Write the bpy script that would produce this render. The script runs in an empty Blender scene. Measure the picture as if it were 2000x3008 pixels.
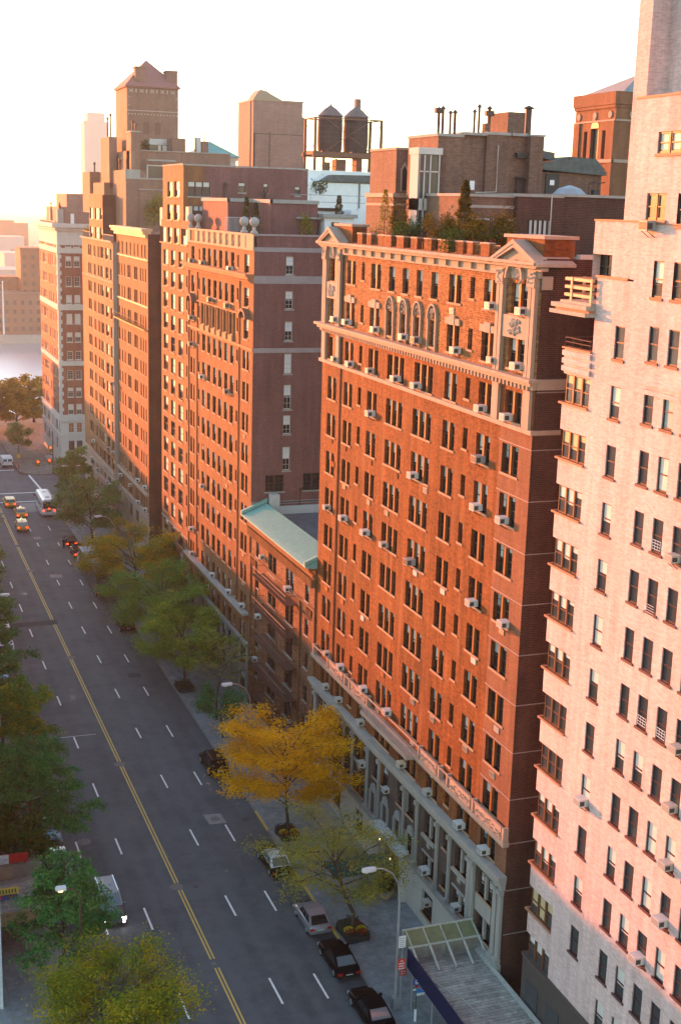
import bpy, math, random
from mathutils import Vector, Matrix, noise as mnoise
R = math.radians
C = bpy.context.scene.collection
SC = bpy.context.scene
GZ = -4.4            # street level; camera height is z = 50
FU = 39.0            # building line on the far side of the street
CAM = Vector((0, 0, 50))

# ------------------------------------------------------------------ materials
MATS = {}
def mat(name, col, rough=0.7, metal=0.0, spec=0.3, var=0.0, vscale=2.0, emit=None, estr=0.0, streak=False):
    if name in MATS: return MATS[name]
    m = bpy.data.materials.new(name); m.use_nodes = True
    nt = m.node_tree; b = nt.nodes['Principled BSDF']
    b.inputs['Base Color'].default_value = (*col, 1)
    b.inputs['Roughness'].default_value = rough
    b.inputs['Metallic'].default_value = metal
    b.inputs['Specular IOR Level'].default_value = spec
    if emit:
        b.inputs['Emission Color'].default_value = (*emit, 1); b.inputs['Emission Strength'].default_value = estr
    if var > 0:
        g = nt.nodes.new('ShaderNodeNewGeometry')
        n = nt.nodes.new('ShaderNodeTexNoise'); n.inputs['Scale'].default_value = vscale; n.inputs['Detail'].default_value = 6
        n.inputs['Roughness'].default_value = 0.65
        if streak:
            mp = nt.nodes.new('ShaderNodeMapping'); mp.inputs['Scale'].default_value = (1, 1, .15)
            nt.links.new(g.outputs['Position'], mp.inputs['Vector']); nt.links.new(mp.outputs['Vector'], n.inputs['Vector'])
        else:
            nt.links.new(g.outputs['Position'], n.inputs['Vector'])
        mr = nt.nodes.new('ShaderNodeMapRange'); mr.inputs['From Min'].default_value = .25; mr.inputs['From Max'].default_value = .75
        mr.inputs['To Min'].default_value = 1 - var; mr.inputs['To Max'].default_value = 1 + var
        mx = nt.nodes.new('ShaderNodeVectorMath'); mx.operation = 'SCALE'; mx.inputs[0].default_value = col
        nt.links.new(n.outputs['Fac'], mr.inputs['Value']); nt.links.new(mr.outputs['Result'], mx.inputs['Scale'])
        nt.links.new(mx.outputs['Vector'], b.inputs['Base Color'])
    MATS[name] = m
    return m

def brick(name, c1, c2, mortar, bw=.23, bh=.078, ms=.011, mott=.18, mscale=.35, fine=.12, rough=.85, stain=None, bias=0.0, soot=.25):
    """brick laid in running bond on any upright wall, with per-brick, mottled and streaky colour"""
    if name in MATS: return MATS[name]
    m = bpy.data.materials.new(name); m.use_nodes = True
    nt = m.node_tree; N = nt.nodes; L = nt.links; b = N['Principled BSDF']
    b.inputs['Roughness'].default_value = rough; b.inputs['Specular IOR Level'].default_value = .2
    g = N.new('ShaderNodeNewGeometry'); s = N.new('ShaderNodeSeparateXYZ'); L.new(g.outputs['Position'], s.inputs[0])
    a = N.new('ShaderNodeMath'); a.operation = 'ADD'; L.new(s.outputs['X'], a.inputs[0]); L.new(s.outputs['Y'], a.inputs[1])
    c = N.new('ShaderNodeCombineXYZ'); L.new(a.outputs[0], c.inputs['X']); L.new(s.outputs['Z'], c.inputs['Y'])
    t = N.new('ShaderNodeTexBrick'); L.new(c.outputs[0], t.inputs['Vector'])
    t.inputs['Color1'].default_value = (*c1, 1); t.inputs['Color2'].default_value = (*c2, 1); t.inputs['Mortar'].default_value = (*mortar, 1)
    t.inputs['Scale'].default_value = 1; t.inputs['Brick Width'].default_value = bw; t.inputs['Row Height'].default_value = bh
    t.inputs['Mortar Size'].default_value = ms; t.inputs['Bias'].default_value = bias
    n1 = N.new('ShaderNodeTexNoise'); n1.inputs['Scale'].default_value = mscale; n1.inputs['Detail'].default_value = 5; n1.inputs['Roughness'].default_value = .6
    L.new(g.outputs['Position'], n1.inputs['Vector'])
    mp = N.new('ShaderNodeMapping'); mp.inputs['Scale'].default_value = (1.3, 1.3, 3.2); L.new(g.outputs['Position'], mp.inputs['Vector'])
    n2 = N.new('ShaderNodeTexNoise'); n2.inputs['Scale'].default_value = 2.2; n2.inputs['Detail'].default_value = 4; L.new(mp.outputs[0], n2.inputs['Vector'])
    r1 = N.new('ShaderNodeMapRange'); r1.inputs['From Min'].default_value = .3; r1.inputs['From Max'].default_value = .7
    r1.inputs['To Min'].default_value = 1 - mott; r1.inputs['To Max'].default_value = 1 + mott; L.new(n1.outputs['Fac'], r1.inputs['Value'])
    r2 = N.new('ShaderNodeMapRange'); r2.inputs['From Min'].default_value = .3; r2.inputs['From Max'].default_value = .7
    r2.inputs['To Min'].default_value = 1 - fine; r2.inputs['To Max'].default_value = 1 + fine; L.new(n2.outputs['Fac'], r2.inputs['Value'])
    mu = N.new('ShaderNodeMath'); mu.operation = 'MULTIPLY'; L.new(r1.outputs[0], mu.inputs[0]); L.new(r2.outputs[0], mu.inputs[1])
    sc = N.new('ShaderNodeVectorMath'); sc.operation = 'SCALE'; L.new(t.outputs['Color'], sc.inputs[0]); L.new(mu.outputs[0], sc.inputs['Scale'])
    out = sc.outputs[0]
    if stain:
        ms_ = N.new('ShaderNodeMapping'); ms_.inputs['Scale'].default_value = (.9, .9, .12); L.new(g.outputs['Position'], ms_.inputs['Vector'])
        n3 = N.new('ShaderNodeTexNoise'); n3.inputs['Scale'].default_value = 1.1; n3.inputs['Detail'].default_value = 6; L.new(ms_.outputs[0], n3.inputs['Vector'])
        r3 = N.new('ShaderNodeMapRange'); r3.inputs['From Min'].default_value = .52; r3.inputs['From Max'].default_value = .75; r3.inputs['To Max'].default_value = stain[3]
        L.new(n3.outputs['Fac'], r3.inputs['Value'])
        mx = N.new('ShaderNodeMix'); mx.data_type = 'RGBA'; L.new(r3.outputs[0], mx.inputs['Factor']); L.new(out, mx.inputs['A'])
        mx.inputs['B'].default_value = (*stain[:3], 1); out = mx.outputs['Result']
    if soot:
        mk = N.new('ShaderNodeMapping'); mk.inputs['Scale'].default_value = (.8, .8, .07); mk.inputs['Location'].default_value = (7, 3, 1); L.new(g.outputs['Position'], mk.inputs['Vector'])
        n5 = N.new('ShaderNodeTexNoise'); n5.inputs['Scale'].default_value = 1.6; n5.inputs['Detail'].default_value = 7; n5.inputs['Roughness'].default_value = .7; L.new(mk.outputs[0], n5.inputs['Vector'])
        r5 = N.new('ShaderNodeMapRange'); r5.inputs['From Min'].default_value = .35; r5.inputs['From Max'].default_value = .62; r5.inputs['To Min'].default_value = 1 - soot; r5.inputs['To Max'].default_value = 1.06
        L.new(n5.outputs['Fac'], r5.inputs['Value'])
        s5 = N.new('ShaderNodeVectorMath'); s5.operation = 'SCALE'; L.new(out, s5.inputs[0]); L.new(r5.outputs[0], s5.inputs['Scale']); out = s5.outputs[0]
    L.new(out, b.inputs['Base Color'])
    bp = N.new('ShaderNodeBump'); bp.inputs['Strength'].default_value = .35; bp.inputs['Distance'].default_value = .02; bp.invert = True
    L.new(t.outputs['Fac'], bp.inputs['Height']); L.new(bp.outputs[0], b.inputs['Normal'])
    MATS[name] = m
    return m

def leafmat(name, cols, trans=.35, nscale=.7):
    if name in MATS: return MATS[name]
    m = bpy.data.materials.new(name); m.use_nodes = True
    nt = m.node_tree; N = nt.nodes; L = nt.links
    N.remove(N['Principled BSDF']); out = N['Material Output']
    at = N.new('ShaderNodeAttribute'); at.attribute_name = 'leaf_shade'
    g = N.new('ShaderNodeNewGeometry'); n = N.new('ShaderNodeTexNoise'); n.inputs['Scale'].default_value = nscale; n.inputs['Detail'].default_value = 3
    L.new(g.outputs['Position'], n.inputs['Vector'])
    a = N.new('ShaderNodeMath'); a.operation = 'MULTIPLY_ADD'; a.inputs[1].default_value = .55; L.new(at.outputs['Fac'], a.inputs[0])
    k = N.new('ShaderNodeMapRange'); k.inputs['From Min'].default_value = .3; k.inputs['From Max'].default_value = .7; k.inputs['To Max'].default_value = .45
    L.new(n.outputs['Fac'], k.inputs['Value']); L.new(k.outputs[0], a.inputs[2])
    cr = N.new('ShaderNodeValToRGB'); e = cr.color_ramp.elements
    while len(e) < len(cols): e.new(.5)
    for i, cc in enumerate(cols):
        e[i].position = .12 + .76 * i / (len(cols) - 1); e[i].color = (*cc, 1)
    L.new(a.outputs[0], cr.inputs['Fac'])
    d = N.new('ShaderNodeBsdfDiffuse'); t = N.new('ShaderNodeBsdfTranslucent'); mx = N.new('ShaderNodeMixShader'); mx.inputs[0].default_value = trans
    L.new(cr.outputs[0], d.inputs['Color']); L.new(cr.outputs[0], t.inputs['Color'])
    L.new(d.outputs[0], mx.inputs[1]); L.new(t.outputs[0], mx.inputs[2]); L.new(mx.outputs[0], out.inputs['Surface'])
    MATS[name] = m
    return m

# ------------------------------------------------------------------ mesh builder
SPLIT_NAMES = {'downpipe','coping','stone_band','arched_panel','stone_disc_band','chimney','flue','carved_window_head','cornice','string_course','roof_vent','chimney_pot','loose_timber','brace','steel_leg','window_guard','arched_hood','window_surround','penthouse','iron_balcony','stone_ledge','window_head','door_canopy','roof_pier','roof_shed','penthouse_window','steel_lintel','iron_railing','roof_railing','lamp','brass_post','stack','door','wall_fitting','belfry_opening','bracket','roof_hatch','bay_window','roof_awning','street_name_plate','dark_lens','box_group','vent_pipe','slate_roof','roof_upstand','terrace_railing','awning','side_louvre','bumper','bed_rail'}
class MB:
    def __init__(s): s.v = []; s.f = []; s.m = []; s.k = 0
    def face(s, pts):
        i = len(s.v); s.v += [tuple(p) for p in pts]; s.f.append(tuple(range(i, i + len(pts)))); s.m.append(s.k)
    def box(s, x0, x1, y0, y1, z0, z1, skip=''):
        i = len(s.v)
        s.v += [(x0,y0,z0),(x1,y0,z0),(x1,y1,z0),(x0,y1,z0),(x0,y0,z1),(x1,y0,z1),(x1,y1,z1),(x0,y1,z1)]
        F = {'b':(0,3,2,1),'t':(4,5,6,7),'s':(0,1,5,4),'n':(2,3,7,6),'w':(3,0,4,7),'e':(1,2,6,5)}
        for c, q in F.items():
            if c not in skip: s.f.append(tuple(i + j for j in q)); s.m.append(s.k)
        return s
    def prism(s, poly, axis, a0, a1):
        """poly of 2-D points extruded along axis 'x','y' or 'z' from a0 to a1"""
        def P(p, a): return {'x':(a,p[0],p[1]),'y':(p[0],a,p[1]),'z':(p[0],p[1],a)}[axis]
        n = len(poly); i = len(s.v)
        s.v += [P(p, a0) for p in poly] + [P(p, a1) for p in poly]
        s.f.append(tuple(range(i, i + n))); s.m.append(s.k)
        s.f.append(tuple(range(i + 2 * n - 1, i + n - 1, -1))); s.m.append(s.k)
        for j in range(n):
            k = (j + 1) % n; s.f.append((i + j, i + k, i + n + k, i + n + j)); s.m.append(s.k)
        return s
    def tube(s, pts, r, n=6, cap=True):
        pts = [Vector(p) for p in pts]; rs = r if isinstance(r, (list, tuple)) else [r] * len(pts); base = len(s.v)
        for i, p in enumerate(pts):
            d = (pts[min(i + 1, len(pts) - 1)] - pts[max(i - 1, 0)]).normalized()
            a = d.cross(Vector((0, 0, 1)) if abs(d.z) < .95 else Vector((1, 0, 0))).normalized(); b = d.cross(a)
            for k in range(n):
                t = 2 * math.pi * k / n; s.v.append(tuple(p + (a * math.cos(t) + b * math.sin(t)) * rs[i]))
        for i in range(len(pts) - 1):
            for k in range(n):
                l = (k + 1) % n; s.f.append((base + i*n + k, base + i*n + l, base + (i+1)*n + l, base + (i+1)*n + k)); s.m.append(s.k)
        if cap:
            s.f.append(tuple(base + k for k in range(n))); s.m.append(s.k)
            e = base + (len(pts) - 1) * n; s.f.append(tuple(e + k for k in range(n - 1, -1, -1))); s.m.append(s.k)
        return s
    def lathe(s, prof, c, n=16, axis='z'):
        base = len(s.v)
        for (r, h) in prof:
            for k in range(n):
                t = 2 * math.pi * k / n; a, b = r * math.cos(t), r * math.sin(t)
                s.v.append({'z':(c[0]+a,c[1]+b,c[2]+h),'x':(c[0]+h,c[1]+a,c[2]+b),'y':(c[0]+a,c[1]+h,c[2]+b)}[axis])
        for i in range(len(prof) - 1):
            for k in range(n):
                l = (k + 1) % n; s.f.append((base+i*n+k, base+i*n+l, base+(i+1)*n+l, base+(i+1)*n+k)); s.m.append(s.k)
        s.f.append(tuple(base + k for k in range(n - 1, -1, -1))); s.m.append(s.k)
        e = base + (len(prof) - 1) * n; s.f.append(tuple(e + k for k in range(n))); s.m.append(s.k)
        return s
    def add(s, other, M):
        i = len(s.v); s.v += [tuple(M @ Vector(p)) for p in other.v]
        s.f += [tuple(i + j for j in f) for f in other.f]; s.m += other.m
    def mesh(s, name, mats):
        me = bpy.data.meshes.new(name); me.from_pydata(s.v, [], s.f)
        mats = mats if isinstance(mats, (list, tuple)) else [mats]
        for m in mats: me.materials.append(m)
        if len(mats) > 1: me.polygons.foreach_set('material_index', [min(k, len(mats) - 1) for k in s.m])
        me.update(); return me
    def islands(s, gap=.03):
        """groups of faces whose pieces touch one another"""
        par = list(range(len(s.v)))
        def find(i):
            while par[i] != i: par[i] = par[par[i]]; i = par[i]
            return i
        for f in s.f:
            a = find(f[0])
            for i in f[1:]: par[find(i)] = a
        bb = {}
        for i, q in enumerate(s.v):
            r = find(i); e = bb.setdefault(r, [list(q), list(q)])
            for c in range(3): e[0][c] = min(e[0][c], q[c]); e[1][c] = max(e[1][c], q[c])
        ks = list(bb); grp = {k: k for k in ks}
        def g(k):
            while grp[k] != k: k = grp[k]
            return k
        for i, a in enumerate(ks):
            for b in ks[i+1:]:
                if all(bb[a][0][c] - gap <= bb[b][1][c] and bb[b][0][c] - gap <= bb[a][1][c] for c in range(3)):
                    x, y = g(a), g(b)
                    if x != y: grp[y] = x
        out = {}
        for f, m in zip(s.f, s.m): out.setdefault(g(find(f[0])), []).append((f, m))
        return list(out.values())
    def build(s, name, mats, parent=None, smooth=False, loc=None, rz=0):
        if name in SPLIT_NAMES:
            gs = s.islands()
            if 1 < len(gs) <= 70:
                for fs in gs:
                    t = MB(); ix = {}
                    for f, m in fs:
                        for i in f:
                            if i not in ix: ix[i] = len(t.v); t.v.append(s.v[i])
                        t.f.append(tuple(ix[i] for i in f)); t.m.append(m)
                    o = t._build(name, mats, parent, smooth, loc, rz)
                return o
        return s._build(name, mats, parent, smooth, loc, rz)
    def _build(s, name, mats, parent=None, smooth=False, loc=None, rz=0):
        o = bpy.data.objects.new(name, s.mesh(name, mats)); C.objects.link(o)
        if smooth: o.data.polygons.foreach_set('use_smooth', [True] * len(o.data.polygons)); o.data.update()
        if parent: o.parent = parent
        if loc: o.location = loc
        if rz: o.rotation_euler = (0, 0, rz)
        return o

def tag(o, label=None, cat=None, group=None, kind=None):
    if label: o['label'] = label
    if cat: o['category'] = cat
    if group: o['group'] = group
    if kind: o['kind'] = kind
    return o
def thing(name, label, cat, loc=(0, 0, 0), rz=0, group=None):
    o = bpy.data.objects.new(name, None); C.objects.link(o); o.empty_display_size = .3
    o.location = loc; o.rotation_euler = (0, 0, rz)
    return tag(o, label, cat, group)
def inst(name, me, parent=None, loc=(0, 0, 0), rz=0):
    o = bpy.data.objects.new(name, me); C.objects.link(o); o.parent = parent; o.location = loc; o.rotation_euler = (0, 0, rz); return o
def copy_tree(o, parent=None):
    c = o.copy(); C.objects.link(c); c.parent = parent
    for ch in o.children: copy_tree(ch, c)
    return c
def structure(o): return tag(o, kind='structure')

# ------------------------------------------------------------------ palette
M_ORANGE = brick('orange_brick', (.225,.062,.0125), (.145,.036,.0085), (.155,.075,.03), bw=.34, bh=.13, mott=.24, mscale=.22, fine=.3, stain=(.30,.13,.06,.55), soot=.34)
M_ATTIC = brick('speckled_attic_brick', (.30,.125,.042), (.14,.046,.016), (.28,.15,.07), bw=.36, bh=.15, ms=.014, mott=.2, mscale=.6, fine=.3, soot=.2)
M_ORANGE2 = brick('rose_brick', (.22,.078,.042), (.16,.05,.028), (.25,.16,.10), bh=.1, mott=.1, fine=.1)
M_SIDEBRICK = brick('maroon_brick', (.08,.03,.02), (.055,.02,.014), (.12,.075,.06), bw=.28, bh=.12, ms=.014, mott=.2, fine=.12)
M_PURPLE = brick('purple_brick', (.215,.08,.076), (.165,.058,.056), (.17,.10,.085), mott=.16, mscale=.18, fine=.12, stain=(.20,.105,.105,.3))
M_BBRICK = brick('tawny_brick', (.225,.078,.022), (.165,.054,.016), (.24,.14,.08), mott=.12, fine=.15)
M_CBRICK = brick('amber_brick', (.225,.078,.021), (.18,.058,.016), (.27,.16,.1), mott=.08, fine=.08)
M_DBRICK = brick('russet_brick', (.22,.08,.026), (.17,.06,.02), (.26,.16,.11), mott=.1, fine=.1)
M_EBRICK = brick('buff_orange_brick', (.25,.105,.036), (.205,.08,.029), (.3,.2,.14), mott=.1, fine=.1)
M_FBRICK = brick('red_brick', (.29,.085,.055), (.22,.06,.04), (.26,.15,.11), mott=.1, fine=.1)
M_GBRICK = brick('blotchy_tan_brick', (.27,.115,.055), (.11,.04,.022), (.19,.12,.08), bw=.3, bh=.12, mott=.2, mscale=.9, fine=.3)
M_PBRICK = brick('pale_pink_brick', (.66,.50,.475), (.50,.36,.34), (.60,.49,.47), bw=.32, bh=.1, ms=.012, mott=.06, mscale=.3, fine=.07, stain=(.46,.31,.26,.45), soot=.18)
M_WBRICK = brick('white_glazed_brick', (.62,.66,.70), (.55,.6,.65), (.4,.43,.46), bw=.3, bh=.1, mott=.06)
M_TOWER = brick('umber_brick', (.26,.14,.10), (.2,.1,.075), (.24,.16,.12), mott=.1, fine=.1, soot=.1)
M_TANTOWER = brick('fawn_brick', (.30,.18,.14), (.26,.15,.12), (.22,.15,.13), bh=.3, bw=.9, ms=.03, mott=.08, fine=.08, soot=.08)
M_BROWNBRICK = brick('cocoa_brick', (.175,.10,.07), (.13,.072,.05), (.19,.13,.1), bw=.3, bh=.13, mott=.15, fine=.15)
M_BASEBRICK = brick('sooty_brick', (.10,.07,.058), (.07,.05,.042), (.13,.1,.08))
M_STONE = mat('grey_limestone', (.30,.285,.26), .85, var=.18, vscale=1.2, streak=True)
M_STONE2 = mat('warm_limestone', (.36,.275,.215), .85, var=.16, vscale=1.3, streak=True)
M_WSTONE = mat('white_limestone', (.50,.475,.44), .85, var=.1, vscale=1.0, streak=True)
M_SILL = mat('sandstone_sill', (.38,.24,.16), .85, var=.1)
M_MULL = mat('ochre_painted_mullion', (.25,.085,.022), .6)
M_FRAME = mat('dark_brown_sash', (.045,.032,.028), .5)
M_WFRAME = mat('cream_sash', (.55,.52,.48), .5)
M_GLASS = mat('dark_window_glass', (.018,.022,.024), .12, spec=.35)
M_GLASS2 = mat('smoky_window_glass', (.05,.055,.058), .15, spec=.35)
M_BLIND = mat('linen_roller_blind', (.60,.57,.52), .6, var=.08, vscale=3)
M_CURT = mat('pale_teal_curtain', (.30,.38,.37), .6, var=.15, vscale=6)
M_YBLIND = mat('straw_blind', (.50,.40,.22), .6)
M_LIT = mat('lamp_lit_window', (.6,.5,.25), .5, emit=(1,.72,.25), estr=.5)
M_ACW = mat('white_enamel', (.55,.54,.52), .5, var=.06)
M_ACG = mat('grey_enamel', (.30,.29,.275), .5, var=.08)
M_ACB = mat('beige_enamel', (.47,.43,.37), .5, var=.06)
M_GRILLE = mat('dark_grille', (.06,.055,.05), .6)
M_IRON = mat('rusty_iron', (.075,.045,.035), .7, var=.3, vscale=4)
M_BLACK = mat('black_metal', (.02,.02,.022), .45)
M_GALV = mat('galvanised_steel', (.36,.37,.38), .45, metal=.5, var=.1)
M_WPAINT = mat('white_paint', (.72,.72,.72), .6, var=.08, vscale=1)
M_COPPER = mat('verdigris_copper', (.17,.36,.32), .7, var=.14, vscale=1.5)
M_TAR = mat('tar_roof', (.13,.13,.135), .9, var=.3, vscale=.8)
M_ROOFG = mat('grey_gravel_roof', (.27,.26,.25), .95, var=.2, vscale=1)
M_TILE = mat('terracotta_roof_tile', (.30,.13,.11), .8, var=.15, vscale=3)
M_SLATE = mat('mossy_slate', (.09,.10,.095), .8, var=.35, vscale=2)
M_CONC = mat('weathered_concrete', (.33,.31,.28), .9, var=.22, vscale=1.5)
M_BARK = mat('bark', (.06,.045,.035), .95, var=.3, vscale=5)
M_DWOOD = mat('dark_tank_cedar', (.06,.034,.03), .85, var=.3, vscale=2.5, streak=True)
M_RUST = mat('rusted_steel', (.16,.075,.045), .8, var=.3, vscale=3)
M_COPE = mat('glazed_coping', (.36,.17,.10), .7)

# ------------------------------------------------------------------ camera, sky, sun, haze
cd = bpy.data.cameras.new('camera'); cam = bpy.data.objects.new('camera', cd); C.objects.link(cam); SC.camera = cam
e1 = Vector((-0.33987461, -0.22129719, 0.91406389)); e3 = Vector((0.94004527, -0.05070518, 0.33725936)); e2 = Vector((-0.02828677, 0.97388733, 0.22526278))
rt = Vector((e3.x, e1.x, -e2.x)); up = -Vector((e3.y, e1.y, -e2.y)); bk = -Vector((e3.z, e1.z, -e2.z))
cam.matrix_world = Matrix(((rt.x, up.x, bk.x, 0), (rt.y, up.y, bk.y, 0), (rt.z, up.z, bk.z, 50), (0, 0, 0, 1)))
cd.sensor_fit = 'VERTICAL'; cd.sensor_height = 24; cd.lens = 24 * 3862 / 3008; cd.clip_start = .5; cd.clip_end = 6000

SUN_AZ, SUN_EL = 19.5, 5.0     # degrees to the left of the street's direction, and up
w = bpy.data.worlds.new('World'); SC.world = w; w.use_nodes = True
nt = w.node_tree; bg = nt.nodes['Background']; sky = nt.nodes.new('ShaderNodeTexSky')
sky.sky_type = 'NISHITA'; sky.sun_disc = False; sky.sun_elevation = R(SUN_EL); sky.sun_rotation = R(-SUN_AZ)
sky.air_density = 1.0; sky.dust_density = 0.5; sky.ozone_density = 1.5; sky.altitude = 50
nt.links.new(sky.outputs[0], bg.inputs['Color']); bg.inputs['Strength'].default_value = .15
sd = bpy.data.lights.new('sun', 'SUN'); sun = bpy.data.objects.new('sun', sd); C.objects.link(sun)
sd.energy = 2.95; sd.angle = R(.6); sd.color = (1, .225, .055)
dirv = Vector((-math.sin(R(SUN_AZ)) * math.cos(R(SUN_EL)), math.cos(R(SUN_AZ)) * math.cos(R(SUN_EL)), math.sin(R(SUN_EL))))
sun.rotation_euler = dirv.to_track_quat('Z', 'Y').to_euler(); sun.location = dirv * 300
vs = SC.view_settings; vs.view_transform = 'Standard'; vs.look = 'None'; vs.gamma = 1; vs.exposure = 2.68; vs.use_curve_mapping = False
SC.cycles.use_denoising = True
SC.cycles.max_bounces = 6; SC.cycles.diffuse_bounces = 3; SC.cycles.glossy_bounces = 2; SC.cycles.transmission_bounces = 2; SC.cycles.volume_bounces = 0
SC.cycles.caustics_reflective = False; SC.cycles.caustics_refractive = False
# ------------------------------------------------------------------ ground, street, river
Q = 1.088
def asphalt():
    m = bpy.data.materials.new('asphalt'); m.use_nodes = True; nt = m.node_tree; N = nt.nodes; L = nt.links; b = N['Principled BSDF']
    b.inputs['Roughness'].default_value = .75; b.inputs['Specular IOR Level'].default_value = .25
    g = N.new('ShaderNodeNewGeometry')
    mp = N.new('ShaderNodeMapping'); mp.inputs['Scale'].default_value = (.55, .05, 1); L.new(g.outputs['Position'], mp.inputs[0])
    a = N.new('ShaderNodeTexNoise'); a.inputs['Scale'].default_value = 1; a.inputs['Detail'].default_value = 5; L.new(mp.outputs[0], a.inputs['Vector'])
    c = N.new('ShaderNodeTexNoise'); c.inputs['Scale'].default_value = .35; c.inputs['Detail'].default_value = 8; c.inputs['Roughness'].default_value = .7; L.new(g.outputs['Position'], c.inputs['Vector'])
    d = N.new('ShaderNodeTexNoise'); d.inputs['Scale'].default_value = 9; d.inputs['Detail'].default_value = 4; L.new(g.outputs['Position'], d.inputs['Vector'])
    x = N.new('ShaderNodeMath'); x.operation = 'MULTIPLY_ADD'; x.inputs[1].default_value = .5; L.new(a.outputs[0], x.inputs[0]); L.new(c.outputs[0], x.inputs[2])
    y = N.new('ShaderNodeMath'); y.operation = 'MULTIPLY_ADD'; y.inputs[1].default_value = .3; L.new(d.outputs[0], y.inputs[0]); L.new(x.outputs[0], y.inputs[2])
    sx = N.new('ShaderNodeSeparateXYZ'); L.new(g.outputs['Position'], sx.inputs[0])
    w1 = N.new('ShaderNodeMath'); w1.operation = 'MULTIPLY_ADD'; w1.inputs[1].default_value = 2*math.pi/1.63; w1.inputs[2].default_value = .8; L.new(sx.outputs['X'], w1.inputs[0])
    w2 = N.new('ShaderNodeMath'); w2.operation = 'SINE'; L.new(w1.outputs[0], w2.inputs[0])
    w3 = N.new('ShaderNodeMath'); w3.operation = 'MULTIPLY_ADD'; w3.inputs[1].default_value = .035; L.new(w2.outputs[0], w3.inputs[0]); L.new(y.outputs[0], w3.inputs[2]); y = w3
    cr = N.new('ShaderNodeValToRGB'); e = cr.color_ramp.elements
    e[0].position = .62; e[0].color = (.046, .054, .060, 1); e[1].position = 1.15; e[1].color = (.096, .107, .114, 1)
    L.new(y.outputs[0], cr.inputs[0]); L.new(cr.outputs[0], b.inputs['Base Color'])
    bp = N.new('ShaderNodeBump'); bp.inputs['Strength'].default_value = .25; bp.inputs['Distance'].default_value = .02; L.new(d.outputs[0], bp.inputs['Height']); L.new(bp.outputs[0], b.inputs['Normal'])
    return m
def paving(name, c1, c2, joint, size=1.5):
    m = brick(name, c1, c2, joint, bw=size, bh=size, ms=.02, mott=.2, mscale=.5, fine=.1)
    nt = m.node_tree
    br = [n for n in nt.nodes if n.type == 'TEX_BRICK'][0]; br.offset = 0
    g = [n for n in nt.nodes if n.type == 'NEW_GEOMETRY'][0]
    nt.links.new(g.outputs['Position'], br.inputs['Vector']); return m
M_ASPH = asphalt()
M_WALK = paving('pavement_slabs', (.26,.275,.278), (.235,.25,.252), (.19,.2,.202))
M_WALK2 = paving('warm_pavement_slabs', (.19,.175,.15), (.165,.15,.13), (.09,.085,.08))
M_KERB = mat('granite_kerb', (.22,.21,.2), .85, var=.2)
M_LINE = mat('road_paint_white', (.74,.74,.72), .6, var=.18, vscale=3)
M_YEL = mat('road_paint_yellow', (.58,.40,.09), .6, var=.16, vscale=3)
M_EARTH = mat('dry_earth', (.12,.11,.08), .95, var=.3, vscale=.2)

b = MB(); b.box(-700, 800, -120, 345, GZ - 1, GZ - .3); structure(b.build('ground', M_EARTH))
b = MB(); b.box(-2500, 3500, 556, 5200, GZ - 4.2, GZ - 2.0, 'b'); structure(b.build('far_ground', mat('far_shore_ground', (.16,.14,.12), .95, var=.3, vscale=.02)))
b = MB()
b.face([(12.5,-60,GZ),(32,-60,GZ),(32,246,GZ),(12.5,246,GZ)]); b.face([(-250,246,GZ),(260,246,GZ),(260,266.5,GZ),(-250,266.5,GZ)])
b.face([(11,266.5,GZ),(29.2,266.5,GZ),(29.2,322,GZ),(11,322,GZ)])
structure(b.build('road', M_ASPH))
wm = bpy.data.materials.new('river_water'); wm.use_nodes = True; nt = wm.node_tree; bs = nt.nodes['Principled BSDF']
bs.inputs['Metallic'].default_value = .65; bs.inputs['Base Color'].default_value = (.55,.56,.56,1); bs.inputs['Roughness'].default_value = .3; bs.inputs['Specular IOR Level'].default_value = .6
g = nt.nodes.new('ShaderNodeNewGeometry'); mp = nt.nodes.new('ShaderNodeMapping'); mp.inputs['Scale'].default_value = (.25,.6,1)
n = nt.nodes.new('ShaderNodeTexNoise'); n.inputs['Scale'].default_value = 1; n.inputs['Detail'].default_value = 5
bp = nt.nodes.new('ShaderNodeBump'); bp.inputs['Strength'].default_value = .55; bp.inputs['Distance'].default_value = .5
nt.links.new(g.outputs['Position'], mp.inputs[0]); nt.links.new(mp.outputs[0], n.inputs['Vector']); nt.links.new(n.outputs[0], bp.inputs['Height']); nt.links.new(bp.outputs[0], bs.inputs['Normal'])
b = MB(); b.face([(-1500,345,-8),(2500,345,-8),(2500,556,-8),(-1500,556,-8)]); structure(b.build('river', wm))
b = MB(); b.box(-1500, 2500, 553.5, 556.5, -8.5, -4.6); b.box(-1500, 2500, 344, 346, -8.5, GZ - .1); structure(b.build('quay', M_CONC))

# pavements with granite kerbs
b = MB(); b.box(32.15, 70, -60, 246, GZ - .2, GZ + .14, 'b'); b.box(-40, 12.35, -60, 246, GZ - .2, GZ + .14, 'b')
structure(b.build('pavement', M_WALK))
b = MB()
pts = [(29.3,322),(29.3,270.5)] + [(29.3 + 5 * (1 - math.cos(t)), 270.5 - 5 * math.sin(t)) for t in [R(a) for a in range(15, 91, 15)]] + [(120,265.5),(120,322)]
b.prism(pts, 'z', GZ - .2, GZ + .15); b.prism([(-120,267),(11,267),(11,322),(-120,322)], 'z', GZ - .2, GZ + .15); b.box(-120, 120, 322.02, 344, GZ - .2, GZ + .1)
structure(b.build('plaza_pavement', M_WALK2))
b = MB(); b.box(32, 32.15, -60, 246, GZ - .2, GZ + .145, 'b'); b.box(12.35, 12.5, -60, 246, GZ - .2, GZ + .145, 'b'); b.box(32.15, 70, 246, 246.15, GZ - .2, GZ + .145, 'b')
structure(b.build('kerb', M_KERB))
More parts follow.
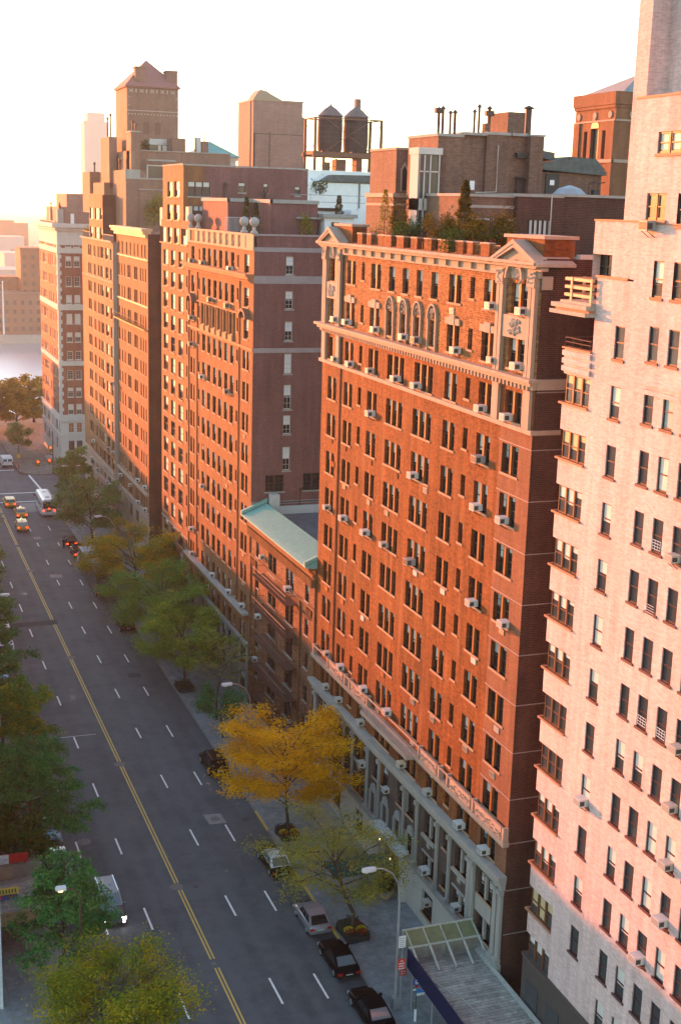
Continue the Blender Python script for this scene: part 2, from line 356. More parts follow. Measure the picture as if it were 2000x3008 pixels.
b = MB(); b.box(31.985, 32.16, 103.2, 107.2, GZ, GZ + .149, 'b'); b.box(31.985, 32.16, 84.5, 95.5, GZ, GZ + .149, 'b'); b.box(31.985, 32.16, 222, 231, GZ, GZ + .149, 'b')
structure(b.build('yellow_kerb', M_YEL))

z = GZ + .004
def dash(b, u, v0, v1, w=.16): b.face([(u - w/2, v0, z), (u + w/2, v0, z), (u + w/2, v1, z), (u - w/2, v1, z)])
b = MB()
inner = [(60.3,63.3),(71.6,74.65),(82.9,85.9),(94.1,97),(105.25,108.1),(116.8,119.45),(127.8,130.5),(138.8,141.5),(149.5,152.3),(159.8,162.7),(170.5,173.3),(181.2,183.9),(191.7,193.9),(201.1,203.5)]
outer = [(60,63),(71.3,74.25),(82.7,85.7),(94,97),(105,107.9),(116.3,119.3),(127.6,130.3),(138.3,141),(148.8,151.8),(159.1,161.9),(169.8,172.6),(180.6,183.2),(191.4,193.4),(201.1,204),(211.5,214)]
left1 = [(50,53),(60.8,63.8),(71.8,74.7),(82.8,85.9),(94.4,97.2),(105.2,108),(116,118.8),(127.3,130),(138.4,141.2),(149.9,152.9),(160,163.3),(170.8,173.8),(181.8,184.8),(192,195),(202,205)]
for a, c in inner: dash(b, 25.52, a * Q, c * Q)
for a, c in outer: dash(b, 28.77, a * Q, c * Q)
for a, c in left1: dash(b, 18.9, a * Q, c * Q); dash(b, 15.5, (a + .3) * Q, (c + .3) * Q)
b.face([(21.6,241.6,z),(31.8,241.6,z),(31.8,242.1,z),(21.6,242.1,z)]); b.face([(12.7,249.2,z),(31.8,249.2,z),(31.8,249.7,z),(12.7,249.7,z)])
b.face([(12,271.6,z),(28.6,271.6,z),(28.6,272.1,z),(12,272.1,z)]); b.face([(12,276,z),(28.8,276,z),(28.8,276.5,z),(12,276.5,z)])
b.face([(30.7,266,z),(31.1,266,z),(31.75,250.2,z),(31.35,250.2,z)])
structure(b.build('lane_marking', M_LINE))
b = MB()
cuts = [60, 77.4, 88.2, 111.4, 141.5, 154.9, 178.5, 192.7, 214]
gap = {154.9: (.9, .0)}
pr = -60
for c in cuts + [222]:
    g_ = .55 if c != 154.9 else 1.0
    e_ = (c - g_) * Q
    for du in (-.13, .13): dash(b, 22.25 + du, pr, e_, .13)
    pr = (c + g_) * Q
structure(b.build('centre_line', M_YEL))
# manholes, road patches, joints
M_MAN = mat('iron_manhole', (.15,.14,.135), .7, var=.25, vscale=6); M_PATCH = mat('pale_road_patch', (.25,.24,.225), .9, var=.2, vscale=2); M_DPATCH = mat('dark_road_patch', (.05,.048,.045), .85, var=.2, vscale=2)
def manhole(u, v, r, lab):
    b = MB(); b.lathe([(r, 0), (r, .008), (r - .06, .012), (r - .09, .006)], (0, 0, 0), 20); o = b.build('manhole_cover', M_MAN, loc=(u, v, GZ + .002)); tag(o, lab, 'manhole cover', 'manhole covers in the roadway')
manhole(22.3, 141.5*Q, .55, 'round manhole cover on the yellow line just before the dark road patch')
manhole(22.2, 111.4*Q, .55, 'round manhole cover on the yellow line abreast of the black estate car')
manhole(22.1, 88.2*Q, .55, 'round manhole cover on the yellow line abreast of the black sedan row')
manhole(22.2, 77.4*Q, .22, 'tiny dark cover on the yellow line abreast of the silver hatchback')
manhole(17.95, 120.1*Q, .5, 'pale round manhole cover beside the yellow topped ginkgo')
manhole(16.2, 97.3*Q, .6, 'large worn manhole cover beside the pale blue parked car')
manhole(16.35, 133.2*Q, .5, 'pale manhole cover half hidden behind the dark ginkgo')
manhole(22.35, 178.5*Q, .6, 'grey manhole cover on the yellow line behind the last taxi')
def patch(name, pts, m, lab, dz=.006):
    b = MB(); b.face([(u * Q, v * Q, GZ + dz) for u, v in pts]); structure(b.build(name, m))
patch('road_patch', [(25.12,99.3),(26.57,99.1),(26.64,97.3),(25.2,97.4)], M_PATCH, '')
manhole(25.91*Q, 98.25*Q, .45, 'dark manhole cover set in a pale square concrete patch');
for o in list(C.objects):
    if o.name.startswith('manhole_cover') and 'square concrete' in o.get('label', ''): o.location.z = GZ + .008
patch('road_patch', [(25.5,134.8),(26.9,134.5),(26.86,133.1),(25.49,133.4)], M_DPATCH, '')
patch('road_patch', [(23.36,197.6),(24.4,197.3),(24.3,196),(23.26,196)], M_PATCH, '')
patch('road_patch', [(22.9,176.2),(24.5,175.7),(24.4,174.2),(22.8,174.3)], M_PATCH, '')
patch('road_patch', [(24.1,221),(26.4,221),(26.4,214.5),(24.1,214.5)], M_PATCH, '')
patch('road_patch', [(12.5,155.6),(20.9,155.6),(20.9,153.9),(12.5,153.9)], M_DPATCH, '')
patch('road_patch', [(24.4,89.6),(24.65,89.6),(24.65,89.3),(24.4,89.3)], M_MAN, '')
patch('road_patch', [(13.6,119.0),(19.5,119.0),(19.5,118.93),(13.6,118.93)], M_LINE, '')

M_TARSEAM = mat('tar_seam', (.022,.022,.023), .5)
rs = random.Random(77); b = MB()
def seam(pts, w):
    for a, c in zip(pts, pts[1:]):
        d = Vector((c[0]-a[0], c[1]-a[1], 0)).normalized(); n = Vector((-d.y, d.x, 0)) * w/2
        b.face([(a[0]-n.x,a[1]-n.y,GZ+.003),(a[0]+n.x,a[1]+n.y,GZ+.003),(c[0]+n.x,c[1]+n.y,GZ+.003),(c[0]-n.x,c[1]-n.y,GZ+.003)])
for k in range(9):
    v = 70 + k * 17 + rs.uniform(-5, 5); u = rs.uniform(13, 24); n = rs.randint(4, 9); pts = [(u, v)]
    for j in range(n): pts.append((pts[-1][0] + rs.uniform(.5, 1.3), pts[-1][1] + rs.uniform(-.35, .35)))
    seam([q for q in pts if q[0] < 31.8], .05)
for k in range(5):
    u = rs.choice((17.2, 20.3, 24.0, 27.1, 30.2)) + rs.uniform(-.3, .3); v = rs.uniform(70, 200); pts = [(u, v)]
    for j in range(rs.randint(5, 11)): pts.append((pts[-1][0] + rs.uniform(-.12, .12), pts[-1][1] + rs.uniform(1.2, 2.4)))
    seam(pts, .05)
structure(b.build('road_seam', M_TARSEAM))
b = MB()
for k in range(46):
    u, v, r0 = rs.choice((13.8, 17.1, 20.5, 23.9, 27.1, 30.4, 30.8)) + rs.gauss(0, .3), rs.uniform(66, 240), rs.uniform(.12, .5)
    b.face([(u + r0*rs.uniform(.6,1.1)*math.cos(t), v + r0*1.6*rs.uniform(.6,1.1)*math.sin(t), GZ + .0015 + .00002*k) for t in [i*math.pi/5 for i in range(10)]])
structure(b.build('road_stain', mat('oil_stain', (.035,.036,.038), .45, var=.2)))
# ------------------------------------------------------------------ windows and facades
WM = {}
rnd = random.Random(7)
def win_parts(w, h, lights, style, dep):
    """frame, pane and sill of one window, origin at its lower left corner on the sash plane; x = depth (minus is out), y = along, z = up"""
    key = (round(w, 2), round(h, 2), lights, tuple(sorted(style.items())), round(dep, 2))
    if key in WM: return WM[key]
    fr, pa, si = MB(), MB(), MB()
    t = style.get('t', .06); mw = style.get('mw', .24)
    lw = (w - mw * (lights - 1)) / lights
    bl = style.get('blind', 0)
    for i in range(lights):
        a = i * (lw + mw); e = a + lw
        fr.k = 0
        fr.box(-.03, .05, a, a + t, 0, h); fr.box(-.03, .05, e - t, e, 0, h); fr.box(-.03, .05, a + t, e - t, 0, t + .02); fr.box(-.03, .05, a + t, e - t, h - t, h)
        mh = h * style.get('rail', .5); fr.box(-.04, .04, a + t, e - t, mh - .03, mh + .03)
        for q in range(1, style.get('mv', 0) + 1):
            y = a + lw * q / (style['mv'] + 1); fr.box(-.015, .02, y - .015, y + .015, mh if style.get('tophalf') else t, h - t)
        for q in range(1, style.get('mhz', 0) + 1):
            zz = h * q / (style['mhz'] + 1)
            if abs(zz - mh) > .05: fr.box(-.014, .019, a + t, e - t, zz - .015, zz + .015)
        if i < lights - 1: fr.k = 1; fr.box(-dep + .04, .05, e, e + mw, 0, h); fr.k = 0
        b_ = bl if not style.get('mix') else (bl * (.4, 1, .7)[i % 3])
        zb = h - (h - t) * b_
        pa.k = 0
        if b_ < .98: pa.face([(.03, a, 0), (.03, e, 0), (.03, e, zb), (.03, a, zb)])
        if b_ > .02: pa.k = 1; pa.face([(.03, a, zb), (.03, e, zb), (.03, e, h), (.03, a, h)])
    sd_ = style.get('sd', .08)
    if style.get('sill', 1): si.box(-dep - sd_, -.03, -.12, w + .12, -.15, 0)
    WM[key] = [fr, pa, si, key, {}]
    return WM[key]

class Facade:
    """a wall plane with real openings, reveals and windows; kind 'u' looks across the street (-x), kind 'v' along it (-y)"""
    def __init__(s, root, kind, plane, dep=.24):
        s.root, s.kind, s.p, s.dep = root, kind, plane, dep; s.op = []; s.win = []
    def P(s, d, a, z): return (s.p + d, a, z) if s.kind == 'u' else (a, s.p + d, z)
    def add(s, a0, a1, z0, z1, lights=1, style=None, mats=None, hole=True):
        if hole: s.op.append((a0, a1, z0, z1))
        s.win.append((a0, a1, z0, z1, lights, style or {}, mats))
    def wall(s, b, a0, a1, z0, z1, op=None, dep=None):
        op = [o for o in (s.op if op is None else op) if o[0] < a1 and o[1] > a0 and o[2] < z1 and o[3] > z0]
        dep = s.dep if dep is None else dep
        zs = sorted({z0, z1} | {max(z0, min(z1, z)) for o in op for z in o[2:4]})
        for i in range(len(zs) - 1):
            l, h = zs[i], zs[i + 1]
            if h - l < 1e-5: continue
            cur = a0
            for o in sorted([o for o in op if o[2] <= l + 1e-6 and o[3] >= h - 1e-6]):
                if o[0] > cur + 1e-6: b.face([s.P(0, cur, l), s.P(0, o[0], l), s.P(0, o[0], h), s.P(0, cur, h)])
                cur = max(cur, o[1])
            if cur < a1 - 1e-6: b.face([s.P(0, cur, l), s.P(0, a1, l), s.P(0, a1, h), s.P(0, cur, h)])
        for o in op:
            p, q, l, h = o; D = dep + .06
            b.face([s.P(0,p,l), s.P(D,p,l), s.P(D,p,h), s.P(0,p,h)]); b.face([s.P(0,q,l), s.P(D,q,l), s.P(D,q,h), s.P(0,q,h)])
            b.face([s.P(0,p,h), s.P(D,p,h), s.P(D,q,h), s.P(0,q,h)]); b.face([s.P(0,p,l), s.P(D,p,l), s.P(D,q,l), s.P(0,q,l)])
    def windows(s, mats, parts=True, cap=100, wname='window', used=0):
        """mats: frame, mullion, glass, blind, sill.  The nearest CAP become parts of their own, the rest one mesh."""
        def cen(t): return Vector(s.P(s.dep, (t[0] + t[1]) / 2, (t[2] + t[3]) / 2))
        ws = sorted(s.win, key=lambda t: (cen(t) - CAM).length)
        rest = MB(); rm = None
        for i, (a0, a1, z0, z1, li, st, ms) in enumerate(ws):
            fr, pa, si, key, cache = win_parts(a1 - a0, z1 - z0, li, st, s.dep)
            m = list(mats)
            if ms:
                for k, v_ in ms.items(): m[k] = v_
            if s.kind == 'u': loc, rz = s.P(s.dep, a0, z0), 0
            else: loc, rz = s.P(s.dep, a1, z0), R(90)
            if i + used < cap:
                mk = tuple(x.name for x in m)
                if mk not in cache:
                    if parts: cache[mk] = (fr.mesh('window', [m[0], m[1]]), pa.mesh('pane', [m[2], m[3]]), si.mesh('sill', m[4]) if si.f else None)
                    else:
                        b = MB()
                        for src, off in ((fr, 0), (pa, 2), (si, 4)):
                            n = len(b.m); b.add(src, Matrix()); b.m[n:] = [k + off for k in src.m]
                        cache[mk] = (b.mesh('window', m), None, None)
                me = cache[mk]
                o = inst(wname, me[0], s.root, loc, rz)
                if me[1]: inst('pane', me[1], o)
                if me[2]: inst('sill', me[2], o)
            else:
                M = Matrix.Translation(loc) @ Matrix.Rotation(rz, 4, 'Z')
                for src, off in ((fr, 0), (pa, 2), (si, 4)):
                    n = len(rest.m); rest.add(src, M); rest.m[n:] = [k + off for k in src.m]
        if rest.f: o = rest.build(wname, list(mats), s.root); o['kind'] = 'stuff'
        return min(cap, used + len(ws))

def blind_style(base, p=(.5, .2, .2, .1), r=None):
    r = r or rnd
    k = r.random(); d = dict(base)
    d['blind'] = 0 if k < p[0] else .45 if k < p[0] + p[1] else .62 if k < p[0] + p[1] + p[2] else 1
    return d
def hood_box(b, u0, u1, v0, v1, z0, z1): b.box(u0, u1, v0, v1, z0, z1)
def body(b, u0, u1, v0, v1, z0, z1, skip='wb'):
    """the rest of a block behind a facade at u0"""
    b.box(u0, u1, v0, v1, z0, z1, skip)

# ================================================================== orange gabled block (centre)
RB = thing('apartment_building', 'orange brick apartment block with twin stone gables, merlons and a grey stone base', 'building', (39, 91.6, GZ))
WORLD_ROOTS = [RB]     # things whose parts are written in world coordinates
def wthing(*a, **k):
    o = thing(*a, **k); WORLD_ROOTS.append(o); return o
F = Facade(RB, 'u', FU, .26)
cols = {'c1':(107.70,109.9,2),'c2':(103.7,105.75,2),'c3':(101.62,102.3,1),'c4':(98.05,100.18,2),'c5':(92.65,96.0,3),'c6':(87.2,90.6,3),'c7':(83.05,85.1,2),'c8':(80.95,81.65,1),'c9':(77.45,79.55,2),'c10':(73.38,75.65,2)}
rows = [('C',36.98),('D',33.5),('E',30.2),('F',26.78),('G',23.42),('H',20.02),('I',16.58),('J',13.25),('K',9.93),('L',6.74)]
teal = {3: M_CURT}
for rn, zs in rows:
    for cn, (a, e, li) in cols.items():
        if cn in ('c3','c8'): F.add(a, e, zs + .5, zs + 1.95, 1, blind_style({'t':.05}, (.8,.2,0,0))); continue
        st = blind_style({'mv':1 if rnd.random() < .3 else 0, 'mix':1}, (.42,.3,.2,.08))
        if cn == 'c10' and rn in 'DEFG': st.update(mv=1, mhz=3, blind=.5)
        lit = rn == 'L' and cn == 'c6'
        F.add(a, e, zs + (0 if cn != 'c10' else .02), zs + 1.95, li, st, {3: M_LIT} if lit else teal if rnd.random() < .45 else None)
singles = [(95.1,96.35),(92.4,93.6),(89.8,90.9),(87.0,88.2)]
for rn, zs in (('A',43.8),('B',40.36)):
    for cn in ('c1','c2','c3','c4','c7','c8','c9','c10'):
        a, e, li = cols[cn]; n_ = cn in ('c3','c8')
        F.add(a, e, zs + (.5 if n_ else 0), zs + 1.92, li, blind_style({'mix':1}, (.5,.2,.2,.1)), teal if rnd.random() < .3 else None)
    for a, e in singles: F.add(a, e, zs + .02, zs + 1.9, 1, blind_style({}, (.4,.3,.2,.1)), {3: M_YBLIND} if rnd.random() < .3 else None)
for cn, (a, e, li) in cols.items():
    n_ = cn in ('c3','c8')
    F.add(a, e, 3.24 + (.5 if n_ else 0), 5.1, min(li, 2) if cn in ('c5','c6') else li, blind_style({'mv':1,'mhz':3}, (.6,.2,.2,0)), {1: M_STONE} )
    if cn not in ('c5',): F.add(a, e, .2 + (.4 if n_ else 0), 1.78, min(li, 2), blind_style({'mv':1}, (.7,.2,.1,0)), {1: M_STONE})
    if cn not in ('c5','c10','c6') and not n_: F.add(a - .1, e - .15, -3.3, -1.35, 1, blind_style({'mv':1}, (.8,.1,.1,0)))
b = MB()
F.wall(b, 71.7, 111.5, 6.58, 39.6); b.k = 6; F.wall(b, 71.7, 111.5, 39.6, 46.2)
b.k = 1; F.wall(b, 71.7, 111.5, -.2, 5.5); b.k = 2; F.wall(b, 71.7, 111.5, GZ, -.2)
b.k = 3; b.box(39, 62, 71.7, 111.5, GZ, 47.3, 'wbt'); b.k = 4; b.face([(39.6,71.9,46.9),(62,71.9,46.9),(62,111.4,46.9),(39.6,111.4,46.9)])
b.k = 3; b.box(39.35, 62, 71.705, 72.1, 46.9, 47.35, 'b'); b.box(61.7, 62, 71.7, 111.5, 46.9, 47.35); b.box(39.35, 62, 111.1, 111.5, 46.9, 47.35)
b.k = 5; b.box(41.5, 62.05, 71.66, 72.14, 47.35, 47.62)
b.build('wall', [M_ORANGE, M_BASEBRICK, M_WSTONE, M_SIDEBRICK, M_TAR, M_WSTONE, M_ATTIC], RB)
# rosier rebuilt brick near the corner, laid as a veneer 8 mm proud
b = MB(); G2 = Facade(RB, 'u', FU - .008)
G2.wall(b, 71.69, 76.1, 6.7, 36.5, op=[(73.38-.0,75.65,z_,z_+1.95) for _, z_ in rows[1:]], dep=0.01); b.build('rebuilt_brickwork', M_ORANGE2, RB)
b = MB()
for _, z_ in rows[1:] + [('x', 3.3), ('y', .0)]:
    if z_ > 6: b.box(38.95, 39.1, 71.66, 76.15, z_ + 2.08, z_ + 2.13)
    b.box(39.1, 61, 71.655, 71.71, z_ + 2.08, z_ + 2.13)
b.box(39.1, 61, 71.655, 71.71, 39.2, 39.28)
b.build('steel_lintel', mat('pale_lintel', (.30,.25,.23), .7, var=.2), RB)
# cornices and string courses
b = MB()
b.box(38.25, 39, 71.5, 112.0, 46.95, 47.14); b.box(38.45, 39, 71.6, 111.8, 46.75, 46.95); b.box(38.8, 39, 71.7, 111.5, 46.17, 46.75)
for i in range(14):
    v = 78.9 + i * 2.05
    if v < 106: b.box(38.62, 38.8, v, v + .1, 46.3, 46.72)
b.box(38.3, 39.0, 71.3, 112.2, 39.86, 40.07); b.box(38.5, 39, 71.5, 111.9, 39.62, 39.86); b.box(38.72, 39, 71.6, 111.7, 39.38, 39.62)
for i in range(74):
    b.box(38.6, 38.72, 72 + i * .53, 72.22 + i * .53, 39.3, 39.6)
b.box(38.72, 39, 71.45, 111.8, 36.58, 36.86)
for v0 in (71.68,): b.box(39, 41.2, v0 - .25, v0 + .05, 39.4, 40.05); b.box(39, 40.9, v0 - .12, v0 + .05, 36.56, 36.86); b.box(39, 39.7, v0 - .1, v0 + .05, 45.5, 46.3)
b.build('cornice', M_STONE2, RB)
b = MB(); b.box(38.35, 39, 71.45, 111.7, 6.3, 6.58); b.box(38.55, 39, 71.5, 111.6, 5.98, 6.3); b.box(38.75, 39, 71.55, 111.6, 5.5, 5.98)
b.box(38.7, 39, 71.55, 111.6, -.42, -.1)
PILV = [71.75, 72.45, 76.05, 76.6, 80.15, 82.35, 86.2, 88.9, 94.25, 97.0, 100.65, 102.9, 107.0, 110.6]
for v in PILV:
    wd = .5 if v in (71.75, 72.45, 76.05, 76.6, 107.0, 110.6) else .22
    b.box(38.8, 39, v, v + wd, -.1, 5.5); b.box(38.64, 39, v - .06, v + wd + .06, 5.05, 5.35); b.box(38.62, 39, v - .08, v + wd + .08, -.1, .25)
b.box(38.9, 39, 71.55, 72.4, GZ, -.42)
for cn in ('c9','c7','c2','c4'):
    a, e, _ = cols[cn]; b.box(38.8, 39, a - .15, e + .15, 2.98, 3.2); b.box(38.9, 39, a + .8, e - .8, 2.45, 2.98); b.box(38.88, 39, a - .05, e + .05, 1.8, 1.9)
a, e, _ = cols['c10']; b.box(38.9, 39, a - .1, e + .1, 1.95, 3.1)
b.build('stone_base', M_STONE, RB)
b = MB(); 
for v in (95.6, 92.9, 90.2, 87.5):      # carved round heads over the middle first floor windows
    for k in range(7):
        t0, t1 = math.pi * k / 7, math.pi * (k + 1) / 7
        b.prism([(v + .55 * math.cos(t0), 1.95 + .75 * math.sin(t0)), (v + .55 * math.cos(t1), 1.95 + .75 * math.sin(t1)), (v, 1.95)], 'x', 38.85, 39)
    b.box(38.83, 39, v - .75, v - .55, 0, 1.95); b.box(38.83, 39, v + .55, v + .75, 0, 1.95)
b.build('carved_window_head', M_STONE, RB)
# gables: paired pilasters, pediment, carved panels
def gable(va, vb, name='gable'):
    mid = (va + vb) / 2; b = MB(); zt = 47.05
    for v in (va + .05, va + .55, vb - .95, vb - .45):
        b.box(38.72, 39, v, v + .4, 40.07, 45.6)
    for v in (va + .02, vb - 1.02): b.box(38.62, 39, v, v + 1.0, 45.6, 46.15); b.box(38.66, 39, v, v + 1.0, 46.15, 46.6)
    for v in (va + .05, vb - .95): b.box(38.78, 39, v, v + .9, 36.86, 39.4)
    b.box(38.8, 39, va + 1.02, vb - 1.02, 42.3, 43.7)
    g = b.build(name, M_STONE2, RB)
    b = MB()
    n = 8
    for k in range(n):                              # carved arch above the top window
        t0, t1 = math.pi * k / n, math.pi * (k + 1) / n; r0, r1 = 1.0, 1.18
        b.prism([(mid + r0*math.cos(t0), 46.0 + r0*math.sin(t0)), (mid + r1*math.cos(t0), 46.0 + r1*math.sin(t0)), (mid + r1*math.cos(t1), 46.0 + r1*math.sin(t1)), (mid + r0*math.cos(t1), 46.0 + r0*math.sin(t1))], 'x', 38.5, 38.86)
    b.build('arch', M_STONE2, g)
    b = MB(); r_ = random.Random(int(va))
    for k in range(46):                             # foliage carving in the arch and the panel
        y, z_ = mid + r_.uniform(-.85, .85), 45.75 + r_.uniform(0, 1.15)
        if (y - mid) ** 2 + (z_ - 46) ** 2 > .9: continue
        b.lathe([(.02,-.1),(.11,-.04),(.1,.04),(.02,.1)], (38.83, y, z_), 6, 'x')
    for k in range(40): b.lathe([(.02,-.1),(.12,-.04),(.1,.04),(.02,.1)], (38.78, mid + r_.uniform(-.75,.75), 42.55 + r_.uniform(0, .9)), 6, 'x')
    for k in range(26): b.lathe([(.02,-.1),(.09,-.03),(.02,.1)], (38.66, (va + .1 if k % 2 else vb - .95) + r_.uniform(0,.85), 45.65 + r_.uniform(0, .9)), 6, 'x')
    b.build('carving', mat('buff_carving', (.40,.33,.27), .9, var=.2, vscale=6), g)  # carving a little paler than the gable stone
    b = MB()
    ap = 48.42; e0, e1_ = va - .75, vb + .75
    def rake(o, t, u0, u1):
        b.prism([(e0 - o, zt + .0), (mid, ap + o * .8), (e1_ + o, zt), (e1_ + o, zt - t), (mid, ap + o * .8 - t * 1.5), (e0 - o, zt - t)], 'x', u0, u1)
    rake(.0, .18, 38.35, 41.0); 
    rake(-.25, .2, 38.4, 38.9)
    b.build('pediment_moulding', M_STONE2, g)
    b = MB(); b.prism([(va - .6, 46.6), (vb + .6, 46.6), (vb + .6, 46.8), (mid, ap - .3), (va - .6, 46.8)], 'x', 38.72, 39.2); b.build('tympanum', M_STONE2, g)
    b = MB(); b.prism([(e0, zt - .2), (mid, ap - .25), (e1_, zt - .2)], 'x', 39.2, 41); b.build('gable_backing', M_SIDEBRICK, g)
gable(71.95, 77.25); gable(106.75, 111.35)
# arched panels over the four middle attic windows
b = MB(); r_ = random.Random(5)
for a, e in singles:
    mid = (a + e) / 2; rad = (e - a) / 2 + .12; zc = 42.35
    for k in range(8):
        t0, t1 = math.pi * k / 8, math.pi * (k + 1) / 8
        b.prism([(mid + rad*math.cos(t0), zc + 1.0*math.sin(t0)), (mid + (rad+.14)*math.cos(t0), zc + 1.14*math.sin(t0)), (mid + (rad+.14)*math.cos(t1), zc + 1.14*math.sin(t1)), (mid + rad*math.cos(t1), zc + 1.0*math.sin(t1))], 'x', 38.82, 39.05)
    b.box(38.85, 39.02, a - .2, a - .03, 40.1, zc); b.box(38.85, 39.02, e + .03, e + .2, 40.1, zc)
    for k in range(26):
        y, z_ = mid + r_.uniform(-.5, .5), zc + r_.uniform(.05, .85)
        b.lathe([(.02,-.08),(.1,-.03),(.02,.08)], (38.96, y, z_), 6, 'x')
b.build('arched_panel', M_STONE2, RB)
b = MB()
for cn in ('c2','c4','c7','c9'):
    a, e, _ = cols[cn]; b.box(38.86, 39.02, a - .15, e + .15, 42.3, 42.75); b.box(38.82, 39.02, a + .6, e - .6, 42.28, 42.95)
b.build('window_head', M_STONE2, RB)
# parapet with merlons and end piers
b = MB(); b.box(39.1, 39.5, 77.3, 106.5, 47.14, 47.2)
mer = [(79.2,80.5),(81.7,82.6),(83.2,84.5),(85.6,87.4),(88.6,89.9),(91.2,92.4),(93.8,95.2),(96.3,99.0),(100.6,101.4),(102.6,103.7)]
for a, e in mer: b.k = 0; b.box(39.05, 39.45, a, e, 47.14, 47.96); b.k = 1; b.box(39.0, 39.5, a - .05, e + .05, 47.96, 48.06)
b.k = 0; b.box(39.3, 41.4, 72.2, 77.2, 47.1, 48.5); b.box(39.3, 40.6, 105.6, 109.6, 47.1, 48.5)
b.k = 1; b.box(39.15, 41.55, 72.0, 77.4, 48.5, 48.7); b.box(39.15, 40.75, 105.4, 109.8, 48.5, 48.7)
b.build('parapet', [M_ORANGE, M_STONE2], RB)
b = MB(); b.box(39.7, 40.4, 78.2, 104.6, 47.0, 47.75); b.build('roof_box', mat('dark_box', (.03,.035,.03), .7, var=.3), RB)  # long dark box behind the merlons, showing through their gaps
b = MB()
for (a, e) in ((78.0,79.1),(80.5,81.7)):
    for k in range(9):
        y = a + (e - a) * k / 8; b.tube([(39.25, y, 47.15), (39.25, y + (.12 if k % 2 else -.12), 47.5), (39.25, y, 47.9)], .018, 5)
    b.tube([(39.25, a, 47.9), (39.25, e, 47.9)], .025, 5)
b.build('iron_railing', mat('ochre_iron', (.30,.15,.05), .6), RB)
# balcony and iron balcony of the first orange floor
b = MB(); b.box(38.55, 39, 71.45, 111.5, 8.75, 9.1)
for a, e in ((72.0,76.0),(76.8,80.2),(82.6,85.6),(97.4,100.8),(103,106.5)):
    b.box(38.62, 38.72, a, e, 9.1, 9.95); b.box(38.58, 38.76, a - .05, e + .05, 9.9, 10.02)
b.box(38.62, 38.7, 71.5, 111.4, 9.9, 10.0); b.box(37.9, 39, 86.6, 96.6, 8.7, 9.02)
for v in (71.7, 76.4, 80.7, 82.2, 86, 97, 101.3, 102.5, 107, 111): b.box(38.6, 39, v - .12, v + .12, 8.9, 10.05)
b.build('balcony', M_STONE2, RB)
b = MB(); r_ = random.Random(3)
for a, e in ((72.0,76.0),(76.8,80.2),(82.6,85.6),(97.4,100.8),(103,106.5)):
    n = int((e - a) / .16)
    for k in range(n): b.lathe([(.015,-.06),(.075,-.02),(.015,.06)], (38.58, a + (k + .5) * .16, 9.2 + .55 * r_.random()), 6, 'x')
b.build('balcony_carving', mat('peach_carving', (.36,.27,.21), .9, var=.25, vscale=8), RB)
b = MB()
for i in range(26):
    y = 86.7 + i * .4; b.tube([(37.95, y, 9.0), (37.95, y, 9.85)], .016, 4)
    b.tube([(37.95, y, 9.1), (37.95, y + .2, 9.6), (37.95, y + .4, 9.1)], .014, 4)
for x0, y0, x1, y1 in ((37.95,86.6,37.95,96.9),(37.95,86.6,39,86.6),(37.95,96.9,39,96.9)): b.tube([(x0,y0,9.85),(x1,y1,9.85)], .025, 5)
b.build('iron_balcony', mat('pale_iron', (.33,.30,.28), .6), RB)
# downpipe
b = MB(); b.tube([(38.93, 106.6, 46), (38.93, 106.55, 6.6)], .06, 6); b.build('downpipe', mat('maroon_pipe', (.1,.04,.03), .6), RB)
# wall sleeves of through-wall coolers
def sleeve(root, v, z, m, louv, u=FU):
    b = MB(); b.k = 0; b.box(u - .07, u, v - .36, v + .36, z, z + .42)
    if louv:
        b.k = 1
        for k in range(4): b.box(u - .09, u - .06, v - .3, v + .3, z + .05 + k * .09, z + .1 + k * .09)
    b.build('wall_vent', [m, M_GRILLE], root)
for v, z, mm, lv in ((107.9,27.6,M_ORANGE,0),(105,29.6,M_ORANGE,0),(108.6,29.6,M_ORANGE,0),(104.9,26.2,M_SILL,0),(98.9,29.5,M_ORANGE,0),(99,26.1,M_SILL,0),(93.3,29.5,M_ORANGE,0),(95,26.1,M_SILL,0),(87.6,29.5,M_ACB,1),(88.8,22.8,M_WSTONE,0),(83.7,22.8,M_WSTONE,0),(78.1,19.4,M_WSTONE,0),(74.2,22.8,M_SILL,0),(104.5,15.9,M_MULL,0),(108.7,15.9,M_MULL,0),(99.5,15.9,M_WSTONE,0),(94.6,12.6,M_MULL,0),(95.4,9.2,M_ACB,1),(88.3,12.6,M_ACB,1),(88,9.3,M_ACG,0),(84.5,12.6,M_ACB,1),(78.7,12.6,M_ACB,1),(74.4,12.5,M_ACB,1),(79,9.2,M_ACG,0),(74.1,15.9,M_ACG,0),(84.4,43.0,M_ACW,1),(94,43.1,M_ACW,1)):
    sleeve(RB, v, z, mm, lv)
F.windows([M_FRAME, M_MULL, M_GLASS, M_BLIND, M_SILL])
# entrance: stone hood, green canopy
b = MB(); b.box(38.0, 39, 87.75, 93.7, .0, .32); b.box(38.4, 39, 88.1, 93.4, -.4, 0); b.box(38.5, 39, 88.0, 88.5, GZ, -.4); b.box(38.5, 39, 93.0, 93.5, GZ, -.4); b.build('entrance_hood', M_WSTONE, RB)
b = MB(); b.box(38.9, 38.95, 89.0, 92.4, GZ, -1.2); b.build('door', mat('tan_door', (.28,.17,.08), .5), RB)
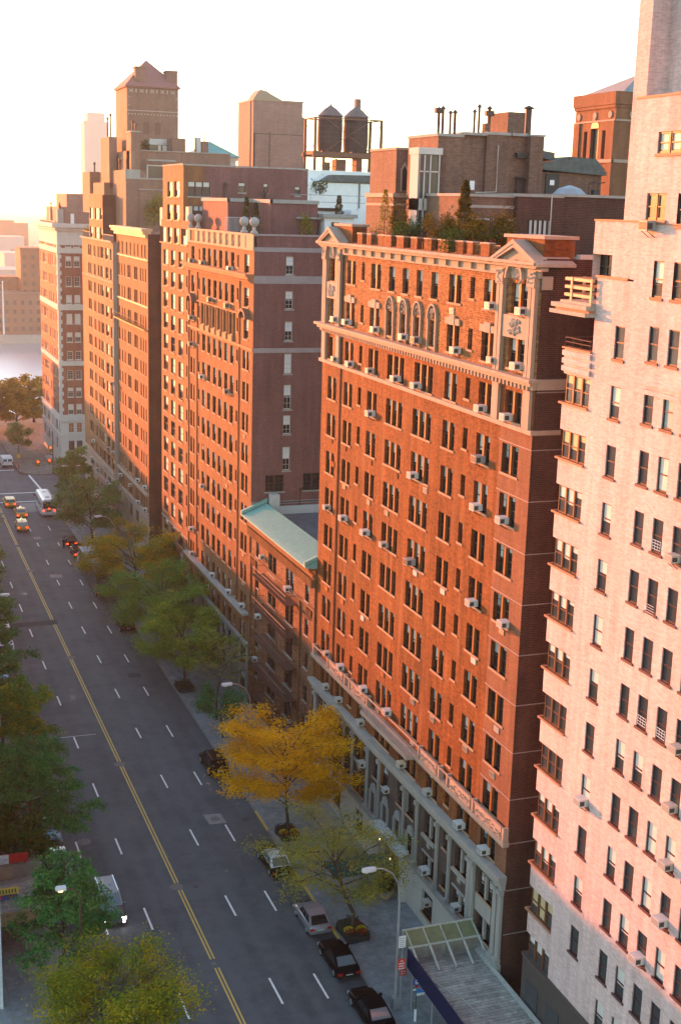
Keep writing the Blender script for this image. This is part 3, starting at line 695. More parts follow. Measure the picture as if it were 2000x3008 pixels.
# ================================================================== balustraded block with the plain purple side wall
BB = wthing('apartment_building', 'brick apartment block with stone balls on its balustrade and a plain purple side wall', 'building', (39, 148, GZ))
F = Facade(BB, 'u', FU, .22); S2 = Facade(BB, 'v', 133.8, .2)
bc = [(159.4,161.6,2),(156.95,157.55,1),(154.2,155.7,1),(151.75,153.1,1),(149.0,150.45,1),(146.6,147.95,1),(144.0,145.35,1),(141.45,142.85,1),(139.6,140.25,1),(135.3,137.75,2)]
def bb_row(top, sill, single_ends=False):
    for i, (a, e, li) in enumerate(bc):
        if i in (1, 8): F.add(a, e, sill + .5, top - .2, 1, blind_style({'t':.05}, (.8,.2,0,0)))
        elif i in (0, 9) and single_ends: F.add(a + .3, e - .3, sill, top, 1, blind_style({}, (.3,.3,.3,.1)))
        else: F.add(a, e, sill, top, li, blind_style({'mv':1 if rnd.random() < .3 else 0, 'mw':.3}, (.4,.35,.2,.05)))
bb_row(44.93, 42.93, True); bb_row(41.42, 39.42, True); bb_row(38.15, 36.0, True)
for k in range(10): bb_row(34.7 - 3.37 * k, 32.75 - 3.37 * k)
for i, (a, e, li) in enumerate(bc): F.add(a, e, -.6, 1.6, li, blind_style({}, (.8,.2,0,0)))
for i in (0, 2, 4, 6, 8, 9): a, e, li = bc[i]; F.add(a, e, -3.6, -1.6, 1, blind_style({}, (.8,.2,0,0)))
for z0, z1, st in ((43,44.9,.5),(39.4,41.3,.45),(36.06,38.1,.5),(32.55,34.7,1),(28.7,31.35,.45),(26,28.05,.5),(22,24.6,.5)):
    S2.add(42.5, 43.35, z0, z1, 1, {'mv':1,'mhz':3,'blind':st,'t':.07}, {0: M_WFRAME})
S2.add(40.6, 42.7, 19.7, 21.55, 2, {'mv':1,'mhz':3,'mw':.15}); S2.add(44.9, 46.9, 19.7, 21.6, 2, {'mv':1,'mhz':3,'mw':.15})
b = MB(); F.wall(b, 133.8, 162.6, .6 + 1.6, 46.95); b.k = 1; F.wall(b, 133.8, 162.6, GZ, 2.2)
b.k = 2; S2.wall(b, 39, 60, GZ, 47.0); b.box(39, 60, 133.8, 162.6, GZ, 46.95, 'wsbt')
b.k = 3; b.face([(39.3,134,46.5),(60,134,46.5),(60,162.6,46.5),(39.3,162.6,46.5)])
b.build('wall', [M_BBRICK, M_STONE, M_PURPLE, M_TAR], BB)
b = MB()
for z0, z1 in ((45.32,45.78),(42.05,42.85),(34.8,35.3)): b.box(39, 60, 133.74, 133.8, z0, z1)
b.box(39, 60, 133.7, 134.1, 46.95, 47.12); b.box(39, 60, 133.74, 133.8, 18.3, 18.65); b.box(38.95, 60, 133.72, 133.8, 16.4, 17.7)
b.build('stone_band', mat('mauve_stone', (.30,.25,.25), .85, var=.15, vscale=1), BB)
b = MB()
b.box(38.85, 39, 133.7, 163, 45.4, 45.6); b.box(38.9, 39.3, 133.75, 163, 46.88, 47.1)
for a, e in ((133.8,135),(136.9,138.7),(157.8,159.2),(161.6,163)): b.box(38.88, 39.25, a, e, 45.6, 46.88)
for a, e in [(135.6 - .6, 136.9)] + [(140 + i * 2.6, 140.9 + i * 2.6 + .4) for i in range(7)]: b.box(38.95, 39.2, a, e, 45.6, 46.88)
for a in [139 + i * 2.6 for i in range(8)]:
    b.lathe([(.1,0),(.2,.35),(.1,.75),(.16,1.2)], (39.08, a + .3, 45.62), 8); b.lathe([(.1,0),(.2,.35),(.1,.75),(.16,1.2)], (39.08, a + .75, 45.62), 8)
b.build('balustrade', mat('salmon_stone', (.42,.27,.18), .85, var=.12, vscale=1.5), BB)
for v in (134.2, 138.0, 158.2, 162.0):
    b = MB(); b.lathe([(.4,0),(.4,.2),(.18,.4),(.22,.6),(.14,.7),(.3,.8),(.46,1.0),(.51,1.22),(.46,1.45),(.3,1.64),(.05,1.74)], (39.1, v, 47.1), 14)
    b.build('stone_ball_finial', mat('grey_ball_stone', (.36,.33,.31), .85, var=.15, vscale=3), BB, smooth=True)
b = MB(); b.box(38.0, 39, 133.6, 163.2, 42.75, 43.0); b.box(38.25, 39, 133.7, 163, 42.45, 42.75); b.box(38.6, 39, 133.75, 162.8, 42.1, 42.45)
for i in range(60): b.box(38.45, 38.6, 134 + i * .48, 134.25 + i * .48, 42.2, 42.45)
b.box(38.85, 39, 133.7, 162.8, 34.95, 35.25); b.box(38.75, 39, 138.5, 157.5, 38.5, 38.65)
b.build('cornice', mat('terracotta_cornice', (.36,.16,.08), .85, var=.15), BB)
b = MB()
for v in (160.5, 136.5):
    for k in range(6):
        t0, t1 = math.pi * k / 6, math.pi * (k + 1) / 6
        b.prism([(v + 1.1*math.cos(t0), 38.2 + .8*math.sin(t0)), (v + 1.5*math.cos(t0), 38.2 + 1.1*math.sin(t0)), (v + 1.5*math.cos(t1), 38.2 + 1.1*math.sin(t1)), (v + 1.1*math.cos(t1), 38.2 + .8*math.sin(t1))], 'x', 38.4, 39)
b.build('arched_hood', mat('brown_hood', (.18,.1,.07), .8), BB)
b = MB()
for (a, e, li) in bc[2:8]:
    b.box(38.8, 38.98, a - .15, a - .02, 35.9, 38.4); b.box(38.8, 38.98, e + .02, e + .15, 35.9, 38.4); b.box(38.72, 39, a - .1, e + .1, 35.3, 35.9)
b.build('window_surround', mat('dull_ochre_stone', (.36,.2,.1), .85, var=.2), BB)
b = MB(); b.box(38.25, 39, 131.6 + 2.3, 162.6, 5.75, 6.0); b.box(38.6, 39, 133.8, 162.6, 2.25, 2.5)
b.build('stone_ledge', M_STONE, BB)
b = MB()
for v in (162.3, 157.9, 138.9): b.tube([(38.93, v, 42), (38.93, v, 6.2)], .06, 5)
b.build('downpipe', mat('maroon_pipe', (.1,.04,.03), .6), BB)
for v, z in ((154.8,20.7),(150.5,17.4),(147.5,14.2),(136.6,25.2),(143.7,18.2),(136.5,11.9),(136.4,8.6)): sleeve(BB, v, z, M_SILL, 0)
S2.windows([M_FRAME, M_FRAME, M_GLASS, M_WPAINT, M_STONE])
F.windows([M_FRAME, M_MULL, M_GLASS, M_BLIND, M_SILL], used=9)
# penthouse brick volumes on its roof
b = MB(); b.box(40.5, 49.0, 150, 162, 46.5, 50.35, 'b'); b.box(43.5, 49.0, 143, 150, 46.5, 50.3, 'b'); b.k = 1
b.box(40.4, 49.1, 149.8, 150.1, 50.35, 50.75); b.box(40.35, 40.7, 149.8, 162, 50.35, 50.75); b.box(43.4, 49.1, 142.8, 143.1, 50.3, 50.7); b.box(43.35, 43.7, 142.8, 150, 50.3, 50.7)
b.k = 2; b.box(49.5, 53, 142, 146, 46.5, 48.9); b.box(54.5, 61, 147, 150, 46.5, 49.8); b.k = 1; b.box(49.2, 53.3, 141.6, 146, 48.9, 49.3); b.box(46.4, 50.6, 142.4, 143, 48.7, 48.9)
b.build('penthouse', [M_PURPLE, M_STONE, M_WPAINT], BB)
pw = Facade(BB, 'v', 142.0, .1)
b = MB()
for a, e, z0, z1 in ((50.3,51.2,46.9,48.4),(52.0,52.6,46.8,48.2)): b.box(a, e, 141.96, 142, z0, z1)
b.build('penthouse_window', M_GLASS, BB)
b = MB(); 
for k in range(34): b.tube([(40.2 + k * .14, 150.8 - .9, 46.6), (40.2 + k * .14, 149.9, 48.6)], .02, 4)
b.tube([(40.2,149.9,48.6),(45,149.9,48.6)], .03, 4); b.build('roof_fence', M_WPAINT, BB)

# ================================================================== low house with the green copper cornice and fire escape
GC = wthing('tenement_building', 'low brick house with green copper cornice and zigzag iron fire escape', 'building', (39, 122.5, GZ))
F = Facade(GC, 'u', FU, .22)
gcol = [(130.4,131.5),(124.2,127.0),(118.4,120.95),(113.7,114.85)]
for k in range(6):
    zt = 14.9 - 3.36 * k
    for i, (a, e) in enumerate(gcol):
        if i in (1, 2): F.add(a, e, zt - 2.2, zt, 2, blind_style({'mv':1,'mhz':2,'mw':.2}, (.7,.2,.1,0)))
        else: F.add(a, e, zt - 1.65 - (.05 if k else 0), zt - (.0 if k == 0 else .1), 1, blind_style({}, (.5,.3,.2,0)))
b = MB(); F.wall(b, 111.5, 133.8, GZ, 17.2); b.k = 1; b.box(39, 60, 111.5, 133.8, GZ, 17.2, 'wbt'); b.k = 2; b.face([(40,111.5,17.25),(60,111.5,17.25),(60,133.8,17.25),(40,133.8,17.25)])
b.build('wall', [M_GBRICK, M_SIDEBRICK, M_TAR], GC)
b = MB(); b.prism([(37.85,17.45),(38.6,17.75),(40.6,18.6),(40.6,17.3),(38.6,17.2),(37.85,17.3)], 'y', 111.55, 133.75)
for k in range(45): b.prism([(37.9,17.49),(40.6,18.64),(40.6,18.59),(37.9,17.45)], 'y', 111.8 + k * .49, 111.84 + k * .49)
for v in (111.6, 133.2): b.prism([(37.8,17.5),(40.7,18.72),(40.7,19.1),(39.9,18.7),(37.8,17.85)], 'y', v, v + .4)
b.build('copper_cornice', M_COPPER, GC)
b = MB(); b.box(38.2, 39, 111.6, 133.7, 16.95, 17.2); b.box(38.6, 39, 111.6, 133.7, 16.3, 16.6); b.box(38.75, 39, 111.6, 133.7, 15.9, 16.3)
for k in range(58): b.box(38.5, 39, 111.8 + k * .378, 112.0 + k * .378, 15.25, 16.1)
b.box(38.85, 39, 111.6, 133.7, 12.85, 13.1)
for v in (111.6, 116.0, 131.3, 133.2): b.box(38.85, 39, v, v + .45, GZ, 12.85)
for a in (112.6, 131.7): 
    for k in range(4): b.box(38.8, 39, a + k * .42, a + .2 + k * .42, 12.1, 12.7)
b.build('brick_corbel', M_BBRICK, GC)
b = MB(); r_ = random.Random(11)
for k in range(5):
    z_ = 12.15 - 3.32 * k
    for u in (37.6, 38.9):
        b.box(u - .03, u + .03, 116.6, 128.2, z_ - .05, z_)
    for j in range(7): b.box(37.63, 38.9, 116.6, 128.2, z_ - .04, z_ - .02) if j == 0 else None
    for y in (116.6, 128.2): b.tube([(37.6,y,z_),(39,y,z_)], .03, 4); b.tube([(37.6,y,z_+.95),(39,y,z_+.95)], .025, 4); b.tube([(37.6,y,z_-.02),(39,y,z_-.9)], .025, 4)
    b.tube([(37.6,116.6,z_+.95),(37.6,128.2,z_+.95)], .03, 4); b.tube([(37.6,116.6,z_+.5),(37.6,128.2,z_+.5)], .018, 4)
    n = 47
    for j in range(n + 1): b.tube([(37.6,116.6+j*11.6/n,z_),(37.6,116.6+j*11.6/n,z_+.95)], .012, 4, False)
    for j in range(7): b.tube([(37.7+j*.19,116.6,z_),(37.7+j*.19,116.6,z_+.95)], .012, 4, False)
    if k < 4:
        for u in (37.9, 38.35): b.tube([(u,119.5+(k%2)*3,z_),(u,124+(k%2)*-3,z_-3.3)], .025, 4)
        for j in range(11): 
            t = (j + .5) / 11; y = 119.5+(k%2)*3 + (4.5-(k%2)*6)*t; b.tube([(37.9,y,z_-3.3*t),(38.35,y,z_-3.3*t)], .015, 4, False)
b.build('fire_escape', mat('dark_red_iron', (.085,.035,.025), .6, var=.2), GC)
b = MB(); b.tube([(38.92,111.65,16.9),(38.92,111.65,GZ)], .07, 6); b.tube([(38.92,133.65,15.5),(38.92,133.65,GZ)], .07, 6); b.build('downpipe', mat('maroon_pipe', (.1,.04,.03), .6), GC)
b = MB(); b.box(46.2, 48.0, 113.2, 114.8, 17.25, 20.6); b.box(46.0, 48.2, 113.0, 115.0, 17.25, 17.6); b.k = 1; b.box(46.1, 48.1, 113.1, 114.9, 20.6, 21.0)
for u in (46.5, 47.3): b.lathe([(.14,0),(.14,2.4),(.22,2.5),(.22,2.7)], (u, 114, 21), 8)
b.box(46.4, 47.9, 113.9, 114.1, 21.9, 22.0); b.build('chimney', [M_CONC, M_RUST], GC)
b = MB(); b.box(40.7, 60, 133.3, 133.75, 17.25, 18.1); b.box(40.9, 41.9, 132.6, 133.4, 17.25, 19.6); b.build('roof_upstand', M_WSTONE, GC)
b = MB(); b.tube([(44.5,133.6,17.3),(44.5,133.6,20.0),(46.5,133.6,20.0)], .08, 6); b.tube([(39.6,133.65,18.5),(60,133.65,18.6)], .06, 5); b.build('vent_pipe', M_BLACK, GC)
F.windows([M_FRAME, M_FRAME, M_GLASS, M_BLIND, M_STONE])
b = MB(); b.box(36.4, 38.9, 112.4, 118.6, -2.0, -1.8); b.prism([(36.3,-2.0),(38.95,-.9),(38.95,-2.0)], 'y', 112.4, 118.6)
b.build('awning', mat('wine_awning', (.11,.04,.035), .8), GC)

# ================================================================== modern slab with bright windows and a stair tower
CC = wthing('apartment_building', 'plain amber brick slab with a narrow roof tower two windows wide', 'building', (39, 171, GZ))
F = Facade(CC, 'u', FU, .22); S2 = Facade(CC, 'v', 165.6, .15); F2 = Facade(CC, 'u', 41.6, .15)
def cc_st(): return blind_style({'mv':0,'sd':.1}, (.08,.2,.22,.5))
for zt in (52.72, 49.82):
    for a, e in ((171.8,174.7),(167.85,170.75)): F.add(a, e, zt - 1.95, zt, 1, cc_st())
for a, e in ((175.6,179.2),(172,174.6),(168,170.8),(163.5,166.8)): F.add(a, e, 44.92, 46.88, 1, cc_st())
for k in range(16):
    zt = 43.97 - 2.815 * k
    for a, e in ((174.4,177.1),(170.2,172.65),(165.7,168.25)): F.add(a, e, zt - 1.95, zt, 1, cc_st() if k < 9 else blind_style({'sd':.1}, (.3,.3,.2,.2)))
    F.add(163.25, 163.95, zt - 1.4, zt, 1, {'t':.05})
    F2.add(179.6, 181.9, zt - 1.95, zt, 1, blind_style({'sd':.12}, (.5,.3,.2,0)))
for a, e, z0, z1, li in ((39.6,42.4,50.9,52.7,3),(39.6,42.4,48.0,49.75,4),(46.1,47.0,51.55,52.75,1),(49.4,50,51.6,52.75,1),(53.6,54.3,51.4,52.5,1)): S2.add(a, e, z0, z1, li, {'mw':.06,'blind':.35,'rail':.5,'sill':1})
b = MB(); F.wall(b, 165.6, 177.4, 47.9, 54.7); F.wall(b, 162.6, 178.5, GZ, 47.9); F2.wall(b, 178.5, 187.3, GZ, 46.5)
b.k = 1; S2.wall(b, 39, 41.7, 46, 54.7); b.k = 2; S2.wall(b, 41.7, 55.3, 46, 54.6)
b.k = 0; b.box(39, 55.3, 165.6, 177.4, 47.9, 54.6, 'wsb'); b.box(39, 58, 162.6, 178.5, GZ, 47.9, 'wb'); b.box(41.6, 58, 178.5, 187.3, GZ, 46.5, 'wb')
b.build('wall', [M_CBRICK, M_CBRICK, M_PURPLE], CC)
b = MB(); b.box(38.9, 55.4, 165.5, 165.75, 54.62, 54.8); b.box(38.9, 39.2, 165.5, 177.5, 54.7, 54.85); b.box(38.92, 39, 162.6, 178.5, 7.2, 7.35); b.build('coping', M_STONE, CC)
b = MB(); b.box(39.05, 39.5, 163, 164.6, 47.9, 49.6); b.box(39.05, 39.5, 178, 179.5, 47.0, 49.4); b.build('roof_pier', mat('cream_plaster', (.62,.52,.38), .8), CC)
b = MB(); b.box(39.2, 39.5, 162.6, 165.6, 47.9, 48.2); b.box(44.2, 44.45, 165.2, 165.5, 47, 52.3); b.lathe([(.28,0),(.3,.25),(.1,.5)], (44.32, 165.3, 52.3), 8); b.box(49.5, 49.7, 165.2, 165.5, 48, 51.4); b.lathe([(.25,0),(.28,.25),(.1,.5)], (49.6, 165.3, 51.4), 8); b.build('roof_vent', M_IRON, CC)
F.windows([M_FRAME, M_FRAME, M_GLASS2, mat('sunlit_cream_blind', (.72,.62,.45), .6), M_SILL], parts=False)  # front blinds are paler and yellower, with sunlight put into their colour
S2.windows([M_FRAME, M_FRAME, M_GLASS2, M_BLIND, M_STONE], parts=False, used=70); F2.windows([M_FRAME, M_FRAME, M_GLASS2, M_BLIND, M_WSTONE], parts=False, used=76)

# ================================================================== block with the bright cornice
DD = wthing('apartment_building', 'orange brick block under a bold gleaming cornice beyond the plain slab', 'building', (39, 199, GZ))
F = Facade(DD, 'u', FU, .2)
for a, e in ((208.7,209.7),(206,206.95),(202.5,203.45),(199.6,200.5),(196.7,197.5),(193.9,194.7),(191.1,191.9),(188.9,189.7)): F.add(a, e, 42.23, 44.03, 1, blind_style({'t':.05}, (.8,.2,0,0)))
dcol = [(208.7,209.6,1),(206.5,207.3,1),(204.4,205.2,1),(200,202.5,2),(194.9,197.4,2),(192.1,192.9,1),(190.4,191.1,1),(188.6,189.25,1)]
for k in range(13):
    zt = 40.67 - 3.36 * k
    for a, e, li in dcol: F.add(a, e, max(zt - 1.85, GZ + .5), zt, li, blind_style({'t':.05,'mw':.3}, (.75,.15,.1,0)))
b = MB(); F.wall(b, 187.3, 211.3, 5.0, 45.6); b.k = 1; F.wall(b, 187.3, 211.3, GZ, 5.0); b.k = 2; b.box(39, 60, 187.3, 211.3, GZ, 45.6, 'wb'); b.build('wall', [M_DBRICK, M_STONE2, M_SIDEBRICK], DD)
b = MB(); b.box(38.0, 39.6, 186.9, 211.9, 46.0, 46.35); b.box(38.2, 39.4, 187, 211.7, 45.6, 46.0); b.box(38.6, 39, 187.2, 211.4, 45.1, 45.6); b.box(38.9, 39, 187.3, 211.3, 41.85, 42.05); b.box(38.9, 39, 187.3, 211.3, 35.2, 35.45)
b.k = 1; b.box(38.6, 39, 187.2, 211.3, 7.75, 8.1); b.box(38.7, 39, 187.2, 211.3, 4.75, 5.1); b.build('cornice', [mat('cream_cornice', (.52,.38,.24), .7, var=.1), M_STONE2], DD)
b = MB(); b.box(38.3, 39, 186.9, 210.9, 32.05, 32.2)
for k in range(60): b.tube([(38.33,187+k*.4,32.2),(38.33,187+k*.4,33)], .015, 4, False)
b.tube([(38.33,187,33),(38.33,210.9,33)], .03, 4); b.build('iron_balcony', mat('ochre_iron', (.30,.15,.05), .6), DD)
b = MB()
for v in (188.6, 200.2): b.box(37.2, 39, v, v + 2.6, -.6, -.3)
b.build('door_canopy', M_STONE, DD)
F.windows([M_FRAME, M_DBRICK, M_GLASS2, M_BLIND, M_SILL], parts=False)

# ================================================================== strip windowed block with the stepped penthouse and brick tower
KE = .9846; E39 = lambda v: v * KE
ZE = lambda z: 50 + (z - 50) * KE
EE = wthing('apartment_building', 'tall orange brick block stepping back to a square brick tower with a pyramid roof', 'building', (38.4, 225, GZ))
UE = 39 * KE
F = Facade(EE, 'u', UE, .2)
ecol = [(237,238.8,1),(235.35,236.6,1),(230.9,232.95,2),(227.6,228.9,1),(225.9,226.8,1),(223.3,225.5,1),(218.7,221.5,1),(215.2,217.15,1)]
for k in range(14):
    zt = 42.5 - 3.145 * k
    for a, e, li in ecol:
        bright = a < 226 and k < 10
        F.add(E39(a), E39(e), ZE(zt - 1.85), ZE(zt), li, blind_style({'t':.05,'mw':.3}, (.25,.15,.2,.4) if bright else (.6,.2,.1,.1)))
for zt in (48.85, 45.65):
    for a, e in ((233.3,236.4),(227.5,231.2),(224,226.2)): F.add(E39(a), E39(e), ZE(zt - 1.9), ZE(zt), 1, blind_style({}, (.05,.1,.2,.65)))
b = MB(); F.wall(b, E39(214.5), E39(245.3), ZE(5.5), ZE(43.6)); F.wall(b, E39(223.6), E39(237), ZE(43.6), ZE(51.2)); b.k = 1; F.wall(b, E39(214.5), E39(245.3), GZ, ZE(5.5))
b.k = 2; b.box(UE, 60, E39(214.5), E39(245.3), GZ, ZE(43.6), 'wb'); b.box(UE, 41.5, E39(223.6), E39(237), ZE(43.6), ZE(51), 'wb')
b.k = 3; b.box(UE - .01, 39, E39(214.49), E39(214.5), GZ, ZE(43.6))
b.build('wall', [M_EBRICK, M_STONE2, M_SIDEBRICK, M_STONE], EE)
b = MB(); b.box(UE - .35, UE, E39(214.4), E39(245.4), ZE(43.5), ZE(43.75)); b.box(UE - .12, UE, E39(214.4), E39(245.4), ZE(37.05), ZE(37.2)); b.box(UE - .35, UE, E39(214.3), E39(245.4), ZE(5.5), ZE(5.9)); b.box(UE - .25, UE, E39(214.3), E39(245.4), ZE(4.4), ZE(4.7)); b.box(UE - .5, UE, E39(214.3), E39(245.4), ZE(2.6), ZE(3.0)); b.build('string_course', M_STONE2, EE)
b = MB()
for k in range(76): 
    v = E39(214.6 + k * .4)
    if not 223.4 < 214.6 + k * .4 < 237.2: b.tube([(UE + .1, v, ZE(43.7)), (UE + .1, v, ZE(44.6))], .03, 4, False)
b.box(UE + .05, UE + .15, E39(214.5), E39(223.6), ZE(44.6), ZE(44.7)); b.box(UE + .05, UE + .15, E39(237), E39(245.3), ZE(44.6), ZE(44.7)); b.build('roof_railing', M_STONE2, EE)
# stepped penthouses: shaded faces look down the street, sunlit faces look across it
b = MB()
b.box(39.2, 41.7, 223, 233.5, 49, 53.0, 'b'); b.box(40.6, 58, 211.6, 240, 43, 54.9, 'b'); b.box(41.6, 58, 213.5, 236, 54, 57.9, 'b'); b.box(41.6, 43.1, 212.2, 216, 53, 60.65, 'b'); b.box(40.1, 41.4, 223, 231, 52, 60.3, 'b')
b.box(42.7, 46.7, 211.4, 214, 43, 51.9, 'b'); b.box(49.0, 51.2, 216, 224, 57, 60.2, 'b'); b.box(39.0, 40.8, 236, 243.5, 48, 54.9, 'b')
b.build('penthouse', M_TOWER, EE)
b = MB(); b.box(40.5, 42.9, 211.5, 211.7, 53.55, 54.95); b.box(40.5, 47, 211.45, 211.75, 53.5, 53.75); b.box(42.6, 46.8, 211.2, 211.6, 51.9, 52.05); b.box(41.5, 58, 213.3, 213.6, 57.9, 58.05); b.box(41.5, 43.2, 212.05, 216.1, 60.65, 60.85); b.build('coping', M_STONE, EE)
tw = MB(); tw.box(42.9, 51.4, 222, 232, 54, 68.3, 'b')
tb = tw.build('tower', M_TOWER, EE)
b = MB(); b.prism([(42.6,68.2),(51.7,68.2),(51.7,68.45),(42.6,68.45)], 'y', 221.7, 232.3)
b.v += [(42.5,221.6,68.4),(51.8,221.6,68.4),(51.8,232.4,68.4),(42.5,232.4,68.4),(47.1,227,73.0)]; i = len(b.v) - 5
for q in ((0,1,4),(1,2,4),(2,3,4),(3,0,4)): b.f.append(tuple(i + j for j in q)); b.m.append(0)
b.build('pyramid_roof', M_TILE, tb)
b = MB(); b.box(44.4, 46.1, 222.4, 224.2, 69, 71.2); b.box(44.3, 46.2, 222.3, 224.3, 71.2, 71.5); b.box(49.6, 51.4, 222.6, 225, 68.3, 70.9); b.box(49.5, 51.5, 222.5, 225.1, 70.9, 71.15); b.build('chimney', M_TOWER, tb)
b = MB()
for k in range(5):
    u = 43.2 + k * 1.72
    b.prism([(u,67.9),(u+.2,67.9),(u+.8,67.4),(u+.6,67.4)], 'y', 221.94, 222); b.prism([(u+.6,67.9),(u+.8,67.9),(u+.2,67.4),(u,67.4)], 'y', 221.93, 222)
    if k < 4: b.box(u + 1.12, u + 1.3, 221.94, 222, 67.35, 67.95)
b.box(42.9, 51.4, 221.92, 222, 64.5, 64.62)
for k in range(16): b.box(43.1 + k * .53, 43.3 + k * .53, 221.94, 222, 63.9, 64.1)
for u, z_ in ((43.2,66.6),(43.2,65.3),(51.0,66.6),(51.0,65.3)): b.box(u, u + .16, 221.93, 222, z_, z_ + .16)
b.build('stone_inlay', mat('pale_inlay', (.42,.33,.28), .8), tb)
b = MB()
for u in (45.6, 47.5): b.box(u, u + .95, 221.95, 222, 60.9, 62.8)
b.k = 1; b.box(44.1, 46.5, 211.5, 211.6, 53.65, 55.6); b.k = 2; b.box(43.95, 46.6, 211.52, 211.6, 53.55, 55.75)
b.build('window', [mat('brown_louvre', (.16,.085,.06), .7), M_GLASS2, M_WSTONE], EE)
b = MB(); b.prism([(46.2,60.1),(49,60.1),(49.2,59.2),(46.0,59.2)], 'y', 219.6, 222); b.k = 1; b.box(46.1, 49.1, 219.5, 222, 57.9, 59.2); b.k = 2; b.box(48.2, 48.9, 219.4, 219.5, 58, 59.1); b.box(47.5, 47.9, 219.42, 219.5, 58.0, 59.1)
b.build('roof_conservatory', [M_GALV, M_GLASS2, M_BLIND], EE)
b = MB(); b.prism([(49.2,57.9),(51.2,60.2),(51.4,60.2),(49.5,57.9)], 'y', 218, 218.4); b.box(44, 48.4, 210.9, 211.6, 56.35, 56.6); b.build('roof_awning', M_STONE, EE)
b = MB()
for u, v, z_, h in ((42.0,213,60.65,1.4),(42.5,213,60.65,1.0),(40.4,226,60.3,2.8),(40.9,226,60.3,3.4),(40.2,238,54.9,1.2),(41.2,230,54.9,1.6),(41.4,226,54.9,1.6),(41.2,222,54.9,1.5),(40.9,218,54.9,1.4)):
    b.lathe([(.14,0),(.14,h),(.24,h+.05),(.2,h+.35),(.06,h+.5)], (u, v, z_), 7)
b.build('chimney_pot', M_IRON, EE)
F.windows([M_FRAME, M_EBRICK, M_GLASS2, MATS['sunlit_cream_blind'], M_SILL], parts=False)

# ================================================================== corner block with white quoins
FF = wthing('apartment_building', 'red brick corner block with white quoins and stone bands by the river', 'building', (38.4, 285, GZ))
ZF = ZE; VF = 277 * KE
F = Facade(FF, 'u', UE, .15); S2 = Facade(FF, 'v', VF, .15)
frow = [(42.92,40.57),(38.76,36.63),(34.66,32.67),(30.92,29.0),(27.08,24.99),(23.22,21.2),(19.33,17.54),(15.3,13.4),(11.68,9.7),(8.21,5.98),(4.22,2.14),(.38,-1.72)]
for i, (t, s_) in enumerate(frow):
    for a, e in ((40.6,41.8),(42.3,43.5)): S2.add(a * KE, e * KE, ZF(s_), ZF(t), 1, dict(mv=1, mhz=3, blind=(.5,.45,0,.9,1,.5,.1,0,.4,.6,.95,0)[i], t=.1), {0: M_WFRAME} if i < 10 else ({3: M_MULL, 0: M_WFRAME} if i == 10 else None))
    for a, e in ((301,303.6),(298.2,299.4),(293.3,297.8),(289,290.3),(286.7,287.6),(281.4,284.5),(278.3,279.6)):
        F.add(a * KE, e * KE, ZF(s_), ZF(t), 1 if e - a < 2 else 2, blind_style({'t':.08,'mw':.4}, (.5,.3,.2,0)), {0: M_WFRAME})
b = MB(); F.wall(b, VF, 305 * KE, ZF(5.9), ZF(43.9)); S2.wall(b, UE, 46, ZF(5.9), ZF(43.9)); b.k = 1; F.wall(b, VF, 305 * KE, GZ - .2, ZF(5.9)); S2.wall(b, UE, 46, GZ - .2, ZF(5.9))
b.k = 0; b.box(46, 60, VF, 305 * KE, GZ, ZF(43.9), 'wb'); b.box(UE, 46, VF + .4, 305 * KE, GZ, ZF(43.9), 'wbes'); b.build('wall', [M_FBRICK, M_WSTONE], FF)
b = MB()
for z0, z1, p in ((39.35,40.4,.12),(27.8,28.95,.14),(16.3,17.25,.14),(4.55,5.95,.3),(1.5,1.85,.2),(43.9,44.5,.5),(44.5,45.35,1.1),(41,43.9,.06)):
    for w_ in (0,):
        b.box(UE - p, 46, VF - p, VF, ZF(z0), ZF(z1)); b.box(UE - p, UE, VF, 305 * KE, ZF(z0), ZF(z1))
for k in range(46):
    q = .75 if k % 2 else .45; z0 = 5.9 + k * .83
    if z0 < 43: b.box(UE - .05, UE + q, VF - .05, VF, ZF(z0), ZF(z0 + .8)); b.box(UE - .05, UE, VF, VF + q * 2, ZF(z0), ZF(z0 + .8))
b.build('quoin', M_WSTONE, FF)
b = MB(); b.box(39.6, 50, 277, 297, 44.6, 48.6); b.box(41.5, 52, 280, 295, 48.6, 51.3); b.k = 1; b.box(39.2, 40.2, 288, 289.4, 44.6, 48); b.box(39.0, 40.2, 276, 277.6, 44.6, 48.2); b.k = 2
b.box(41.8, 42.5, 276.9, 277, 45.3, 47.3); b.build('penthouse', [M_TANTOWER, M_STONE, M_WPAINT], FF)
b = MB()
for k in range(40): b.tube([(38.6, 278 + k * .55, 44.6), (38.6, 278 + k * .55, 45.6)], .04, 4, False)
b.box(38.5, 38.7, 276, 300, 45.6, 45.75); b.lathe([(.12,0),(.12,1),(.3,1.1),(.05,1.6)], (39.5, 288.6, 48), 7); b.lathe([(.12,0),(.3,.5),(.05,1.4)], (39.6, 276.8, 48.2), 7); b.build('roof_railing', M_IRON, FF)
S2.windows([M_FRAME, M_FRAME, M_GLASS2, M_BLIND, M_WSTONE], parts=False); F.windows([M_FRAME, M_FRAME, M_GLASS2, M_BLIND, M_SILL], parts=False, used=24)
b = MB(); b.box(36.6, UE, VF + 7, VF + 12, GZ, GZ + .35); b.box(37.0, UE, VF + 7.2, VF + 11.8, GZ + .35, GZ + .6); b.build('doorstep', M_CONC, FF)
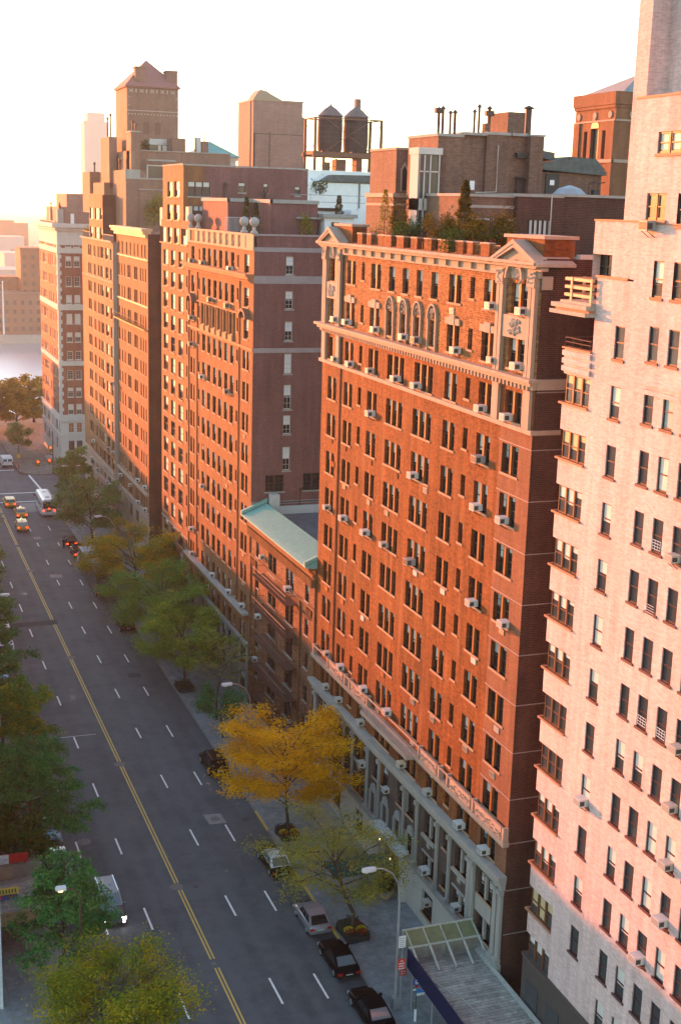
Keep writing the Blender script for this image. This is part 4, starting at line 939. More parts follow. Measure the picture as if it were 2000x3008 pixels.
# ================================================================== pale pink block on the right
PB = wthing('apartment_building', 'pale pink brick apartment block with strips of brown corner windows and stepped terraces', 'building', (39, 58, GZ))
F = Facade(PB, 'u', FU, .1)
def pb_st(mv=0): return blind_style({'t':.07,'mv':mv,'sd':.07}, (.45,.2,.2,.15))
PBF = lambda k: 42.34 - 3.3 * k
M_MAROON = mat('maroon_sill', (.11,.05,.05), .6)
M_BAYF = mat('chestnut_sash', (.13,.055,.03), .5)
for k in range(13):
    s1 = PBF(k)
    if s1 > 2.9: F.add(62.05, 63.05, s1, s1 + 1.8, 1, pb_st(), {3: M_LIT} if k == 10 else None)
    for i, (a, e) in enumerate(((58.8,59.73),(56.95,57.92),(55.12,56.07),(53.35,54.27),(51.52,52.48),(49.7,50.65),(47.9,48.85))):
        st = pb_st(); 
        if k in (5,6) and i in (1,2): st['blind'] = 0
        F.add(a, e, s1 + .24, s1 + 2.08, 1, st, {3: M_YBLIND} if rnd.random() < .15 else {3: M_CURT} if rnd.random() < .2 else None)
for a, e in ((58.85,59.78),(56.95,57.96),(55.1,56.05),(53.35,54.25)): F.add(a, e, 45.92, 47.8, 1, pb_st())
F.add(59.15, 60.95, 49.85, 51.2, 2, {'mw':.1,'blind':.1,'t':.1}, {0: M_BAYF, 1: M_BAYF}); F.add(57.2, 58.1, 49.6, 51.2, 1, pb_st()); F.add(55.2, 56.1, 49.6, 51.2, 1, pb_st())
F.add(57.2, 60.33, 53.18, 54.25, 3, {'mw':.1,'blind':.9,'t':.1}, {0: M_BAYF, 1: M_BAYF})
hole = (63.9, 65.95, 46.5, 47.9)
bayz = [39.2 - 3.32 * k for k in range(13)]
bays = [(65.32, 68.4, z_, z_ + 1.68) for z_ in bayz if z_ > 2]
b = MB()
F.wall(b, 35, 65.3, 2.75, 46.7, op=[o for o in F.op] ); F.wall(b, 35, 61.6, 46.7, 49.8); F.wall(b, 35, 62.5, 49.8, 56)
F.wall(b, 61.6, 65.95, 46.6, 49.7, op=[hole], dep=.5); 
b.box(39, 55, 35, 65.3, GZ, 46.6, 'wb'); b.box(39.25, 55, 65.3, 68.0, GZ, 42.2, 'wb')
zs_ = sorted([z_ for z_ in bayz if z_ > 2])
for lo, hi in zip([GZ] + [z_ + 1.68 for z_ in zs_], zs_ + [41.0]): b.box(39, 55, 65.3, 68.35, lo, hi)
b.box(39, 55, 61, 65.95, 47.9, 49.7, 'w'); b.box(39.6, 55, 63.9, 65.95, 46.6, 47.9, 'wtb'); b.box(39, 55, 35, 62.5, 46.6, 56, 'wb')
b.box(43, 52, 68.1, 69.5, 42, 66, 'b'); b.box(43, 55, 60, 68.2, 42, 56.5, 'b'); b.box(44.2, 52, 55, 68.1, 56, 66)
for k, z_ in enumerate((41.05,41.5,41.95)):                   # banded parapet of the top corner bay
    b.box(38.86, 39.3, 65.3, 68.45, z_, z_ + .3)
b.box(38.98, 39.3, 65.3, 68.4, 41.0, 42.35)
for z_ in (40.9, 41.35): b.box(38.9, 39, 50, 60.6, z_ - .05, z_ + .2)
b.build('wall', M_PBRICK, PB)
b = MB()
b.box(38.93, 39.35, 62.1, 65.4, 46.62, 46.75); b.box(38.95, 39.3, 61.6, 66, 49.7, 49.8); b.box(38.95, 39.3, 58, 62.6, 55.98, 56.1); b.box(38.95, 39.3, 35, 61.6, 49.62, 49.7) ; b.box(38.85, 39.3, 65.3, 68.5, 42.35, 42.45); b.box(42.95, 43.05, 68.05, 69.55, 63.6, 63.8); b.box(43, 52, 68.05, 68.1, 63.6, 63.8); b.box(43, 52, 68.05, 68.1, 62.7, 62.95)
for z_ in bayz: 
    if z_ > 2: b.box(38.86, 39.25, 65.28, 68.55, z_ - .12, z_)
b.box(38.9, 39.2, 59, 61.2, 49.7, 49.82)
b.build('coping', M_COPE, PB)
b = MB(); b.box(38.9, 39.4, 35, 68.45, GZ, 2.75); b.box(38.8, 39.4, 35, 68.5, 2.65, 2.8); b.k = 1
for v in (66.2, 63.5, 60.5, 57.2): b.box(38.86, 38.92, v, v + 1.6, GZ + .9, 1.2)
b.k = 2
for k in range(10): b.box(38.83, 38.87, 60.5, 62.1, GZ + 1.0 + k * .5, GZ + 1.3 + k * .5)
b.build('dark_base', [mat('brown_granite', (.075,.062,.055), .5, var=.2, vscale=3), M_GLASS2, M_ACG], PB)
# corner window strips, set back behind the brick edge
Bf = Facade(PB, 'u', FU, .1)
for z_ in bayz:
    if z_ > 2: Bf.add(65.32, 68.08, z_, z_ + 1.66, 3, blind_style({'mw':.14,'t':.06,'mix':1,'sill':0}, (.1,.4,.3,.2)), {3: M_YBLIND} if rnd.random() < .3 else None, hole=False)
Bf.windows([M_BAYF, M_BAYF, M_GLASS2, M_BLIND, M_SILL], wname='corner_window')
for o in [c for c in PB.children if c.name.startswith('corner_window')]: pass
Hf = Facade(PB, 'u', FU + .45, .05); Hf.add(63.95, 65.9, 46.55, 47.88, 3, {'mw':.1,'blind':0,'sill':0}, hole=False); Hf.windows([M_BLACK, M_BLACK, M_GLASS, M_BLIND, M_SILL], wname='terrace_door')
F.windows([mat('plum_sash', (.06,.03,.032), .5), M_FRAME, M_GLASS2, M_BLIND, M_MAROON], used=16)
# corner balcony and railings
b = MB(); b.box(38.4, 41.8, 65.3, 69.35, 44.75, 45.0); b.k = 1; b.box(38.6, 41.6, 65.3, 69.1, 44.6, 44.75); b.k = 0; b.box(38.35, 41.9, 65.3, 69.4, 44.38, 44.6); b.box(38.7, 41.5, 65.3, 68.8, 45.0, 45.16)
b.k = 2
for z_ in (45.4, 45.85, 46.3):
    b.box(38.78, 38.86, 65.3, 68.6, z_, z_ + .17); b.box(38.78, 41.4, 68.5, 68.6, z_, z_ + .17)
for v in (65.4, 67.6): b.box(38.74, 38.8, v, v + .18, 45.1, 46.5)
b.box(40, 40.15, 68.48, 68.6, 45.1, 46.5)
b.build('balcony', [mat('mossy_concrete', (.38,.33,.27), .9, var=.25, vscale=5), M_COPE, mat('peach_rail', (.52,.34,.2), .6)], PB)
b = MB()
for z_ in (42.75, 43.0): b.tube([(38.95,65.4,z_),(38.95,68.3,z_)], .03, 4); b.tube([(38.95,68.3,z_),(42,68.3,z_)], .03, 4)
for v in (65.5, 66.5, 67.4, 68.3): b.tube([(38.95,v,42.4),(38.95,v,43.0)], .025, 4)
b.build('terrace_railing', mat('brown_rail', (.14,.07,.05), .6), PB)
b = MB(); 
for k in range(5): b.tube([(38.9,57.05,29.3-.1+k*.14+.05),(38.9,57.85,29.25+k*.14)], .012, 4)
for a, e, z_ in ((56.95,57.92,22.85),(55.12,56.07,22.85),(56.98,57.9,32.75)):
    for k in range(4): b.tube([(39.0,a+.08,z_+.12+k*.16),(39.0,e-.08,z_+.12+k*.16)], .016, 4)
    for k in range(4): b.tube([(39.0,a+.1+k*.25,z_+.1),(39.0,a+.1+k*.25,z_+.62)], .014, 4)
b.build('window_guard', M_WPAINT, PB)

# ================================================================== roof houses behind the gabled block
RP = wthing('penthouse_building', 'brown brick rooftop house with a row of flues and a tall glazed bay', 'penthouse', (46, 98, 46.9))
b = MB(); b.box(43.4, 45.6, 98, 104, 46.9, 55.7, 'b'); b.box(45.6, 47.6, 98.25, 104, 46.9, 55.9, 'b'); b.box(47.6, 49.7, 98, 104, 46.9, 56.0, 'b'); b.box(49.7, 51.2, 98.2, 104, 46.9, 56, 'b'); b.box(51.2, 52.4, 97.4, 99, 46.9, 56, 'b')
b.box(52.4, 58.4, 98.3, 104, 46.9, 53.3, 'b'); b.box(52.4, 54.2, 104, 108, 46.9, 58.3); b.k = 1
for u0, u1, z_ in ((43.3,45.6,55.7),(45.6,47.6,55.9),(47.6,49.8,56),(49.7,51.2,56)): b.box(u0, u1, 97.9, 104.1, z_, z_ + .22)
b.box(51.1, 52.5, 97.3, 99.1, 56, 56.15); b.build('wall', [M_BROWNBRICK, M_STONE], RP)
b = MB(); b.box(46.5, 50.3, 90, 98, 46.9, 51.2, 'b'); b.box(50.3, 56, 90.2, 98, 46.9, 51.3, 'b'); b.k = 1; b.box(42.3, 46.5, 90.6, 98.0, 46.9, 51.1, 'b'); b.k = 2
b.box(46.4, 50.35, 89.9, 98, 51.2, 51.42); b.box(50.3, 56, 90.05, 98, 51.3, 51.5); b.box(42.2, 46.5, 90.45, 98, 51.1, 51.3); b.box(42.3, 46.5, 90.5, 90.6, 50.3, 50.5); b.box(42.3, 46.5, 90.5, 90.6, 49.4, 49.55)
b.build('lower_storey', [M_SIDEBRICK, M_BROWNBRICK, M_STONE], RP)
W = Facade(RP, 'v', 89.95, .0)
W.add(47.5, 49.45, 47.9, 49.55, 5, {'mw':.05,'blind':.9,'t':.05,'rail':.33}, {3: mat('frosted_glass', (.45,.47,.45), .4)}, hole=False); W.add(44.9, 45.7, 47.5, 49.6, 1, {'blind':.0,'mv':1}, hole=False)
W.windows([M_BLACK, M_BLACK, M_GLASS2, M_BLIND, M_STONE], parts=False)
b = MB(); b.box(53.2, 54.4, 98.2, 98.3, 51.5, 53.2); b.k = 1; b.box(53.55, 53.95, 98.14, 98.2, 52.3, 52.7); b.k = 2; b.box(50.4, 51.4, 97.9, 98.0, 51.4, 52.7); b.box(50.2, 51.5, 97.4, 98, 52.75, 52.85); b.build('door', [M_BLACK, M_WPAINT, mat('dark_doorway_wood', (.05,.03,.025), .8)], RP)  # last material is a dark brown panel under the small hood
b = MB(); b.prism([(52.4,53.9),(54.8,54.5),(55,54.4),(58.6,53.5),(58.6,53.2),(52.4,53.5)], 'y', 97.9, 104); b.prism([(52.6,55.1),(54.3,54.9),(54.3,54.2),(52.6,54.6)], 'y', 99, 104); b.prism([(55.2,54.6),(57.6,54.5),(58.6,53.6),(55.2,53.9)], 'y', 98, 104); b.build('slate_roof', M_SLATE, RP)
b = MB()
for u, h, r in ((43.9,1.9,.12),(44.25,2.0,.12),(44.9,1.7,.1),(45.3,1.75,.12),(47.0,1.9,.1),(47.4,2.3,.1),(48.3,2.2,.13),(51.8,2.4,.27)):
    b.lathe([(r,0),(r,h),(r*1.9,h+.05),(r*1.9,h+.08),(.03,h+.3)], (u, 99.2, 55.8), 9)
for u in (43.9, 48.3): b.box(u - .35, u + .35, 99.0, 99.4, 57.5, 57.9)
b.build('flue', M_IRON, RP)
b = MB(); b.box(47.7, 48.15, 98.6, 99.2, 56.1, 56.9); b.build('chimney', M_BROWNBRICK, RP)
b = MB(); b.box(50.2, 51.3, 97.7, 98.1, 54.55, 54.7); b.box(50.3, 51.2, 97.8, 98.1, 54.3, 54.55); b.k = 1; b.tube([(48.6,97.9,55.2),(48.6,97.9,51.6),(46.8,97.9,51.5)], .05, 5); b.tube([(49.3,89.9,51.4),(49.3,89.9,47)], .05, 5); b.k = 2; b.box(46.3, 46.7, 97.95, 98.1, 51.7, 52.4); b.build('wall_fitting', [M_BLACK, M_ACB, M_WPAINT], RP)
b = MB(); b.lathe([(1.4,0),(.9,.45),(.1,.7)], (52.2, 92.5, 51.5), 8); b.build('skylight', M_GALV, RP)
b = MB()
for u in (53.6, 54.4): b.tube([(u,92,51.5),(u,92,52.4),(u+.6,92,52.5)], .05, 5)
b.box(53.8, 54.3, 91.5, 92, 51.5, 51.9); b.build('roof_vent', M_BLACK, RP)
# tall glazed bay
b = MB(); b.box(41.45, 43.4, 97.2, 98.8, 50.0, 50.9); b.box(41.4, 43.45, 97.1, 99, 54.25, 54.75); b.box(41.5, 43.4, 97.3, 98.8, 46.9, 47.4)
for u in (41.5, 41.95, 42.45, 43.2): b.box(u, u + .1, 97.2, 97.3, 47.4, 54.3)
for z_ in (48.9, 52.9): b.box(41.5, 43.3, 97.2, 97.3, z_, z_ + .1)
b.box(41.45, 41.55, 97.2, 98.8, 47.4, 54.3); b.k = 1; b.box(41.57, 43.2, 97.32, 98.7, 47.4, 54.2); b.build('bay_window', [M_WSTONE, M_GLASS2], RP)
b = MB(); b.box(43.2, 44.9, 106, 112, 46.9, 54.9, 'b'); b.box(42.9, 44.9, 105.6, 112, 46.9, 51.0, 'b'); b.k = 1
b.box(42.75, 45, 105.4, 112, 51.0, 51.35); b.box(42.85, 45, 105.5, 112, 50.3, 50.5); b.box(43.1, 45, 105.9, 112, 54.9, 55.1); b.k = 2; b.box(43.75, 44.2, 105.95, 106, 51.6, 53.2); b.prism([(43.75,53.2),(44.2,53.2),(43.97,53.6)], 'y', 105.95, 106); b.k = 1
b.box(43.62, 43.75, 105.9, 106, 51.5, 53.3); b.box(44.2, 44.33, 105.9, 106, 51.5, 53.3); b.prism([(43.6,53.3),(44.35,53.3),(43.97,53.95)], 'y', 105.97, 106.0)
b.build('arched_turret', [M_BROWNBRICK, M_STONE2, M_GLASS], RP)

CT = wthing('church_tower', 'square red brick belfry with tall arched openings and round stone discs behind the slate roof', 'tower', (70, 116, 46))
b = MB(); A = Facade(CT, 'u', 67.6, .7)
ops = [(113.6,114.25,55.3,57.9),(117.0,117.65,55.3,57.9),(114.9,116.35,55.3,58.2)]
A.wall(b, 112, 119.5, 46, 61.3, op=ops); b.box(67.6, 74, 112, 119.5, 46, 61.3, 'wb'); b.box(67.35, 74.1, 111.8, 119.7, 60.2, 61.35); b.box(67.45, 74.1, 111.9, 119.6, 59.9, 60.2)
b.box(67.45, 67.6, 112, 113.1, 46, 58.7); b.box(67.45, 67.6, 118.4, 119.5, 46, 58.7); b.build('wall', M_DBRICK, CT)
b = MB()
for a, e, z0_, z1_ in ops: b.box(67.9, 68.0, a + .02, e - .02, z0_, z1_)
b.prism([(114.9,58.15)] + [(115.62 + .72*math.cos(R(q)), 58.15 + .75*math.sin(R(q))) for q in range(180,-1,-20)], 'x', 67.57, 67.62)
b.build('belfry_opening', M_BLACK, CT)
b = MB()
for v in (112.9, 115.7, 118.7): b.lathe([(.33,0),(.33,.1)], (67.5, v, 59.3), 14, 'x')
for u in (69.4, 71.6): b.lathe([(.33,0),(.33,.1)], (u, 111.9, 59.3), 14, 'y')
b.box(67.5, 74, 111.93, 112, 58.7, 58.85); b.box(67.5, 67.6, 111.93, 119.6, 58.7, 58.85); b.box(67.4, 74, 111.85, 112, 54.9, 55.2); b.box(67.35, 67.6, 111.85, 119.7, 54.9, 55.2); b.box(67.4, 67.6, 115.4, 115.85, 58.9, 59.0)
b.build('stone_disc_band', M_STONE2, CT)
b = MB(); b.v += [(68.5,112.5,61.35),(76,112.5,61.35),(76,121,61.35),(68.5,121,61.35),(73,117,63.6)]
for q in ((0,1,4),(1,2,4),(2,3,4),(3,0,4)): b.f.append(q); b.m.append(0)
b.build('roof', M_ROOFG, CT)

# ================================================================== white roof house and the two tanks
WH = wthing('penthouse_building', 'whitewashed rooftop house with a dark hipped lean-to roof under the water tanks', 'penthouse', (73, 205, 40))
b = MB(); b.box(66.7, 80, 200, 214, 38, 53.8, 'b'); b.box(67.2, 79, 202, 212, 53.8, 55.7, 'b'); b.k = 1; b.prism([(69,53.9),(79.5,54.0),(77.4,55.1),(70.8,55)], 'y', 199.6, 202); b.k = 2; b.box(75.3, 75.45, 199.8, 200, 40, 53.8); b.k = 0
b.build('wall', [M_WPAINT, M_SLATE, M_IRON], WH)
LW = wthing('penthouse_building', 'low white plaster roof room with pale boarding', 'penthouse', (56, 152, 46))
b = MB(); b.box(54.6, 62, 150.2, 156, 46, 50.0, 'b'); b.box(49.0, 53, 147.5, 149.5, 46, 49.6, 'b'); b.k = 1; b.box(48.9, 53.1, 147.3, 149.6, 49.6, 49.95); b.k = 2
for u in (50.5, 56.5, 58.5): b.tube([(u,150.1,47),(u,150.1,51.6)], .04, 4)
for z_ in (50.6, 51.4): b.tube([(48,149.9,z_),(61,149.9,z_)], .035, 4)
b.k = 3; b.box(50.2, 51.1, 147.42, 147.5, 47.0, 48.8); b.build('wall', [M_WPAINT, M_SIDEBRICK, M_GALV, M_GLASS2], LW)
def tank(u, v, lab, chim=False):
    t = wthing('water_tank', lab, 'water tank', (u, v, 58.8), group='wooden water tanks on the steel frame')
    b = MB(); b.lathe([(1.9,58.7),(2.02,60.2),(2.02,62.6),(1.92,64.3)], (u, v, 0), 24)
    b.build('barrel', M_DWOOD, t)
    b = MB()
    for z_ in (59.1,59.6,60.2,60.9,61.7,62.6,63.6): b.lathe([(2.03,z_),(2.06,z_+.03),(2.03,z_+.07)], (u, v, 0), 24)
    b.build('hoop', M_IRON, t)
    b = MB(); b.lathe([(2.2,64.25),(1.1,65.3),(.14,65.95),(.1,66.2),(.02,67.0)], (u, v, 0), 12); b.build('conical_roof', mat('weathered_zinc', (.16,.11,.1), .6, var=.25, vscale=2), t)
    if chim: b = MB(); b.box(u + .1, u + 1.0, v + .6, v + 1.4, 64.2, 67.2); b.build('vent_stack', M_TOWER, t)
tank(72.7, 207, 'wooden water tank with a needle finial on the rusty rooftop frame'); tank(77.1, 207, 'wooden water tank with a square vent stack on the rusty rooftop frame', True)
ST = wthing('tank_frame', 'rusty steel frame holding two water tanks over the white roof house', 'steel frame', (75, 207, 55.7))
b = MB()
L_ = [(69.4,204.6),(80.6,204.6),(69.4,209.6),(80.6,209.6),(70.9,204.6),(78.8,204.6)]
for u, v in L_: b.box(u - .2, u + .2, v - .2, v + .2, 55.7, 63.8 if u < 70.5 or u > 79.5 else 58.6)
for v in (204.6, 209.6): b.box(69.0, 81.0, v - .25, v + .25, 57.9, 58.6); b.box(69.2, 80.8, v - .08, v + .08, 63.7, 63.9)
for u in (69.4, 80.6): b.box(u - .1, u + .1, 204.6, 209.6, 63.7, 63.9); b.box(u - .12, u + .12, 204.6, 209.6, 58.2, 58.6)
for k in range(12): b.box(69.6 + k, 69.8 + k, 204.6, 209.6, 58.6, 58.8)
for x in (((71,204.5,63.8),(79,204.5,58.7)),((79,204.5,63.8),(71,204.5,58.7)),((69.4,204.6,63.6),(69.4,209.6,58.6)),((69.4,209.6,63.6),(69.4,204.6,58.6)),((80.6,204.6,63.6),(80.6,209.6,58.6)),((80.6,209.6,63.6),(80.6,204.6,58.6)),((69.4,204.6,58.3),(71,204.6,55.8)),((80.6,204.6,58.3),(78.9,204.6,55.8)),((70.9,204.6,58.2),(78.8,204.6,55.9)),((78.8,204.6,58.2),(70.9,204.6,55.9))): b.tube(x, .05, 4)
b.box(73.5, 75.2, 206, 208, 55.7, 57.6); b.lathe([(.5,0),(.5,1.4)], (72.2, 206.5, 55.7), 10); b.box(76.8, 77.8, 205.5, 207.5, 55.7, 58.2)
b.build('truss', M_RUST, ST)

TT = wthing('tower_building', 'blank fawn brick lift tower with a small hipped cap', 'tower', (72.5, 240, 40))
b = MB(); b.box(68, 77.2, 235, 245, 38, 68.2, 'b'); b.box(77.2, 77.9, 236, 244, 38, 65.8, 'b'); b.box(67.85, 68.15, 236.5, 238.5, 40, 68.2); b.k = 1; b.box(67.9, 77.4, 234.9, 245.1, 68.2, 68.45); b.prism([(68.2,68.4),(74,68.4),(71.6,69.5),(70.7,70.0),(69.6,70.2),(69.0,69.6)], 'y', 236, 240); b.k = 2; b.tube([(71.1,234.9,56),(71.1,234.9,62.5),(71.0,234.9,63)], .07, 5); b.box(68, 77.2, 234.93, 235, 62.5, 62.6); b.tube([(68.1,234.8,56),(68.1,234.8,62.5)], .2, 6)
b.build('wall', [M_TANTOWER, mat('tan_roof', (.33,.24,.17), .8), M_IRON], TT)
GP = wthing('pavilion_building', 'cream rooftop pavilion with a shallow verdigris pyramid roof', 'pavilion', (58.6, 229, 50))
b = MB(); b.box(55.2, 62.3, 225.5, 234, 48, 57.6, 'b'); b.box(55.0, 62.6, 225.2, 234, 57.3, 57.9); b.box(54.9, 62.7, 225.1, 234, 56.4, 56.6); b.build('wall', mat('cream_stucco', (.52,.45,.38), .85, var=.1), GP)
b = MB(); b.v += [(54.5,224.7,57.9),(63,224.7,57.9),(63,235,57.9),(54.5,235,57.9),(58.8,230,60.6)]
for q in ((0,1,4),(1,2,4),(2,3,4),(3,0,4)): b.f.append(q); b.m.append(0)
b.build('copper_roof', M_COPPER, GP)
CH = wthing('chimney_stack', 'pale twin chimney stack beside the verdigris pavilion roof', 'chimney', (55, 220.5, 57))
b = MB(); b.box(54, 54.75, 220, 221.5, 50, 60.7, 'b'); b.k = 1; b.box(54.9, 56, 220, 221.5, 50, 60.1, 'b'); b.lathe([(.1,0),(.1,1.5)], (55.5,220.7,60.1), 6); b.build('stack', [M_WSTONE, M_TOWER], CH)

# ================================================================== opposite side of the street: low buildings that shade the roadway
def left_block(v0, v1, zt, m, lab, u1=7.0):
    r = wthing('townhouse_building', lab, 'building', (0, (v0 + v1) / 2, GZ)); b = MB(); b.box(-14, u1, v0, v1, GZ, zt, 'b'); b.k = 1; b.box(u1, u1 + .4, v0, v1, zt - .8, zt); b.box(-14, u1 + .1, v0, v1, zt, zt + .1); b.build('wall', [m, M_STONE], r)
    b = MB()
    for v in range(int(v0) + 2, int(v1) - 1, 3):
        for k in range(int((zt - GZ - 2) / 3.3)): b.box(u1, u1 + .04, v, v + 1.2, GZ + 1.2 + 3.3 * k, GZ + 3.1 + 3.3 * k)
    o = b.build('window', M_GLASS2, r); o['kind'] = 'stuff'
left_block(82.9, 112, 17.2, M_WBRICK, 'white glazed brick building behind the tan fronted shed')
left_block(112.3, 150, 17.6, M_FBRICK, 'red brick building across the street beyond the white brick one')
left_block(150.3, 196, 17.3, M_DBRICK, 'orange brick building across the street behind the elms')
left_block(196.3, 245, 17.5, M_BROWNBRICK, 'brown brick corner building across the street at the crossing')
left_block(268, 321, 16.2, M_FBRICK, 'red brick building across the street past the crossing', 4)
left_block(322, 343.5, 22, M_TANTOWER, 'fawn brick block added unseen past the street end to shade the plaza', 17)  # added out of view to keep sun off the plaza and corner block

# ================================================================== far shore
fb = random.Random(21)
def far_block(u0, u1, v0, z1, m, lab, depth=18, win=True, cat='building'):
    r = wthing('distant_building', lab, cat, ((u0 + u1) / 2, v0, -5), group='buildings on the far shore'); b = MB(); b.box(u0, u1, v0, v0 + depth, -6.5, z1, 'b'); b.box(u0 - .3, u1 + .3, v0 - .3, v0 + depth, z1, z1 + .5); b.build('wall', m, r)
    if win:
        b = MB(); n = max(2, int((u1 - u0) / 3.2)); fl = int((z1 + 5) / 3.6)
        for k in range(fl):
            for j in range(n): u = u0 + 1 + j * (u1 - u0 - 1.5) / n; b.box(u, u + 1.3, v0 - .06, v0, -3.6 + k * 3.6, -1.8 + k * 3.6)
        o = b.build('window', M_GLASS2, r); o['kind'] = 'stuff'
M_FAR1 = mat('far_umber_wall', (.17,.085,.06), .9); M_FAR2 = mat('far_tan_wall', (.2,.125,.095), .9); M_FAR3 = mat('far_white_wall', (.42,.37,.34), .9)
far_block(65.2, 84, 572, 29.5, M_FAR1, 'tall brown block on the far shore beside the corner building')
far_block(40, 64.5, 580, 17, M_FAR1, 'brown low block on the far shore behind the river wall')
far_block(50, 80, 560.5, 11.5, M_FAR2, 'long tan low house on the far shore with lit windows')
far_block(84, 105, 590, 20, M_FAR2, 'tan block on the far shore hidden behind the corner building')
for i, (u, v, wd, h, m, lab) in enumerate(((62,700,26,14,M_FAR3,'pale warehouse across the river beyond the brown blocks'),(78,760,22,20,M_FAR3,'white roofed shed far across the river'),(100,900,40,16,M_FAR2,'low tan depot far across the river'),(84,940,26,24,M_FAR3,'white block in the haze far across the river'),(118,1180,12,31,M_FAR2,'faint tall slab in the haze above the river'),(131,1240,18,28,M_FAR2,'faint broad slab in the haze beside the taller one'),(60,1000,40,18,M_FAR2,'faint flat roofed shed deep in the haze'),(140,1100,40,14,M_FAR3,'faint pale shed deep in the haze by the river bend'),(96,660,18,12,M_FAR3,'small white building across the river beside the tall brown block'))):
    far_block(u, u + wd, v, h, m, lab, 30, False)
r = wthing('skyscraper', 'ghostly pale skyscraper almost lost in the bright haze', 'skyscraper', (188, 1100, -5))
b = MB(); b.box(178, 197.5, 1100, 1120, -6, 112, 'b'); b.box(181, 195, 1102, 1118, 112, 119); b.box(177.5, 198, 1099, 1121, 62, 63); b.build('shaft', M_FAR3, r)
r = wthing('flagpole', 'white flagpole on the far river bank', 'flagpole', (56.2, 558, -4.6)); b = MB(); b.lathe([(.35,0),(.3,10),(.2,21),(.4,21.3),(.05,21.8)], (56.2, 558, -4.6), 8); b.build('pole', M_WPAINT, r)
# ================================================================== pavement sheds, canopy, street furniture
M_PLANK = brick('weathered_planks', (.36,.34,.295), (.27,.255,.22), (.06,.058,.05), bw=3.8, bh=.3, ms=.012, mott=.2, mscale=.7, fine=.18)
_nt = M_PLANK.node_tree; _nt.links.new([n for n in _nt.nodes if n.type == 'NEW_GEOMETRY'][0].outputs['Position'], [n for n in _nt.nodes if n.type == 'TEX_BRICK'][0].inputs['Vector'])
M_PLY = mat('mossy_plywood', (.17,.17,.085), .85, var=.3, vscale=1.6); M_PLY2 = mat('grey_plywood', (.21,.19,.16), .85, var=.3, vscale=1.5)
M_BLUE = mat('navy_hoarding', (.003,.009,.045), .7); M_TIMB = mat('grey_timber', (.40,.39,.34), .85, var=.25, vscale=4); M_TANPLY = mat('tan_fascia', (.36,.27,.16), .8, var=.12)
z0 = GZ + 3.8
s = wthing('sidewalk_shed', 'plank roofed scaffold shed with navy hoarding and a tilted mossy end panel', 'scaffold shed', (36, 66, GZ))
b = MB(); b.box(33.62, 38.55, 40, 74.7, z0 - .1, z0); b.build('plank_deck', M_PLANK, s)
b = MB(); b.box(33.5, 33.6, 40, 74.9, z0 - .6, z0 + .78); b.build('hoarding', M_BLUE, s)
b = MB(); b.box(33.62, 38.9, 74.7, 74.78, z0, z0 + 1.0); b.k = 1; b.face([(33.5,74.7,z0+1.0),(38.95,74.7,z0+1.0),(38.95,75.95,z0+1.58),(33.5,75.95,z0+1.58)]); b.face([(33.5,74.7,z0+.97),(38.95,74.7,z0+.97),(38.95,75.95,z0+1.55),(33.5,75.95,z0+1.55)])
b.build('end_panel', [M_PLY2, M_PLY], s)
b = MB()
def bar(b, p, q, wx, wz):
    p, q = Vector(p), Vector(q); d = (q - p); n = d.cross(Vector((1, 0, 0))).normalized() * wz; x = Vector((wx, 0, 0))
    c = [p - x - n, p + x - n, p + x + n, p - x + n]; e = [v + d for v in c]
    b.face(c); b.face(e)
    for i in range(4): b.face([c[i], c[(i+1)%4], e[(i+1)%4], e[i]])
for u in (33.75, 35.05, 36.35, 37.6, 38.8):
    bar(b, (u, 74.62, z0 + 1.0), (u - .0, 72.9, z0 + .06), .07, .05); bar(b, (u, 74.7, z0 + 1.03), (u, 75.95, z0 + 1.62), .04, .03)
bar(b, (33.5, 75.93, z0 + 1.6), (38.95, 75.93, z0 + 1.6), .0, .03); b.box(33.5, 38.95, 75.9, 76, z0 + 1.52, z0 + 1.66); b.box(33.5, 38.95, 74.62, 74.72, z0 + .95, z0 + 1.06)
b.build('brace', M_TIMB, s)
b = MB(); b.box(38.5, 38.75, 40, 74.6, z0, z0 + .16); bar(b, (33.9, 65.3, z0 + .05), (38.5, 65.7, z0 + .05), .0, .05); b.box(33.7, 38.5, 65.25, 65.5, z0, z0 + .07); b.box(33.8, 38.5, 60.4, 60.55, z0, z0 + .05); bar(b, (33.9, 72.3, z0 + .04), (34.9, 69.8, z0 + .04), .05, .04); bar(b, (35.0, 70.5, z0 + .04), (35.5, 67.3, z0 + .04), .03, .03)
for k, v in enumerate((73.2, 69.5, 63.2, 57.1, 52)): b.box(34, 38.4, v, v + .05, z0, z0 + .03)
b.build('loose_timber', M_TIMB, s)
b = MB()
for v in (74.4, 71, 67.5, 64, 60.5, 57, 53.5, 50):
    for u in (33.75, 38.6): b.tube([(u, v, GZ + .14), (u, v, z0 - .1)], .06, 6)
    b.tube([(33.75, v, z0 - .2), (38.6, v, z0 - .2)], .07, 5)
for v in (74.4, 67.5, 60.5): b.tube([(33.75, v, GZ + 2), (33.75, v - 3.5, z0 - .3)], .03, 5)
b.build('steel_leg', M_GALV, s)
b = MB()
for z_ in (z0 - 1.0, z0 - 1.9): b.tube([(39.2, 71.5, z_), (39.2, 60, z_)], .04, 5)
for v in (71.5, 68, 64.5, 61): b.tube([(39.2, v, GZ + .14), (39.2, v, z0 - 1.0)], .035, 5)
tag(b.build('handrail', M_GALV), 'galvanised handrail by the dark base of the pale pink block', 'handrail')
z1 = GZ + 3.6
s = wthing('sidewalk_shed', 'grey plank scaffold shed with a tan fascia and a banner', 'scaffold shed', (9, 98, GZ))
b = MB(); b.box(6.95, 11.1, 89.5, 112, z1 - .1, z1); b.build('plank_deck', M_PLANK, s)
